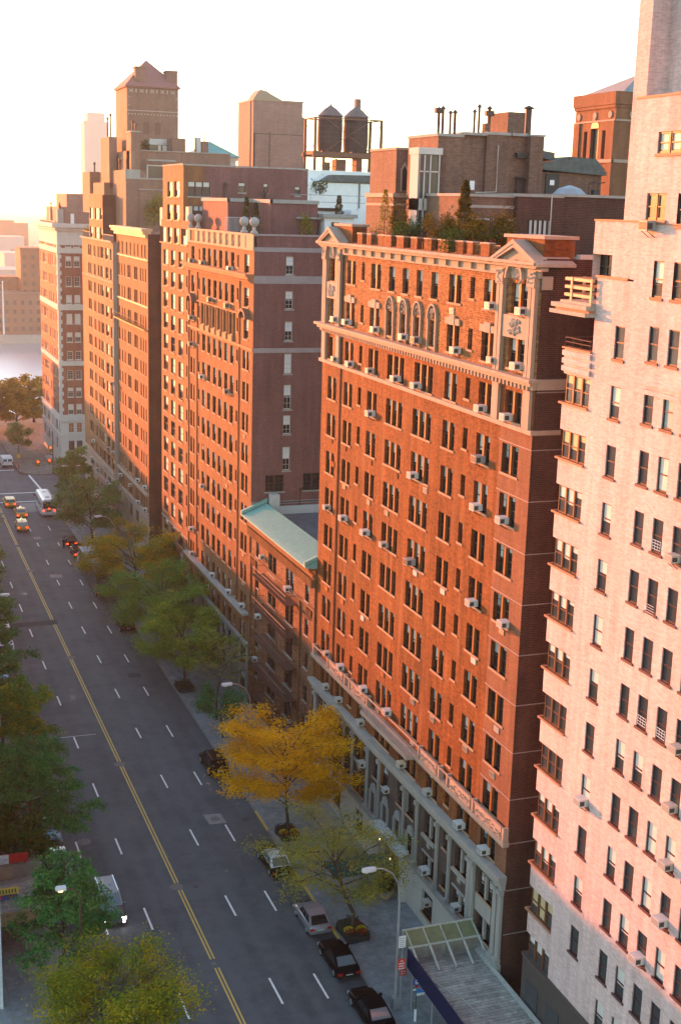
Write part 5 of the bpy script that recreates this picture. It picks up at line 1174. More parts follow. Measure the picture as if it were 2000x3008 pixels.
b = MB(); b.box(6.95, 11.2, 89.4, 89.5, z1 - 1.0, z1 + .04); b.build('fascia', M_TANPLY, s)
b = MB(); b.box(6.95, 11.2, 94.4, 94.5, z1, z1 + 1.15); b.box(11.1, 11.2, 89.5, 112, z1 - .4, z1 + .1); b.k = 1; b.box(6.95, 9.0, 94.3, 94.36, z1 + .08, z1 + 1.1); b.k = 0; b.box(8.0, 9.6, 103, 107, z1, z1 + .2)
b.build('plywood_screen', [M_PLY2, mat('tan_board', (.30,.24,.17), .85, var=.2)], s)
b = MB()
for v in (90, 94, 98, 102, 106, 110):
    for u in (7.2, 11.0): b.tube([(u, v, GZ + .14), (u, v, z1 - .1)], .06, 6)
b.build('steel_leg', M_GALV, s)
M_RED = mat('sign_red', (.42,.02,.02), .5); M_SIGNW = mat('sign_white', (.62,.64,.66), .5); M_SIGNB = mat('sign_blue', (.02,.06,.28), .5); M_SIGNY = mat('sign_yellow', (.62,.48,.03), .5); M_TEAL = mat('sign_teal_script', (.06,.3,.38), .5)
s = wthing('banner_sign', 'red banner with a white centre panel and teal script', 'sign', (9, 94.7, z1 + 1.2))
b = MB(); b.box(6.9, 10.2, 94.66, 94.72, z1 + 1.2, z1 + 1.95); b.build('red_panel', M_RED, s)
b = MB(); b.box(7.75, 8.75, 94.63, 94.66, z1 + 1.2, z1 + 1.95); b.build('white_panel', M_SIGNW, s)
b = MB(); r_ = random.Random(2); pts = [(7.85 + k * .05, 94.62, z1 + 1.6 + .07 * math.sin(k * 2.3)) for k in range(17)]
b.tube(pts, .02, 4); b.tube([(7.9 + k * .1, 94.62, z1 + 1.36 + .012 * (k - 3) ** 2) for k in range(8)], .02, 4); b.build('script', M_TEAL, s)
s = wthing('shop_sign', 'yellow and blue fruit shop sign board lying on grey planks', 'sign', (8, 91, z1))
b = MB(); b.prism([(91.7,z1+.75),(91.8,z1+.75),(91.5,z1+.4),(91.4,z1+.4)], 'x', 6.95, 9.1); b.build('yellow_panel', M_SIGNY, s)
b = MB(); b.prism([(91.5,z1+.4),(91.6,z1+.4),(91.45,z1),(91.3,z1)], 'x', 6.95, 9.05); b.build('blue_panel', M_SIGNB, s)
b = MB()
for k in range(9): u = 7.05 + k * .22; b.prism([(91.66,z1+.7),(91.68,z1+.7),(91.44,z1+.48),(91.42,z1+.48)], 'x', u, u + .12)
for k in range(5): b.prism([(91.42,z1+.3),(91.44,z1+.3),(91.38,z1+.12),(91.36,z1+.12)], 'x', 8.3 + k * .14, 8.38 + k * .14)
b.build('lettering', mat('ink_lettering', (.05,.12,.04), .6), s)
b = MB(); b.lathe([(.02,-.18),(.14,-.1),(.17,0),(.14,.12),(.02,.17)], (7.75, 91.42, z1 + .22), 10); b.lathe([(.02,-.12),(.11,-.06),(.12,0),(.09,.1),(.02,.12)], (8.6, 91.42, z1 + .22), 8); b.build('painted_fruit', M_RED, s)

M_GREEN = mat('bottle_green_canvas', (.008,.075,.075), .6)
s = wthing('entrance_canopy', 'bottle green entrance canopy reaching from the grey stone doorway to the kerb', 'canopy', (36, 91, GZ))
b = MB(); b.prism([(89.5,-1.75),(90.7,-1.2),(91.9,-1.75)], 'x', 33.2, 38.6); b.face([(33.2,89.5,-1.75),(38.6,89.5,-1.75),(38.6,89.5,-2.15),(33.2,89.5,-2.15)]); b.face([(33.2,91.9,-1.75),(38.6,91.9,-1.75),(38.6,91.9,-2.15),(33.2,91.9,-2.15)]); b.build('canvas', M_GREEN, s)
b = MB()
for u, v in ((33.3,89.6),(33.3,91.8),(36,89.6),(36,91.8)): b.tube([(u, v, GZ + .14), (u, v, -1.8)], .035, 6)
b.build('brass_post', mat('brass', (.5,.33,.1), .35, metal=.8), s)
b = MB(); b.lathe([(.02,-.06),(.06,0),(.02,.06)], (38.3, 89.9, -1.3), 8); b.lathe([(.02,-.06),(.06,0),(.02,.06)], (38.3, 92.2, -.7), 8); b.build('lamp', mat('warm_lamp', (1,.8,.4), .4, emit=(1,.75,.35), estr=1.5), s)

def lamp(u, v, lab, h=11.0, lit=False):
    o = thing('street_lamp', lab, 'street lamp', (u, v, GZ + .14), 0, 'cobra head street lamps')
    b = MB(); b.box(-.22, .22, -.22, .22, 0, .9); b.lathe([(.13,.9),(.12,3),(.09,8.6)], (0,0,0), 8); b.tube([(0,0,8.6),(-.15,0,9.6),(-.6,0,10.4),(-1.3,0,10.85),(-1.9,0,10.95)], .055, 6); b.build('pole', M_GALV, o)
    b = MB(); b.prism([(-1.85,-.12),(-2.3,-.2),(-2.75,-.14),(-2.85,0),(-2.75,.14),(-2.3,.2),(-1.85,.12)], 'z', 10.82, 11.05); b.k = 1; b.lathe([(.17,0),(.13,-.1),(.03,-.14)], (-2.5,0,10.83), 10)
    b.build('lamp_head', [mat('pale_lamp_grey', (.55,.56,.58), .4), mat('lens_glass', (.5,.5,.48), .2)], o); return o
lamp(32.75, 74.9, 'tall curved arm street lamp beside the mossy ended shed')
lamp(32.75, 111.5, 'curved arm street lamp standing beyond the bright yellow tree')
lamp(32.75, 181, 'curved arm street lamp beside the dusky green elm')
o = lamp(11.6, 145.5, 'curved arm street lamp across the road from the others'); o.rotation_euler = (0, 0, R(180))
o = thing('street_lamp', 'glowing amber street lamp among the leaves of the slim ginkgo', 'street lamp', (11.9, 80, GZ + .14)); 
b = MB(); b.lathe([(.1,0),(.06,9.2)], (0,0,0), 7); b.tube([(0,0,9.2),(-.3,0,9.8),(-1.0,0,10.0)], .05, 5); b.build('pole', M_IRON, o)
b = MB(); b.prism([(-.9,-.2),(-1.5,-.2),(-1.6,0),(-1.5,.2),(-.9,.2)], 'z', 9.95, 10.15); b.build('lamp_head', MATS['pale_lamp_grey'], o)
b = MB(); b.lathe([(.2,0),(.15,-.12),(.03,-.16)], (-1.25,0,9.95), 10); b.build('lamp_lens', mat('amber_lens', (1,.6,.25), .3, emit=(1,.5,.15), estr=2), o)

def plate(b, u0, u1, v, za, zb, t=.02): b.box(u0, u1, v - t, v, za, zb)
s = wthing('sign_post', 'slim post carrying white, red and maroon parking signs beside the curved lamp', 'sign post', (32.85, 74.3, GZ))
b = MB(); b.tube([(32.85,74.3,GZ+.14),(32.85,74.3,GZ+6.4)], .035, 6); b.build('pole', M_GALV, s)
b = MB(); plate(b, 32.53, 33.05, 74.24, GZ+5.2, GZ+6.1); b.k = 1
for k in range(5): plate(b, 32.6, 32.98 - .05*(k%2), 74.215, GZ+5.95-.15*k-.05, GZ+5.95-.15*k, .004)
b.build('white_sign', [M_SIGNW, mat('sign_grey_text', (.3,.3,.32), .6)], s)
b = MB(); plate(b, 32.52, 33.1, 74.24, GZ+3.55, GZ+4.35); b.k = 1
for k, (a, e) in enumerate(((.2,.38),(.08,.5),(.08,.46),(.06,.5))): plate(b, 32.52+a, 32.52+e, 74.215, GZ+4.22-.19*k-.07, GZ+4.22-.19*k, .004)
b.build('red_sign', [mat('sign_coral_red', (.55,.06,.04), .5), M_SIGNW], s)
b = MB(); plate(b, 32.72, 33.26, 74.3, GZ+3.0, GZ+3.5); b.k = 1
for k in range(2): plate(b, 32.8, 33.18, 74.275, GZ+3.36-.18*k-.05, GZ+3.36-.18*k, .004)
b.build('maroon_sign', [mat('sign_maroon', (.28,.03,.03), .5), mat('sign_pink_text', (.5,.3,.3), .5)], s)
s = wthing('bus_stop_sign', 'green bus stop pole with a round blue bus emblem and a blue route plate', 'bus stop', (33.5, 73.1, GZ))
b = MB(); b.lathe([(.09,0),(.09,.9)], (33.5,73.1,GZ+.14), 8); b.k = 1; b.tube([(33.5,73.1,GZ+1.0),(33.5,73.1,GZ+2.9)], .045, 6); b.build('pole', [M_WPAINT, mat('dark_green_pole', (.03,.09,.06), .5)], s)
b = MB(); b.lathe([(.27,0),(.27,.03)], (33.5,73.04,GZ+3.15), 18, 'y'); b.build('round_emblem', mat('emblem_blue', (.02,.05,.30), .5), s)
b = MB(); b.box(33.36,33.64,73.02,73.04,GZ+3.08,GZ+3.3); b.box(33.4,33.46,73.02,73.04,GZ+3.0,GZ+3.08); b.box(33.54,33.6,73.02,73.04,GZ+3.0,GZ+3.08); b.k = 1; b.box(33.39,33.61,73.01,73.02,GZ+3.17,GZ+3.26); b.build('bus_pictogram', [M_SIGNW, MATS['emblem_blue']], s)
b = MB(); b.box(33.35,33.65,73.03,73.06,GZ+2.75,GZ+2.88); b.build('red_tab', M_RED, s)
b = MB(); plate(b, 33.5,34.1,73.05,GZ+2.3,GZ+2.62); b.k = 1; plate(b, 33.5,34.1,73.05,GZ+2.1,GZ+2.3); plate(b, 33.2,33.45,73.05,GZ+2.55,GZ+2.66); b.build('route_plate', [mat('route_blue', (.02,.18,.55), .5), M_SIGNW], s)

def planter(u, v, lab, flowers=True, hw=.95):
    o = thing('planter_box', lab, 'planter', (u, v, GZ + .14), R(4)); b = MB()
    b.prism([(-hw*.8,-hw*1.5),(hw*.8,-hw*1.5),(hw,-hw*1.2),(hw,hw*1.2),(hw*.6,hw*1.5),(-hw*.6,hw*1.5),(-hw,hw*1.1),(-hw,-hw*1.2)], 'z', 0, .45); b.build('box', mat('dark_box', (.03,.035,.03), .7, var=.3), o)
    r = random.Random(int(v * 7)); g = MB()
    for k in range(260):
        x, y = r.uniform(-hw, hw) * .95, r.uniform(-hw * 1.45, hw * 1.45); z_ = .45 + r.random() * .3; a = r.uniform(0, 6.28); c_, s_ = math.cos(a) * .11, math.sin(a) * .11
        g.face([(x - c_, y - s_, z_), (x + s_ * .5, y - c_ * .5, z_ + .1), (x + c_, y + s_, z_ + .05)])
    g.build('ivy', mat('ivy_leaf', (.02,.035,.015), .8, var=.4, vscale=9), o)
    if flowers:
        for m_, pts in ((mat('yellow_chrysanthemum', (.55,.40,.01), .8, var=.2, vscale=20), ((-.45,-.35),(.45,-.55))), (mat('rust_chrysanthemum', (.22,.035,.008), .8, var=.3, vscale=20), ((-.45,-.75),(.4,-.95),(.4,.1)))):
            g = MB()
            for x, y in pts:
                for k in range(150):
                    t, p = r.uniform(0, 6.28), math.acos(r.random()); rad = .36 + r.random() * .05; c = Vector((x + rad*math.sin(p)*math.cos(t), y + rad*math.sin(p)*math.sin(t), .5 + rad*.75*math.cos(p))); d = r.uniform(0, 3.1)
                    g.face([c + Vector((math.cos(d), math.sin(d), .2)) * .06, c + Vector((-math.sin(d), math.cos(d), .3)) * .06, c - Vector((math.cos(d), math.sin(d), .2)) * .06, c - Vector((-math.sin(d), math.cos(d), -.3)) * .06])
            g.build('chrysanthemums', m_, o)
    return o
planter(33.3, 84.9, 'planter of yellow and rust chrysanthemums round the thin tree by the silver car')
planter(33.35, 101.7, 'planter of yellow and rust chrysanthemums under the bright yellow tree', hw=.8)
planter(33.1, 139.6, 'dark planter box without flowers round a green tree', False)
planter(10.95, 83.9, 'dark planter box without flowers at the foot of the slim ginkgo', False, .7)
o = thing('potted_shrub', 'clipped dark shrub in a pale stone pot beside the green canopy door', 'potted plant', (37.7, 89.2, GZ + .14))
b = MB(); b.lathe([(.42,0),(.5,.1),(.72,.55),(.78,.65),(.7,.68)], (0,0,0), 16); b.build('pot', M_STONE2, o)
r = random.Random(4); g = MB()
for k in range(1500):
    t, p = r.uniform(0, 6.28), math.acos(r.uniform(-1, 1)); q = r.uniform(.6, 1.0); c = Vector((.78*q*math.sin(p)*math.cos(t), .78*q*math.sin(p)*math.sin(t), 1.45 + 1.0*q*math.cos(p))); d = Vector((r.uniform(-1,1), r.uniform(-1,1), r.uniform(-1,1))).normalized() * .1; e = d.cross(Vector((.3,.5,.8))).normalized() * .06
    g.face([c - d, c + e, c + d, c - e])
g.build('foliage', mat('dark_topiary', (.012,.022,.010), .8, var=.4, vscale=8), o)
o = thing('fire_hydrant', 'small black fire hydrant with a silver top on the kerb behind the far black estate', 'fire hydrant', (32.7, 171.9, GZ + .14))
b = MB(); b.lathe([(.2,0),(.2,.08),(.14,.1),(.14,.62),(.19,.64)], (0,0,0), 10); b.tube([(-.26,0,.48),(.26,0,.48)], .07, 6); b.build('barrel', M_BLACK, o); b = MB(); b.lathe([(.19,.64),(.15,.82),(.05,.92)], (0,0,0), 10); b.build('bonnet', M_GALV, o)
# traffic lights at the far corner
M_TLY = mat('signal_yellow', (.35,.2,.03), .5); M_TLRED = mat('red_signal_lens', (1,.1,.04), .4, emit=(1,.03,.006), estr=1.8)
s = wthing('traffic_light', 'traffic light pole with two red signals on arms at the far corner', 'traffic light', (35.8, 266.3, GZ))
b = MB(); b.lathe([(.24,0),(.2,.6),(.12,.8),(.1,8.6)], (35.8,266.3,GZ+.15), 8); b.tube([(35.8,266.3,-2.2),(34.5,266.3,-1.75),(32.8,266.3,-1.35)], .06, 5); b.tube([(35.8,266.3,-2.3),(37.5,266.3,-3.0)], .05, 5); b.build('pole', M_IRON, s)
def signal(u, v, z_):
    b = MB(); b.box(u-.2, u+.2, v-.14, v+.14, z_-.75, z_+.45); b.box(u-.42, u+.42, v+.02, v+.05, z_-.8, z_+.5); o = b.build('signal_head', M_TLY, s)
    b = MB(); b.lathe([(.19,0),(.05,-.05)], (u, v - .15, z_ + .2), 12, 'y'); b.build('red_lens', M_TLRED, o)
    b = MB(); b.lathe([(.13,0),(.05,-.03)], (u, v - .15, z_ - .2), 10, 'y'); b.lathe([(.13,0),(.05,-.03)], (u, v - .15, z_ - .55), 10, 'y'); b.build('dark_lens', M_BLACK, o)
signal(32.8, 266.3, -1.95); signal(35.1, 266.3, -1.75); signal(35.35, 266.2, .9)
b = MB(); b.box(34.1, 35.7, 266.2, 266.24, -2.75, -2.4); b.box(35.85, 36.3, 266.2, 266.24, -3.9, -3.2); b.build('street_name_plate', mat('street_sign_green', (.05,.16,.10), .5), s)
b = MB(); b.box(34.25, 35.55, 266.19, 266.2, -2.62, -2.52); b.build('plate_lettering', M_SIGNW, s)
b = MB(); b.prism([(34.6,.0),(35.7,-.35),(35.7,-.5),(34.6,-.15)], 'y', 265.8, 266.6); b.build('bracket_shelf', M_IRON, s)
s = wthing('warning_sign', 'yellow diamond warning sign on a red post at the far kerb', 'road sign', (29.6, 271.7, GZ))
b = MB(); b.tube([(29.6,271.7,GZ+.15),(29.6,271.7,-1.0)], .05, 6); b.lathe([(.14,0),(.14,1.0),(.05,1.2)], (29.6,271.7,GZ+.15), 8); b.build('post', mat('post_red', (.3,.05,.03), .6), s)
b = MB(); b.prism([(29.6,-.85),(30.1,-1.45),(29.6,-2.05),(29.1,-1.45)], 'y', 271.6, 271.64); b.build('diamond_plate', mat('sign_amber', (.65,.32,.02), .5), s)

# window coolers --------------------------------------------------------------
def cooler(name, w_, h_, d_, m):
    o = thing(name, None, 'air conditioner')
    b = MB(); b.box(-d_, .1, -w_/2, w_/2, 0, h_); b.build('case', m, o)
    b = MB(); b.box(-d_ - .008, -d_, -w_/2 + .05, w_/2 - .05, .05, h_ - .05); b.build('rear_grille', M_ACG if m != M_ACG else M_GRILLE, o)
    b = MB()
    for s_ in (-1, 1):
        b.box(-d_ + .06, -d_ + .36, *sorted((s_ * w_/2, s_ * (w_/2 + .006))), .08, h_ - .1)
    b.build('side_louvre', M_GRILLE, o)
    b = MB()
    for y in (-w_ * .35, w_ * .35): b.tube([(-d_ * .8, y, -.01), (0, y, -.35)], .02, 4)
    b.build('bracket', M_IRON, o); return o
PROTO = {'white': cooler('air_conditioner', .72, .46, .58, M_ACW), 'grey': cooler('air_conditioner', .8, .5, .62, M_ACG), 'beige': cooler('air_conditioner', .66, .42, .5, M_ACB)}
used_proto = set(); seen_lab = {}
ORD = ['top','second','third','fourth','fifth','sixth','seventh','eighth','ninth','tenth','eleventh','twelfth','thirteenth','fourteenth','fifteenth','sixteenth']
def put_ac(v, z, col, bld, topz, pitch, colv, u=FU):
    p = PROTO[col]
    o = p if col not in used_proto else copy_tree(p); used_proto.add(col)
    o.location = (u, v, z)
    row = max(0, min(15, int(round((topz - z) / pitch)))); ci = min(range(len(colv)), key=lambda i: abs(colv[i] - v))
    lab = f'{col} air conditioner, {bld}, {ORD[row]} row from top, {ORD[ci] if ci else "first"} column from far end'
    while lab in seen_lab:
        lab = lab.replace(' air conditioner', ' air conditioner nearer corner', 1)
    seen_lab[lab] = 1; o['label'] = lab; o['group'] = 'window air conditioners'
RBC = [(a + e) / 2 for a, e, _ in cols.values()]
RBAC = [(107.8,40.4,'white'),(104.9,40.4,'white'),(98.3,40.4,'white'),(92.4,40.4,'white'),(89.9,40.4,'grey'),(107.7,37,'beige'),(103.8,37,'white'),(99.3,37,'beige'),(93.7,37.05,'white'),(89.7,37.05,'white'),(77.9,43.85,'white'),(73.6,43.85,'white'),(83.0,40.4,'white'),(77.4,40.4,'beige'),(73.9,40.4,'white'),(78.7,37,'white'),(74.9,37,'white'),(78.6,33.55,'grey'),(78.6,30.25,'white'),(74.7,30.25,'white'),(98.8,33.55,'white'),(89.6,30.25,'white'),(108.8,23.5,'beige'),(104.4,23.5,'white'),(99.1,23.5,'white'),(95.0,23.5,'beige'),(89.5,23.5,'grey'),(78.5,23.5,'white'),(73.6,23.5,'white'),(107.7,10.0,'beige'),(107.7,6.8,'beige'),(103.9,10.0,'white'),(104.2,6.8,'beige'),(98.2,10.0,'white'),(98.7,6.8,'beige'),(92.8,10.0,'white'),(97.9,3.3,'white'),(92.5,3.3,'beige'),(89.6,6.8,'beige'),(84.3,6.8,'beige'),(104.3,-2,'beige'),(98.6,-2.1,'beige'),(84.2,.3,'white'),(83.6,-2.1,'beige'),(78.6,6.8,'white'),(74.6,6.8,'white'),(78.5,.3,'beige')]
for v, z, c in RBAC: put_ac(v, z, c, 'gabled block', 43.8, 3.37, RBC)
BBC = [(a + e) / 2 for a, e, _ in bc]
for v, z, c in ((160.2,42.95,'grey'),(154.6,42.95,'grey'),(142.4,42.95,'white'),(150.9,38.9,'grey'),(143.3,38.8,'grey'),(160.2,36.05,'grey'),(160.2,32.8,'grey'),(154.9,29.4,'white'),(143.3,29.2,'grey'),(154.6,15.95,'beige'),(159.9,9.25,'white'),(159.8,6.05,'beige'),(149.2,6.05,'white'),(141.8,6.05,'white'),(136.2,6.05,'white')): put_ac(v, z, c, 'balustraded block', 42.95, 3.37, BBC)
for v, z, c in ((128.6,13.7,'beige'),(119.6,12.75,'white'),(129.6,6.8,'white'),(130.6,1.6,'white')): put_ac(v, z, c, 'copper corniced house', 13.2, 3.36, [(a + e) / 2 for a, e in gcol])
PBC = [62.55, 59.27, 57.43, 55.6, 53.8, 52, 50.2]
for v, z, c in ((60.2,49.3,'grey'),(55.6,32.7,'beige'),(62.55,15.95,'white'),(53.8,22.9,'beige'),(53.9,19.55,'beige'),(53.8,16.3,'beige'),(53.8,13.0,'white'),(55.6,9.7,'white')): put_ac(v, z, c, 'pink block', 49.3, 3.3, PBC)
for v, z, c in ((208.4,6.6,'white'),(200.3,6.6,'beige'),(194.3,8.6,'white'),(189,8.6,'white'),(194.1,5.2,'white'),(189,5.2,'white')): put_ac(v, z, c, 'corniced block', 40, 3.36, [209.1,206.9,204.8,201.2,196.1,192.5,190.7,188.9])
for v, z, c in ((230.8,8.3,'white'),(215.7,9.6,'grey'),(212.3,9.6,'beige'),(211.9,21,'grey'),(232.4,4.9,'white'),(226.9,4,'beige'),(217.2,3.6,'beige'),(214.6,3.7,'white')): put_ac(v, z, c, 'stepped block', 42, 3.1, [234.3,232.2,228.4,224.8,222.9,220.9,216.7,212.9], UE)
# ================================================================== vehicles
M_TYRE = mat('tyre_rubber', (.018,.018,.018), .9); M_RIM = mat('alloy_rim', (.42,.42,.43), .3, metal=.7); M_CGLASS = mat('car_glass', (.012,.015,.017), .05, spec=.6)
M_BGLASS = mat('sky_lit_car_glass', (.10,.14,.16), .05, spec=.8); M_TAIL = mat('tail_lamp', (.35,.01,.008), .3); M_TAILON = mat('lit_tail_lamp', (1,.05,.02), .3, emit=(1,.03,.008), estr=1.6)  # the paler car glass carries the sky's reflection in its colour
M_HEAD = mat('head_lamp', (.5,.5,.5), .1); M_HEADON = mat('lit_head_lamp', (1,1,1), .2, emit=(1,.93,.95), estr=4); M_CHROME = mat('chrome', (.6,.6,.62), .15, metal=1); M_PLATE = mat('licence_plate', (.55,.55,.5), .5)
def paint(name, c, metal=.3, rough=.22): return mat(name, c, rough, metal=metal, spec=.6)
P_BLACK = mat('black_car_paint', (.003,.0035,.0045), .4, spec=.06); P_SILV = paint('silver_car_paint', (.33,.35,.39), .6, .3); P_TAXI = mat('taxi_yellow', (.62,.30,.02), .3, spec=.5); P_WHITE = mat('white_van_paint', (.66,.66,.66), .3, spec=.5)
P_GREY = paint('graphite_paint', (.03,.028,.028)); P_BLUE = paint('ice_blue_paint', (.22,.34,.42), .4); P_PEARL = paint('pearl_paint', (.42,.46,.5), .4); P_DARK = paint('dark_green_paint', (.012,.02,.02))
def rot_tag(o, label, cat, group=None): return tag(o, label, cat, group)
SHAPES = {
 'sedan': dict(prof=[(-.5,.42,.66,.80),(-.49,.3,.84,.9),(-.44,.24,.95,.96),(-.2,.2,.97,1),(.1,.2,.95,1),(.3,.2,.9,.99),(.42,.24,.8,.95),(.48,.28,.68,.86),(.5,.36,.55,.74)], cab=(-.40,-.22,.05,.22), rw=.72),
 'suv':   dict(prof=[(-.5,.5,.85,.9),(-.49,.36,1.0,.95),(-.45,.3,1.06,.98),(-.1,.28,1.06,1),(.2,.28,1.05,1),(.38,.3,1.0,.98),(.47,.34,.88,.93),(.5,.45,.7,.85)], cab=(-.485,-.43,.1,.24), rw=.8),
 'hatch': dict(prof=[(-.5,.42,.75,.86),(-.49,.3,.95,.93),(-.42,.25,1.0,.98),(0,.22,1.0,1),(.25,.22,.95,.99),(.4,.25,.82,.95),(.48,.3,.68,.84),(.5,.38,.55,.72)], cab=(-.47,-.30,.08,.29), rw=.7),
 'pickup':dict(prof=[(-.5,.5,.9,.93),(-.49,.4,1.08,.97),(-.1,.38,1.1,1),(.22,.36,1.08,1),(.4,.38,1.03,.98),(.48,.42,.9,.92),(.5,.5,.75,.85)], cab=(-.13,-.08,.12,.22), rw=.78),
}
def car(name, cat, kind, L, W, H, pm, lab, u, v, head=1, glass=None, tail=False, lamps=False, roof=None, rack=False, taxi=False, group='cars parked along the kerb', bed=False, rear_glass=None):
    sh = SHAPES[kind]; glass = glass or M_CGLASS
    o = thing(name, lab, cat, (u, v, GZ + .005), 0 if head > 0 else R(180), group)
    b = MB(); rings = []
    for (t, zl, zb, wf) in sh['prof']:
        w = W / 2 * wf; y = t * L
        rings.append([(-w*.9,y,zl),(-w,y,zl+(zb-zl)*.25),(-w,y,zb-(zb-zl)*.3),(-w*.95,y,zb-.05),(-w*.82,y,zb),(w*.82,y,zb),(w*.95,y,zb-.05),(w,y,zb-(zb-zl)*.3),(w,y,zl+(zb-zl)*.25),(w*.9,y,zl)])
    for r_ in rings: b.v += r_
    n = 10
    for i in range(len(rings) - 1):
        for k in range(n):
            l = (k + 1) % n; b.f.append((i*n+k, i*n+l, (i+1)*n+l, (i+1)*n+k)); b.m.append(0)
    b.f.append(tuple(range(n))); b.m.append(0); e = (len(rings)-1)*n; b.f.append(tuple(range(e+n-1, e-1, -1))); b.m.append(0)
    y0, y1, y2, y3 = [t * L for t in sh['cab']]
    def belt(y):
        P = sh['prof']
        for i in range(len(P) - 1):
            if P[i][0]*L <= y <= P[i+1][0]*L:
                f = (y - P[i][0]*L) / ((P[i+1][0]-P[i][0])*L); return P[i][2] + f * (P[i+1][2]-P[i][2]) - .03
        return P[0][2]
    wb, wt = W/2*.9, W/2*sh['rw']
    A = [Vector((-wb,y0,belt(y0))),Vector((wb,y0,belt(y0))),Vector((wb,y3,belt(y3))),Vector((-wb,y3,belt(y3)))]
    T = [Vector((-wt,y1,H-.03)),Vector((wt,y1,H-.03)),Vector((wt,y2,H)),Vector((-wt,y2,H))]
    Tm = [(T[0]+T[3])/2 + Vector((0,0,.04)), (T[1]+T[2])/2 + Vector((0,0,.04))]
    i = len(b.v); b.v += [tuple(p) for p in A + T + Tm]
    for q in ((0,1,5,4),(1,2,6,9,5),(2,3,7,6),(3,0,4,8,7),(4,5,9,8),(8,9,6,7)): b.f.append(tuple(i+j for j in q)); b.m.append(1)
    body = b.build('body', [pm, roof or pm], o)
    for p in body.data.polygons: p.use_smooth = p.index < (len(rings)-1)*n
    cen = sum(A + T, Vector()) / 8
    def pane(nm, q, s0, s1, t0, t1, m):
        a, bb, c, d = q
        def P(s, t): return a.lerp(bb, s).lerp(d.lerp(c, s), t)
        pts = [P(s0,t0),P(s1,t0),P(s1,t1),P(s0,t1)]; nn = (pts[1]-pts[0]).cross(pts[3]-pts[0]).normalized()
        if nn.dot(pts[0]-cen) < 0: nn = -nn
        g = MB(); g.face([p + nn * .012 for p in pts]); g.face([p + nn * .006 for p in pts]); g.build(nm, m, o)
    pane('rear_window', (A[0],A[1],T[1],T[0]), .08,.92,.12,.9, rear_glass or glass); pane('windscreen', (A[3],A[2],T[2],T[3]), .06,.94,.1,.93, glass)
    nS = 3 if kind in ('suv','hatch') else 2
    for sd, q in (('l',(A[0],A[3],T[3],T[0])),('r',(A[1],A[2],T[2],T[1]))):
        for k in range(nS): pane('side_window', q, .1 + k*.8/nS, .1 + (k+1)*.8/nS - .03, .15, .88, glass)
    wr = .33 if kind in ('sedan','hatch') else .38
    for y in (-L*.3, L*.31):
        for s in (-1, 1):
            x = s * (W/2 - .13)
            g = MB(); g.lathe([(wr*.5,-.11),(wr*.95,-.11),(wr,-.06),(wr,.06),(wr*.95,.11),(wr*.5,.11)], (x,y,wr), 18, 'x'); wq = g.build('wheel', M_TYRE, o)
            g = MB(); xo = s * .1; g.lathe([(wr*.66,-.02),(wr*.62,.02)] if s > 0 else [(wr*.62,-.02),(wr*.66,.02)], (x+s*.112,y,wr), 14, 'x'); g.build('rim', M_RIM, wq)
    zt = belt(-L*.48) - .2
    for s in (-1, 1):
        g = MB(); xx = s * W/2 * .74; g.box(xx-.17, xx+.17, -L/2-.012, -L/2+.06, zt-.09, zt+.1); g.build('tail_light', M_TAILON if tail else M_TAIL, o)
        g = MB(); zz = belt(L*.46) - .2; g.box(xx-.16, xx+.16, L*.475, L/2+.015, zz-.07, zz+.1); g.build('headlight', M_HEADON if lamps else M_HEAD, o)
        g = MB(); g.box(*sorted((s*(W/2-.02), s*(W/2+.17))), y3-.25, y3-.12, belt(y3)-.02, belt(y3)+.13); g.build('wing_mirror', pm, o)
    g = MB(); g.box(-.26,.26,-L/2-.015,-L/2,zt-.14,zt-.02); g.build('licence_plate', M_PLATE, o)
    g = MB(); g.box(-W*.42,W*.42,-L/2-.05,-L/2+.06,.36,.55); g.box(-W*.42,W*.42,L/2-.05,L/2+.04,.33,.5); g.build('bumper', pm if pm is not P_BLACK else P_GREY, o)
    g = MB(); g.box(-W*.3,W*.3,L/2-.06,L/2+.03,.5,.72); g.build('grille', M_CHROME if lamps else M_BLACK, o)
    if lamps:
        for s in (-1,1): g = MB(); g.lathe([(.09,0),(.03,.03)], (s*W*.36, L/2+.04, .42), 10, 'y'); g.build('fog_light', M_HEADON, o)
    if rack:
        g = MB()
        for s in (-1,1): g.box(s*wt*.85-.025, s*wt*.85+.025, y1+.1, y2-.1, H+.02, H+.08)
        g.build('roof_rail', M_CHROME, o)
    if taxi:
        g = MB(); g.box(-.16,.16,-.1,.1,H,H+.16); g.build('roof_light', M_LIT, o)
        g = MB(); g.prism([(-.55,H+.02),(.55,H+.02),(.12,H+.42),(-.12,H+.42)], 'y', -.42, -.38) if False else g.prism([(-.9,H+.02),(.3,H+.02),(.1,H+.38),(-.7,H+.38)], 'x', -.06, .06); g.build('advert_topper', P_PEARL, o)
    if bed:
        g = MB(); g.box(-W*.44,W*.44,-L*.48,-L*.15,1.085,1.1); g.build('open_bed', M_BLACK, o)
        g = MB(); g.box(-W*.48,-W*.44,-L*.49,-L*.14,1.05,1.2); g.box(W*.44,W*.48,-L*.49,-L*.14,1.05,1.2); g.box(-W*.48,W*.48,-L*.495,-L*.48,1.05,1.2); g.build('bed_rail', pm, o)
    return o
UR = 30.85
car('parked_car','car','hatch',4.35,1.86,1.55,P_SILV,'silver hatchback parked by the chrysanthemum planter',UR,87.4)
car('parked_car','car','sedan',4.7,1.86,1.42,P_BLACK,'black sedan parked nose up to the silver hatchback',UR+.05,81.4,rear_glass=M_BGLASS)
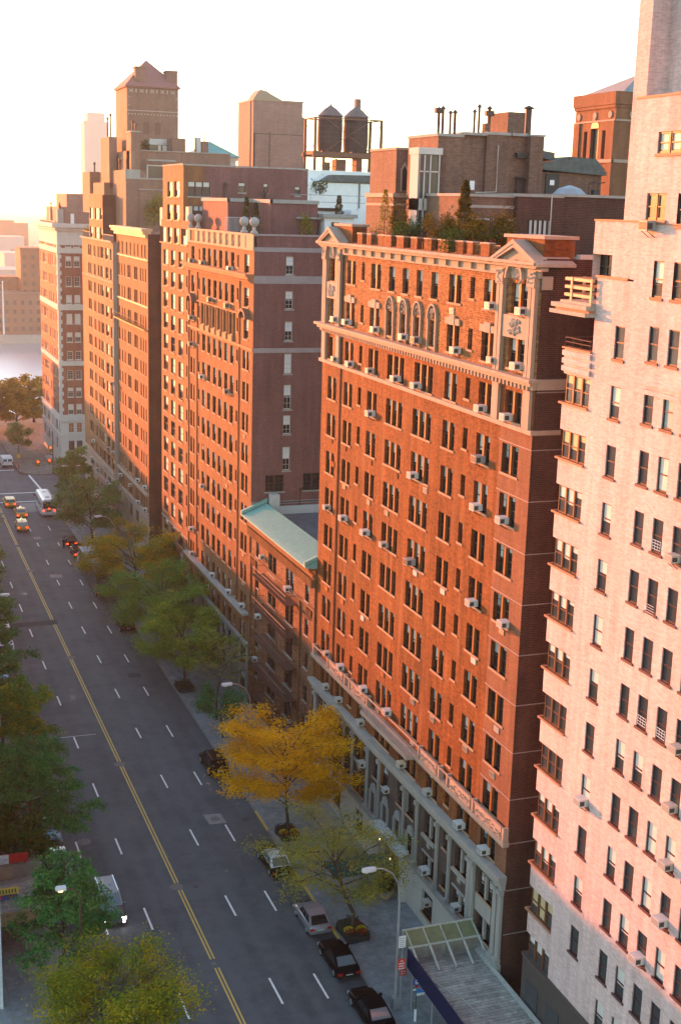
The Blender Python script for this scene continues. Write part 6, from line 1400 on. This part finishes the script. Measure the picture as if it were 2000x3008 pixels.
car('parked_car','car','sedan',5.0,1.9,1.45,P_BLACK,'black sedan parked beside the navy hoarding',UR+.05,74.7,rear_glass=M_BGLASS)
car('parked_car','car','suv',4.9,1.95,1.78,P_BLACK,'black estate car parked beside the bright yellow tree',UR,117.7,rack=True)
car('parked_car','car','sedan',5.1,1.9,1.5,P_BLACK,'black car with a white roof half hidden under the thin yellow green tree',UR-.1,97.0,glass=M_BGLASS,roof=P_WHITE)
car('parked_car','car','suv',4.9,1.95,1.8,P_BLACK,'black estate car with pale roof rails half under the wide green tree',UR,163.8,rack=True)
car('pickup_truck','pickup truck','pickup',5.4,1.95,1.75,P_GREY,'dark pickup truck with an open black bed behind the grey lorry',UR-.2,201.6,bed=True,tail=True)
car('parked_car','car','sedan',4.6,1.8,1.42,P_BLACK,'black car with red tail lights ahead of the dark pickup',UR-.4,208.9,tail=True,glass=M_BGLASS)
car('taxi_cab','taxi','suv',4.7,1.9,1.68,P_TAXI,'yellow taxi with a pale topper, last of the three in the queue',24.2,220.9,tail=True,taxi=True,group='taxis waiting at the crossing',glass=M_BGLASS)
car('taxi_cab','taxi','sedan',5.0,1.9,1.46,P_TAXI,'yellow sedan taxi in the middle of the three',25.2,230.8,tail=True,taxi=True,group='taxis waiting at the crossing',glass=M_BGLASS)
car('taxi_cab','taxi','suv',4.8,1.9,1.62,P_TAXI,'yellow taxi at the head of the queue by the stop line',24.2,239.2,tail=True,group='taxis waiting at the crossing')
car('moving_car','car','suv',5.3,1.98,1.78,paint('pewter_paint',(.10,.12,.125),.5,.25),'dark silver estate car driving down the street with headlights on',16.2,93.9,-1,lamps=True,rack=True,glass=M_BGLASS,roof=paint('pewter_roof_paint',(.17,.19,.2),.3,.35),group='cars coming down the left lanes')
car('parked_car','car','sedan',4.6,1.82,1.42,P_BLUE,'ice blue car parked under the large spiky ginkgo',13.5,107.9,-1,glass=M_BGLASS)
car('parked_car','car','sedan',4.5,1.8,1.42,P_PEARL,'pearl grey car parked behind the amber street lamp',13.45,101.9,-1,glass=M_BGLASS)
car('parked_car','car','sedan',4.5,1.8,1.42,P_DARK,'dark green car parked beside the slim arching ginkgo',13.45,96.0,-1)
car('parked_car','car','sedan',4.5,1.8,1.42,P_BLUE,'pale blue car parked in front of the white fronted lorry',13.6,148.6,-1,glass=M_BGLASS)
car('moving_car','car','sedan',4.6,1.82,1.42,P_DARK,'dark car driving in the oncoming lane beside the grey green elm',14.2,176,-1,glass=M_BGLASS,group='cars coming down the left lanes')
# shuttle bus
def shuttle():
    o = thing('shuttle_bus', 'white shuttle bus with lit red tail lights beside the tall tree', 'bus', (29.85, 233.2, GZ)); L, W, H = 9.6, 2.5, 3.15
    b = MB(); rings = []
    for t, k, wz in ((-.5,.9,0),(-.495,.97,.03),(-.47,1,.08),(.46,1,.08),(.49,.97,0),(.5,.9,-.1)):
        w = W/2*k; y = t*L; h = H + wz - .08; low = .35 if abs(t) < .49 else .5
        rings.append([(-w,y,low),(-w,y,1.5),(-w*.97,y,h-.45),(-w*.86,y,h-.12),(-w*.6,y,h),(w*.6,y,h),(w*.86,y,h-.12),(w*.97,y,h-.45),(w,y,1.5),(w,y,low)])
    for r_ in rings: b.v += r_
    for i in range(len(rings)-1):
        for k in range(10): l = (k+1)%10; b.f.append((i*10+k,i*10+l,(i+1)*10+l,(i+1)*10+k)); b.m.append(0)
    b.f.append(tuple(range(10))); b.m.append(0); e = (len(rings)-1)*10; b.f.append(tuple(range(e+9,e-1,-1))); b.m.append(0)
    b.build('body', P_WHITE, o)
    g = MB(); g.box(-1.0,1.0,-L/2-.02,-L/2+.02,1.55,2.75); g.build('rear_window', M_CGLASS, o)
    for s in (-1,1):
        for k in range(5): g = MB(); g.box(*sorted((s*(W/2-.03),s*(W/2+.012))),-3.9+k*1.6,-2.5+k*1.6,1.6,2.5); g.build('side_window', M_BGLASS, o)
        g = MB(); g.lathe([(.17,0),(.13,-.05)],(s*.95,-L/2-.01,1.2),12,'y'); g.build('tail_light', M_TAILON, o)
        for y in (-2.9,3.1): g = MB(); g.lathe([(.45,-.14),(.48,-.1),(.48,.1),(.45,.14)],(s*1.08,y,.48),16,'x'); w_ = g.build('wheel', M_TYRE, o); g = MB(); g.lathe([(.25,-.01),(.22,.02)],(s*1.23,y,.48),12,'x'); g.build('rim', M_RIM, w_)
    g = MB(); g.box(-.16,.16,-L/2-.035,-L/2-.02,1.5,1.66); g.build('brake_light', M_TAILON, o)
    g = MB(); g.box(-.45,.4,-L/2-.03,-L/2,.95,1.38); g.build('yellow_panel', mat('acid_yellow_panel', (.30,.27,.02), .5), o)
    g = MB(); g.box(-1.15,1.15,-L/2-.14,-L/2+.1,.42,.72); g.build('bumper', M_ACW, o)
    g = MB(); g.box(-.35,.35,-2.9,-2.2,3.13,3.2); g.box(-.35,.35,1.6,2.3,3.13,3.2); g.build('roof_hatch', M_ACG, o)
    g = MB(); g.box(-1.5,-1.25,L*.46,L*.48,1.9,2.3); g.build('wing_mirror', M_BLACK, o)
shuttle()
def lorry(u, v0, v1, W, H, lab, side, top, head=1, cabm=None, lit=False, zb=1.05, name='box_truck'):
    L = v1 - v0; o = thing(name, lab, 'lorry', (u, (v0+v1)/2, GZ), 0 if head > 0 else R(180))
    b = MB(); b.box(-W/2,W/2,-L/2,L/2-2.4,zb,H); b.k = 1; b.face([(-W/2+.03,-L/2+.03,H+.004),(W/2-.03,-L/2+.03,H+.004),(W/2-.03,L/2-2.43,H+.004),(-W/2+.03,L/2-2.43,H+.004)]); b.build('cargo_box', [side, top], o)
    b = MB(); b.box(-W/2-.015,W/2+.015,-L/2-.015,L/2-2.39,zb-.05,zb+.05); b.box(-W/2-.012,W/2+.012,-L/2-.012,-L/2+.08,H-.08,H+.02); b.build('edge_rail', mat('ochre_edge_rail', (.36,.22,.05), .6), o)
    b = MB(); b.prism([(L/2-2.3,.6),(L/2,.6),(L/2,1.45),(L/2-.45,2.35),(L/2-2.3,2.45)], 'x', -W/2+.1, W/2-.1); cab = b.build('cab', cabm or P_WHITE, o)
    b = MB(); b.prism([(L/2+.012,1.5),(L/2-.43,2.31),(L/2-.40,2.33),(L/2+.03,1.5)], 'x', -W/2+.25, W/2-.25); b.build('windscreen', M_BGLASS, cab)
    for s in (-1,1):
        b = MB(); b.box(s*W*.38-.16,s*W*.38+.16,L/2-.02,L/2+.03,.8,1.05); b.build('headlight', M_HEADON if lit and s < 0 else M_HEAD, o)
        b = MB(); b.box(s*W*.4-.12,s*W*.4+.12,-L/2-.02,-L/2+.05,.8,.98); b.build('tail_light', M_TAIL, o)
        for y in (-L/2+1.6,-L/2+2.9,L/2-1.2):
            b = MB(); b.lathe([(.46,-.15),(.5,-.1),(.5,.1),(.46,.15)],(s*(W/2-.25),y,.5),14,'x'); wq = b.build('wheel', M_TYRE, o); b = MB(); b.lathe([(.26,-.01),(.22,.02)],(s*(W/2-.08),y,.5),12,'x'); b.build('rim', M_RIM, wq)
    b = MB(); b.box(-W*.4,W*.4,-L/2+.1,L/2-.3,.55,zb); b.build('chassis', M_BLACK, o); return o
lorry(30.65, 177, 195.2, 2.5, 3.75, 'long grey box lorry with a pale roof beneath the yellow green tree', mat('slate_grey_panel', (.10,.105,.115), .6, var=.1), mat('pale_lorry_roof', (.46,.49,.52), .6, var=.1))
lorry(14.6, 153.3, 161, 2.2, 3.0, 'white fronted box lorry with one lit headlight', P_DARK, M_WPAINT, -1, P_WHITE, True, .9)
o = thing('white_van', 'white van waiting on the far side of the crossing', 'van', (27.6, 277, GZ)); W, L = 2.1, 5.4
b = MB(); b.prism([(-L/2,.4),(L/2,.4),(L/2,1.1),(L/2-1,1.3),(L/2-1.7,2.1),(-L/2+.1,2.2),(-L/2,1.9)], 'x', -W/2, W/2); b.build('body', P_WHITE, o)
for s in (-1,1):
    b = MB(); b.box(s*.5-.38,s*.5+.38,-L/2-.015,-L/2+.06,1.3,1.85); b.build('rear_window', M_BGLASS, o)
    b = MB(); b.box(s*.93-.09,s*.93+.09,-L/2-.02,-L/2+.03,.8,1.25); b.build('tail_light', M_TAIL, o)
    for y in (-1.6,1.6): b = MB(); b.lathe([(.33,-.1),(.36,-.06),(.36,.06),(.33,.1)],(s*.95,y,.36),14,'x'); b.build('wheel', M_TYRE, o)
b = MB(); b.box(-.95,.95,-L/2-.08,-L/2,.42,.6); b.build('bumper', M_BLACK, o)
b = MB(); b.box(-.5,.4,-L/2-.012,-L/2,1.0,1.1); b.build('lettering', M_ACG, o)

# ================================================================== trees and plants
def quad_leaf(b, shade, c, d, n, l, w, s):
    t = d.cross(n).normalized() * w
    i = len(b.v); b.v += [tuple(c), tuple(c + d*l*.55 + t), tuple(c + d*l), tuple(c + d*l*.55 - t)]; b.f.append((i,i+1,i+2,i+3)); b.m.append(0); shade.append(s)
def crown_obj(b, shade, m, parent, name='crown'):
    o = b.build(name, m, parent); a = o.data.attributes.new('leaf_shade', 'FLOAT', 'FACE'); a.data.foreach_set('value', shade); return o
def tree(name, lab, u, v, H, Rr, zc, m, seed, style='locust', n=7000, leaf=.24, off=(0,0), limbs=9, gap=.0, tr=.16, squash=1.0, base=.14, group=None, cat='tree'):
    r = random.Random(seed); o = thing(name, lab, cat, (u, v, GZ + base), 0, group)
    T = MB(); ox, oy = off; segs = []
    top = Vector((ox, oy, H * .88)); mid = Vector((ox*.35 + r.uniform(-.15,.15), oy*.35 + r.uniform(-.15,.15), zc))
    pts = [Vector((0,0,0)), Vector((r.uniform(-.06,.06), r.uniform(-.06,.06), zc*.5)), mid, mid.lerp(top,.5) + Vector((r.uniform(-.25,.25), r.uniform(-.25,.25), 0)), top]
    T.tube(pts, [tr*1.25, tr, tr*.8, tr*.45, .03], 8)
    def onT(z):
        for a, c in zip(pts, pts[1:]):
            if a.z <= z <= c.z: return a.lerp(c, (z - a.z) / max(c.z - a.z, 1e-6))
        return top.copy()
    cz = (zc + H) / 2; hz = (H - zc) / 2
    for k in range(limbs):
        f = (k + .5) / limbs; az = k * 2.4 + r.uniform(-.4,.4)
        if style == 'ginkgo':
            z0 = zc + (H - zc) * f * .8; e_r = Rr * r.uniform(.45, 1.25) * (1.05 - .72 * f); rise = (H - z0) * r.uniform(.0,.35) - (.6 if f < .4 else 0)
        else:
            z0 = zc * .85 + (H - zc) * f * .55; zt = zc + (H - zc) * (.12 + .85 * f * r.uniform(.8,1.05)); zt = min(zt, H * .97)
            e_r = Rr * math.sqrt(max(.08, 1 - ((zt - cz) / (hz * 1.05)) ** 2)) * r.uniform(.7, 1.02); rise = zt - z0
        s = onT(z0); e = Vector((s.x*.4 + ox*.6 + math.cos(az) * e_r, s.y*.4 + oy*.6 + math.sin(az) * e_r, z0 + rise))
        m1 = s.lerp(e, .5) + Vector((r.uniform(-.3,.3), r.uniform(-.3,.3), .12 * Rr if style != 'ginkgo' else .25))
        T.tube([s, m1, e], [tr*.42, tr*.25, .018], 5)
        cur = [s.lerp(m1, t) if t < 1 else m1 for t in (.3,.65,1)] + [m1.lerp(e, t) for t in (.35,.7,1)]
        if style == 'ginkgo': segs += [(cur[i], cur[i+1], 1.2) for i in range(len(cur)-1)]
        nb = 7 if style != 'ginkgo' else 6
        for j in range(nb):
            t = .3 + .7 * (j + r.random()) / nb; p = s.lerp(m1, t*2) if t < .5 else m1.lerp(e, t*2-1)
            a2 = az + r.uniform(-1.5, 1.5); ln = Rr * r.uniform(.18,.42) * (1.15 - .5*t)
            dz = r.uniform(-.1,.5) if style == 'locust' else r.uniform(-.75,.35) if style == 'ginkgo' else r.uniform(-.3,.7)
            q = p + Vector((math.cos(a2), math.sin(a2), dz)) * ln
            T.tube([p, q], [.03, .01], 4, False); segs.append((p, q, 1))
            for _ in range(3):
                p2 = p.lerp(q, r.uniform(.3,1)); a3 = a2 + r.uniform(-1.3,1.3); q2 = p2 + Vector((math.cos(a3), math.sin(a3), dz*.6 + r.uniform(-.3,.25))) * ln * r.uniform(.35,.7)
                segs.append((p2, q2, 1))
    T.build('trunk', M_BARK, o)
    B = MB(); sh = []
    keep = [q for q in segs if r.random() > gap] or segs
    wts = [max(.05, (q[1]-q[0]).length) * q[2] for q in keep]; tot = sum(wts)
    sx, sz = {'locust':(.48,.26),'ginkgo':(.17,.15),'plain':(.36,.28),'weep':(.2,.32)}[style]
    for (a, c, _), wgt in zip(keep, wts):
        cl = r.random()
        for _ in range(max(2, int(n * wgt / tot))):
            p = a.lerp(c, r.random()) + Vector((r.gauss(0,sx), r.gauss(0,sx), r.gauss(0,sz)))
            if style == 'locust': d = Vector((r.uniform(-1,1), r.uniform(-1,1), r.uniform(-.45,.2))).normalized(); nn = Vector((r.gauss(0,.35), r.gauss(0,.35), 1)).normalized(); l, w_ = leaf*r.uniform(.9,1.6), leaf*.34
            elif style == 'ginkgo': d = Vector((r.uniform(-1,1), r.uniform(-1,1), r.uniform(-1,.6))).normalized(); nn = Vector((r.uniform(-1,1), r.uniform(-1,1), r.uniform(-.3,1))).normalized(); l, w_ = leaf*r.uniform(.8,1.5), leaf*.5
            else: d = Vector((r.uniform(-1,1), r.uniform(-1,1), r.uniform(-.8,.5))).normalized(); nn = Vector((r.uniform(-.7,.7), r.uniform(-.7,.7), 1)).normalized(); l, w_ = leaf*r.uniform(.8,1.5), leaf*.42
            quad_leaf(B, sh, p, d, nn, l, w_, min(1, max(0, cl*.6 + r.random()*.4)))
    crown_obj(B, sh, m, o); return o
G1 = leafmat('yellow_locust_leaves', [(.62,.27,.006),(.80,.40,.01),(.88,.54,.03)], .3)
G2_ = leafmat('olive_locust_leaves', [(.08,.15,.02),(.15,.21,.024),(.34,.29,.02),(.48,.31,.016)], .3)
G3 = leafmat('green_locust_leaves', [(.085,.21,.04),(.13,.27,.045),(.25,.34,.05)], .3)
G4 = leafmat('fresh_green_leaves', [(.11,.20,.03),(.18,.28,.04),(.38,.42,.05)], .32)
G5 = leafmat('ginkgo_green_leaves', [(.03,.13,.045),(.06,.20,.055),(.14,.30,.07)], .25)
G6 = leafmat('ginkgo_turning_leaves', [(.05,.15,.035),(.12,.22,.035),(.42,.33,.02)], .3)
G7 = leafmat('dusk_green_leaves', [(.08,.18,.065),(.12,.24,.08),(.22,.31,.075)], .3)
G8 = leafmat('mixed_gold_leaves', [(.09,.17,.03),(.17,.23,.034),(.50,.33,.016),(.72,.40,.014)], .32)
G9 = leafmat('golden_park_leaves', [(.13,.15,.02),(.25,.22,.02),(.36,.27,.025)], .35)
G10 = leafmat('thin_gold_green_leaves', [(.15,.19,.05),(.26,.27,.05),(.56,.36,.03)], .32)
G11 = leafmat('roof_conifer_needles', [(.06,.06,.012),(.12,.09,.012),(.20,.12,.012)], .25); G12 = leafmat('hedge_leaves', [(.03,.065,.015),(.055,.10,.02),(.10,.13,.02)], .25)
tg = 'street trees'
tree('locust_tree','bright yellow honey locust rising from a flowered planter',33.35,101.7,12.2,6.4,3.0,G1,11,'locust',38000,.17,(-.3,0),22,.0,.15,group=tg)
tree('locust_tree','thin yellow green locust beside the silver hatchback',33.3,84.9,10.6,5.6,3.4,G10,12,'locust',14000,.14,(-2.2,-.3),16,.25,.15,group=tg)
tree('pear_tree','fresh green tree in a bare planter before the fire escape house',33.1,139.6,9.8,5.2,2.8,G4,13,'plain',20000,.2,(0,0),15,.08,.16,group=tg)
tree('locust_tree','wide green locust over the far black estate car',33.5,152.8,10.8,7.6,3.0,G3,14,'locust',30000,.22,(0,0),20,.04,.18,group=tg)
tree('locust_tree','wide locust turning gold on top over the grey box lorry',33.6,171.0,11.6,7.8,3.6,G8,15,'locust',30000,.23,(-.4,0),20,.04,.18,group=tg)
tree('elm_tree','dusky green tree shading the black car with red tail lights',33.8,206.5,10.8,6.4,2.6,G7,16,'plain',11500,.34,(-.4,0),15,.08,.18,group=tg)
tree('ginkgo_tree','tall narrow green tree beside the shuttle bus',33.7,224.5,14.2,4.0,3.2,G7,17,'ginkgo',8000,.36,(0,0),22,.05,.18,group=tg)
tree('young_tree','small drooping green tree between the curved lamp and the yellow tree',33.6,124.6,5.6,2.7,2.2,G5,18,'weep',2600,.24,(-.2,0),7,.12,.08,group=tg)
tree('bare_tree','nearly bare thin tree in front of the fire escape',34.2,129.5,10.2,4.0,4.6,G10,19,'locust',1100,.22,(.8,0),10,.45,.09,group=tg)
tree('ginkgo_tree','large spiky green ginkgo over the ice blue car',11.4,103.2,12.4,5.4,2.4,G5,20,'ginkgo',26000,.17,(.0,0),34,.06,.18,group=tg)
tree('ginkgo_tree','yellow topped ginkgo behind the large spiky green ginkgo',11.6,112.5,13.6,3.6,7.0,G6,21,'ginkgo',11000,.18,(.2,0),18,.08,.16,group=tg)
tree('ginkgo_tree','slim green ginkgo with arching arms beside the estate car',11.0,84.0,11.4,4.2,2.8,G5,22,'ginkgo',18000,.15,(.5,.0),28,.08,.15,group=tg)
tree('locust_tree','olive and gold locust crown over the pavement by the white brick wall',11.7,71.5,8.9,4.7,3.4,G2_,23,'locust',26000,.15,(1.7,2.0),18,.05,.15,group=tg)
tree('ginkgo_tree','dark green ginkgo across the road from the copper corniced house',11.4,124.5,12.4,3.6,3.4,G5,24,'ginkgo',7000,.27,(-.4,0),22,.06,.16,group=tg)
tree('ginkgo_tree','dark ginkgo over the white fronted lorry',11.6,147.5,11.6,4.4,3.6,G5,25,'ginkgo',6500,.3,(.4,0),20,.08,.15,group=tg)
tree('elm_tree','grey green elm across the road from the grey box lorry',12.0,170,12.2,4.6,3.4,G7,26,'plain',6500,.34,(.6,0),12,.16,.15,group=tg)
tree('elm_tree','grey green elm across the road from the queue of taxis',12.2,197,12.4,5.4,3.4,G7,27,'plain',5500,.36,(1.2,0),11,.14,.15,group=tg)
tree('small_tree','low bushy green tree beside the tan fronted shed',10.6,99.2,6.4,2.7,2.6,G12,28,'plain',3600,.25,(-.9,0),9,.05,.09,group=tg)
tp = 'park trees by the river'
tree('park_tree','large golden green park tree against the bright river',28.8,321,15.5,8.5,1.6,G9,31,'plain',8000,.7,(0,0),16,.04,.3,group=tp)
tree('park_tree','golden green park tree beside the corner building',35.2,324,14.0,7,1.4,G9,32,'plain',7500,.65,(0,0),14,.06,.3,group=tp)
tree('park_tree','dim green park tree half hidden by the quoined corner building',40,331,11,6,1.2,G7,33,'plain',4500,.65,(0,0),12,.06,.3,group=tp)
tree('park_tree','low leafy park tree under the large golden green one',22.5,325,11,6.5,2.5,G7,34,'plain',4500,.6,(0,0),12,.14,.25,group=tp)
tree('young_tree','small dark tree behind the diamond sign on the far pavement',31.2,286,8.2,2.9,2.0,G7,35,'plain',2600,.42,(0,0),8,.08,.12,group=tp)
tree('young_tree','small dark tree on the far pavement beyond the white van',25.2,303,6.5,3.2,2.0,G7,36,'plain',2200,.42,(0,0),8,.12,.12,group=tp)
def shrub(lab, u, v, z, rx, ry, h, m, seed, n=1400, leaf=.16, cone=False, cat='shrub', name='roof_shrub', stem=True):
    r = random.Random(seed); o = thing(name, lab, cat, (u, v, z), 0, 'rooftop plants'); B = MB(); sh = []
    blobs = [(r.uniform(-.7,.7)*rx, r.uniform(-.7,.7)*ry, r.uniform(.25,.8)*h, r.uniform(.25,.5)) for _ in range(14)]
    for k in range(n):
        if cone:
            t = r.random() ** .8; q = (1 - t) * r.uniform(.3, 1) * (.75 + .25 * math.sin(t * 38)); a = r.uniform(0, 6.28); p = Vector((rx*q*math.cos(a), ry*q*math.sin(a), h*(.06 + .94*t)))
            d = Vector((math.cos(a), math.sin(a), r.uniform(-.5,.4))).normalized()
        else:
            x, y, zz, q = r.choice(blobs); p = Vector((x + r.gauss(0,.45)*rx*q, y + r.gauss(0,.45)*ry*q, max(.05, zz + r.gauss(0,.4)*h*q))); d = Vector((r.uniform(-1,1), r.uniform(-1,1), r.uniform(-.4,.8))).normalized()
        quad_leaf(B, sh, p, d, Vector((r.uniform(-1,1), r.uniform(-1,1), .8)).normalized(), leaf*r.uniform(.7,1.3), leaf*.28, r.random())
    crown_obj(B, sh, m, o, 'foliage')
    if stem: T = MB(); T.tube([(0,0,0),(0,0,h*.9)], [.06,.015], 5); T.build('stem', M_BARK, o)
zr = 46.95
shrub('gold green conifer on the gabled roof before the brown roof house',40.9,87.2,zr,1.3,1.3,5.2,G11,41,2600,.24,True,'tree','roof_conifer')
shrub('spreading gold shrub on the gabled roof under the tall conifer',42.2,85.4,zr,2.6,2.0,3.0,G11,42,4200,.22)
shrub('green shrub behind the merlons below the conifer',40.4,85.0,zr,2.2,1.6,1.9,G12,43,2600,.2)
shrub('second gold green shrub against the conifer',40.2,89.6,zr,1.5,1.6,2.8,G11,59,2600,.2)
shrub('wispy pale conifer behind the merlons',40.8,102.2,zr,1.0,1.0,4.6,G10,44,800,.2,True,'tree','roof_conifer')
shrub('russet shrub against the tall glazed bay',40.7,98.6,zr,.9,.9,3.8,G11,45,2000,.2)
shrub('low green hedge along the merlons',40.6,97.4,zr,1.5,2.6,2.3,G12,46,3000,.18)
shrub('bare twiggy shrub beside the gable pier',40.9,104.2,zr,.9,.9,1.9,G10,47,260,.14)
shrub('upright olive shrub before the whitewashed roof house',52.6,146,47,1.0,1.0,4.4,G11,48,1300,.24,True,'tree','roof_conifer')
shrub('dark green cypress against the purple roof room',41.6,146,46.6,.75,.75,4.4,G12,49,1300,.22,True,'tree','roof_conifer')
shrub('second dark cypress beside the first on the purple roof',42.6,145.6,46.6,.7,.7,3.7,G12,50,1100,.22,True,'tree','roof_conifer')
shrub('small gold green bush by the white roof room',47.2,141.5,46.6,.9,.9,2.4,G9,51,900,.2)
shrub('green hanging plant on the side terrace of the gabled block',56.4,73.5,47.4,1.0,.5,.8,G12,52,700,.16,stem=False)
shrub('potted plant on the bright pink terrace',53.5,56.5,53.4,.7,.7,1.3,G12,53,500,.16)
shrub('ivy clump on the roof of the strip windowed block',41.2,228,54.6,1.3,1.5,1.6,G9,54,500,.35)
shrub('golden bush on the railed corner of the strip windowed block',39.6,240.5,42.9,1.0,1.5,2.6,G9,55,700,.35)
shrub('green bush among the dark roofs behind the fawn tower',67,195,52,1.4,1.4,2.2,G12,56,600,.3)
shrub('climbing bush on the shaded setback terrace',44.4,208.5,46.4,1.5,1.2,5.0,G9,57,1300,.34)
shrub('round bush on the low roof beside the brick tower',44.8,217.5,57.8,.9,.9,2.2,G12,58,600,.26)
# flowers in the merlon gaps
r = random.Random(9); b = MB()
for k in range(260):
    y = r.uniform(78, 104); p = Vector((39.75 + r.random()*.5, y, 47.72 + r.random()*.55)); d = Vector((r.uniform(-1,1), r.uniform(-1,1), r.uniform(0,1))).normalized()*.06; e = d.cross(Vector((.2,.4,.9))).normalized()*.05
    b.face([p-d, p+e, p+d, p-e])
o = b.build('geranium_row', mat('geranium_red', (.4,.02,.03), .7)); tag(o, 'red geraniums along the merlons of the gabled block', 'flowers', kind='stuff')

# ================================================================== person
def person(u, v, lab, rz=0.0):
    o = thing('person', lab, 'person', (u, v, GZ + .005), rz)
    J = {'pel':(0,0,.95,.15),'waist':(0,.0,1.1,.14),'chest':(0,-.01,1.35,.17),'neck':(0,0,1.52,.06),'head':(0,.02,1.66,.1),'crown':(0,.02,1.76,.075)}
    V, E, Rd = [], [], []
    def add(p, r, par=None):
        V.append(p); Rd.append(r)
        if par is not None: E.append((par, len(V)-1))
        return len(V)-1
    i = None
    for k in ('pel','waist','chest','neck','head','crown'): i = add(J[k][:3], J[k][3], i); J[k] = i
    for s in (-1,1):
        h = add((s*.1,0,.88),.105,J['pel']); k = add((s*.12,.03,.5),.075,h); a = add((s*.13,-.02,.1),.05,k); add((s*.14,.13,.05),.045,a)
        q = add((s*.2,0,1.42),.075,J['chest']); el = add((s*.27,-.03,1.15),.05,q); wr = add((s*.24,.12,.95),.038,el); hd = add((s*.22,.18,.88),.04,wr)
        for f in range(4): add((s*(.19+f*.018),.23+.005*f,.82+.004*f),.011,hd)
        add((s*.16,.19,.86),.012,hd)
    me = bpy.data.meshes.new('body'); me.from_pydata(V, E, []); me.materials.append(mat('navy_uniform', (.012,.013,.022), .8))
    b_ = bpy.data.objects.new('body', me); C.objects.link(b_); b_.parent = o
    md = b_.modifiers.new('skin', 'SKIN')
    for k, sv in enumerate(me.skin_vertices[0].data if me.skin_vertices else []): sv.radius = (Rd[k], Rd[k]); 
    if me.skin_vertices: me.skin_vertices[0].data[0].use_root = True
    b_.modifiers.new('sub', 'SUBSURF').levels = 2; b_.modifiers['sub'].render_levels = 2
    b = MB(); b.lathe([(.03,-.1),(.085,-.05),(.095,.02),(.085,.08),(.03,.11)], (0,.035,1.67), 12); b.box(-.015,.015,.12,.145,1.64,1.69); b.build('face', mat('skin_tone', (.42,.2,.13), .6), o, smooth=True)
    b = MB(); b.lathe([(.108,-.02),(.112,.05),(.09,.11),(.03,.14)], (0,0,1.68), 12); b.build('hair', mat('auburn_hair', (.22,.07,.03), .7), o, smooth=True)
person(29.1, 206.2, 'person in dark navy clothes standing in the road beside the black car', R(-60))

# ================================================================== haze: one closed box of pale air round everything but the sky
hz = bpy.data.materials.new('haze_air'); hz.use_nodes = True; nt = hz.node_tree; nt.nodes.remove(nt.nodes['Principled BSDF'])
pv = nt.nodes.new('ShaderNodeVolumePrincipled'); pv.inputs['Color'].default_value = (.66,.85,1,1); pv.inputs['Density'].default_value = .00015; pv.inputs['Anisotropy'].default_value = .72
nt.links.new(pv.outputs[0], nt.nodes['Material Output'].inputs['Volume'])
b = MB(); b.box(-2600, 3600, -130, 5300, GZ - 6, 124); o = b.build('haze', hz); o['kind'] = 'stuff'

for rt_ in WORLD_ROOTS:
    inv = Matrix.Translation(-rt_.location)
    for ch in rt_.children: ch.matrix_parent_inverse = inv
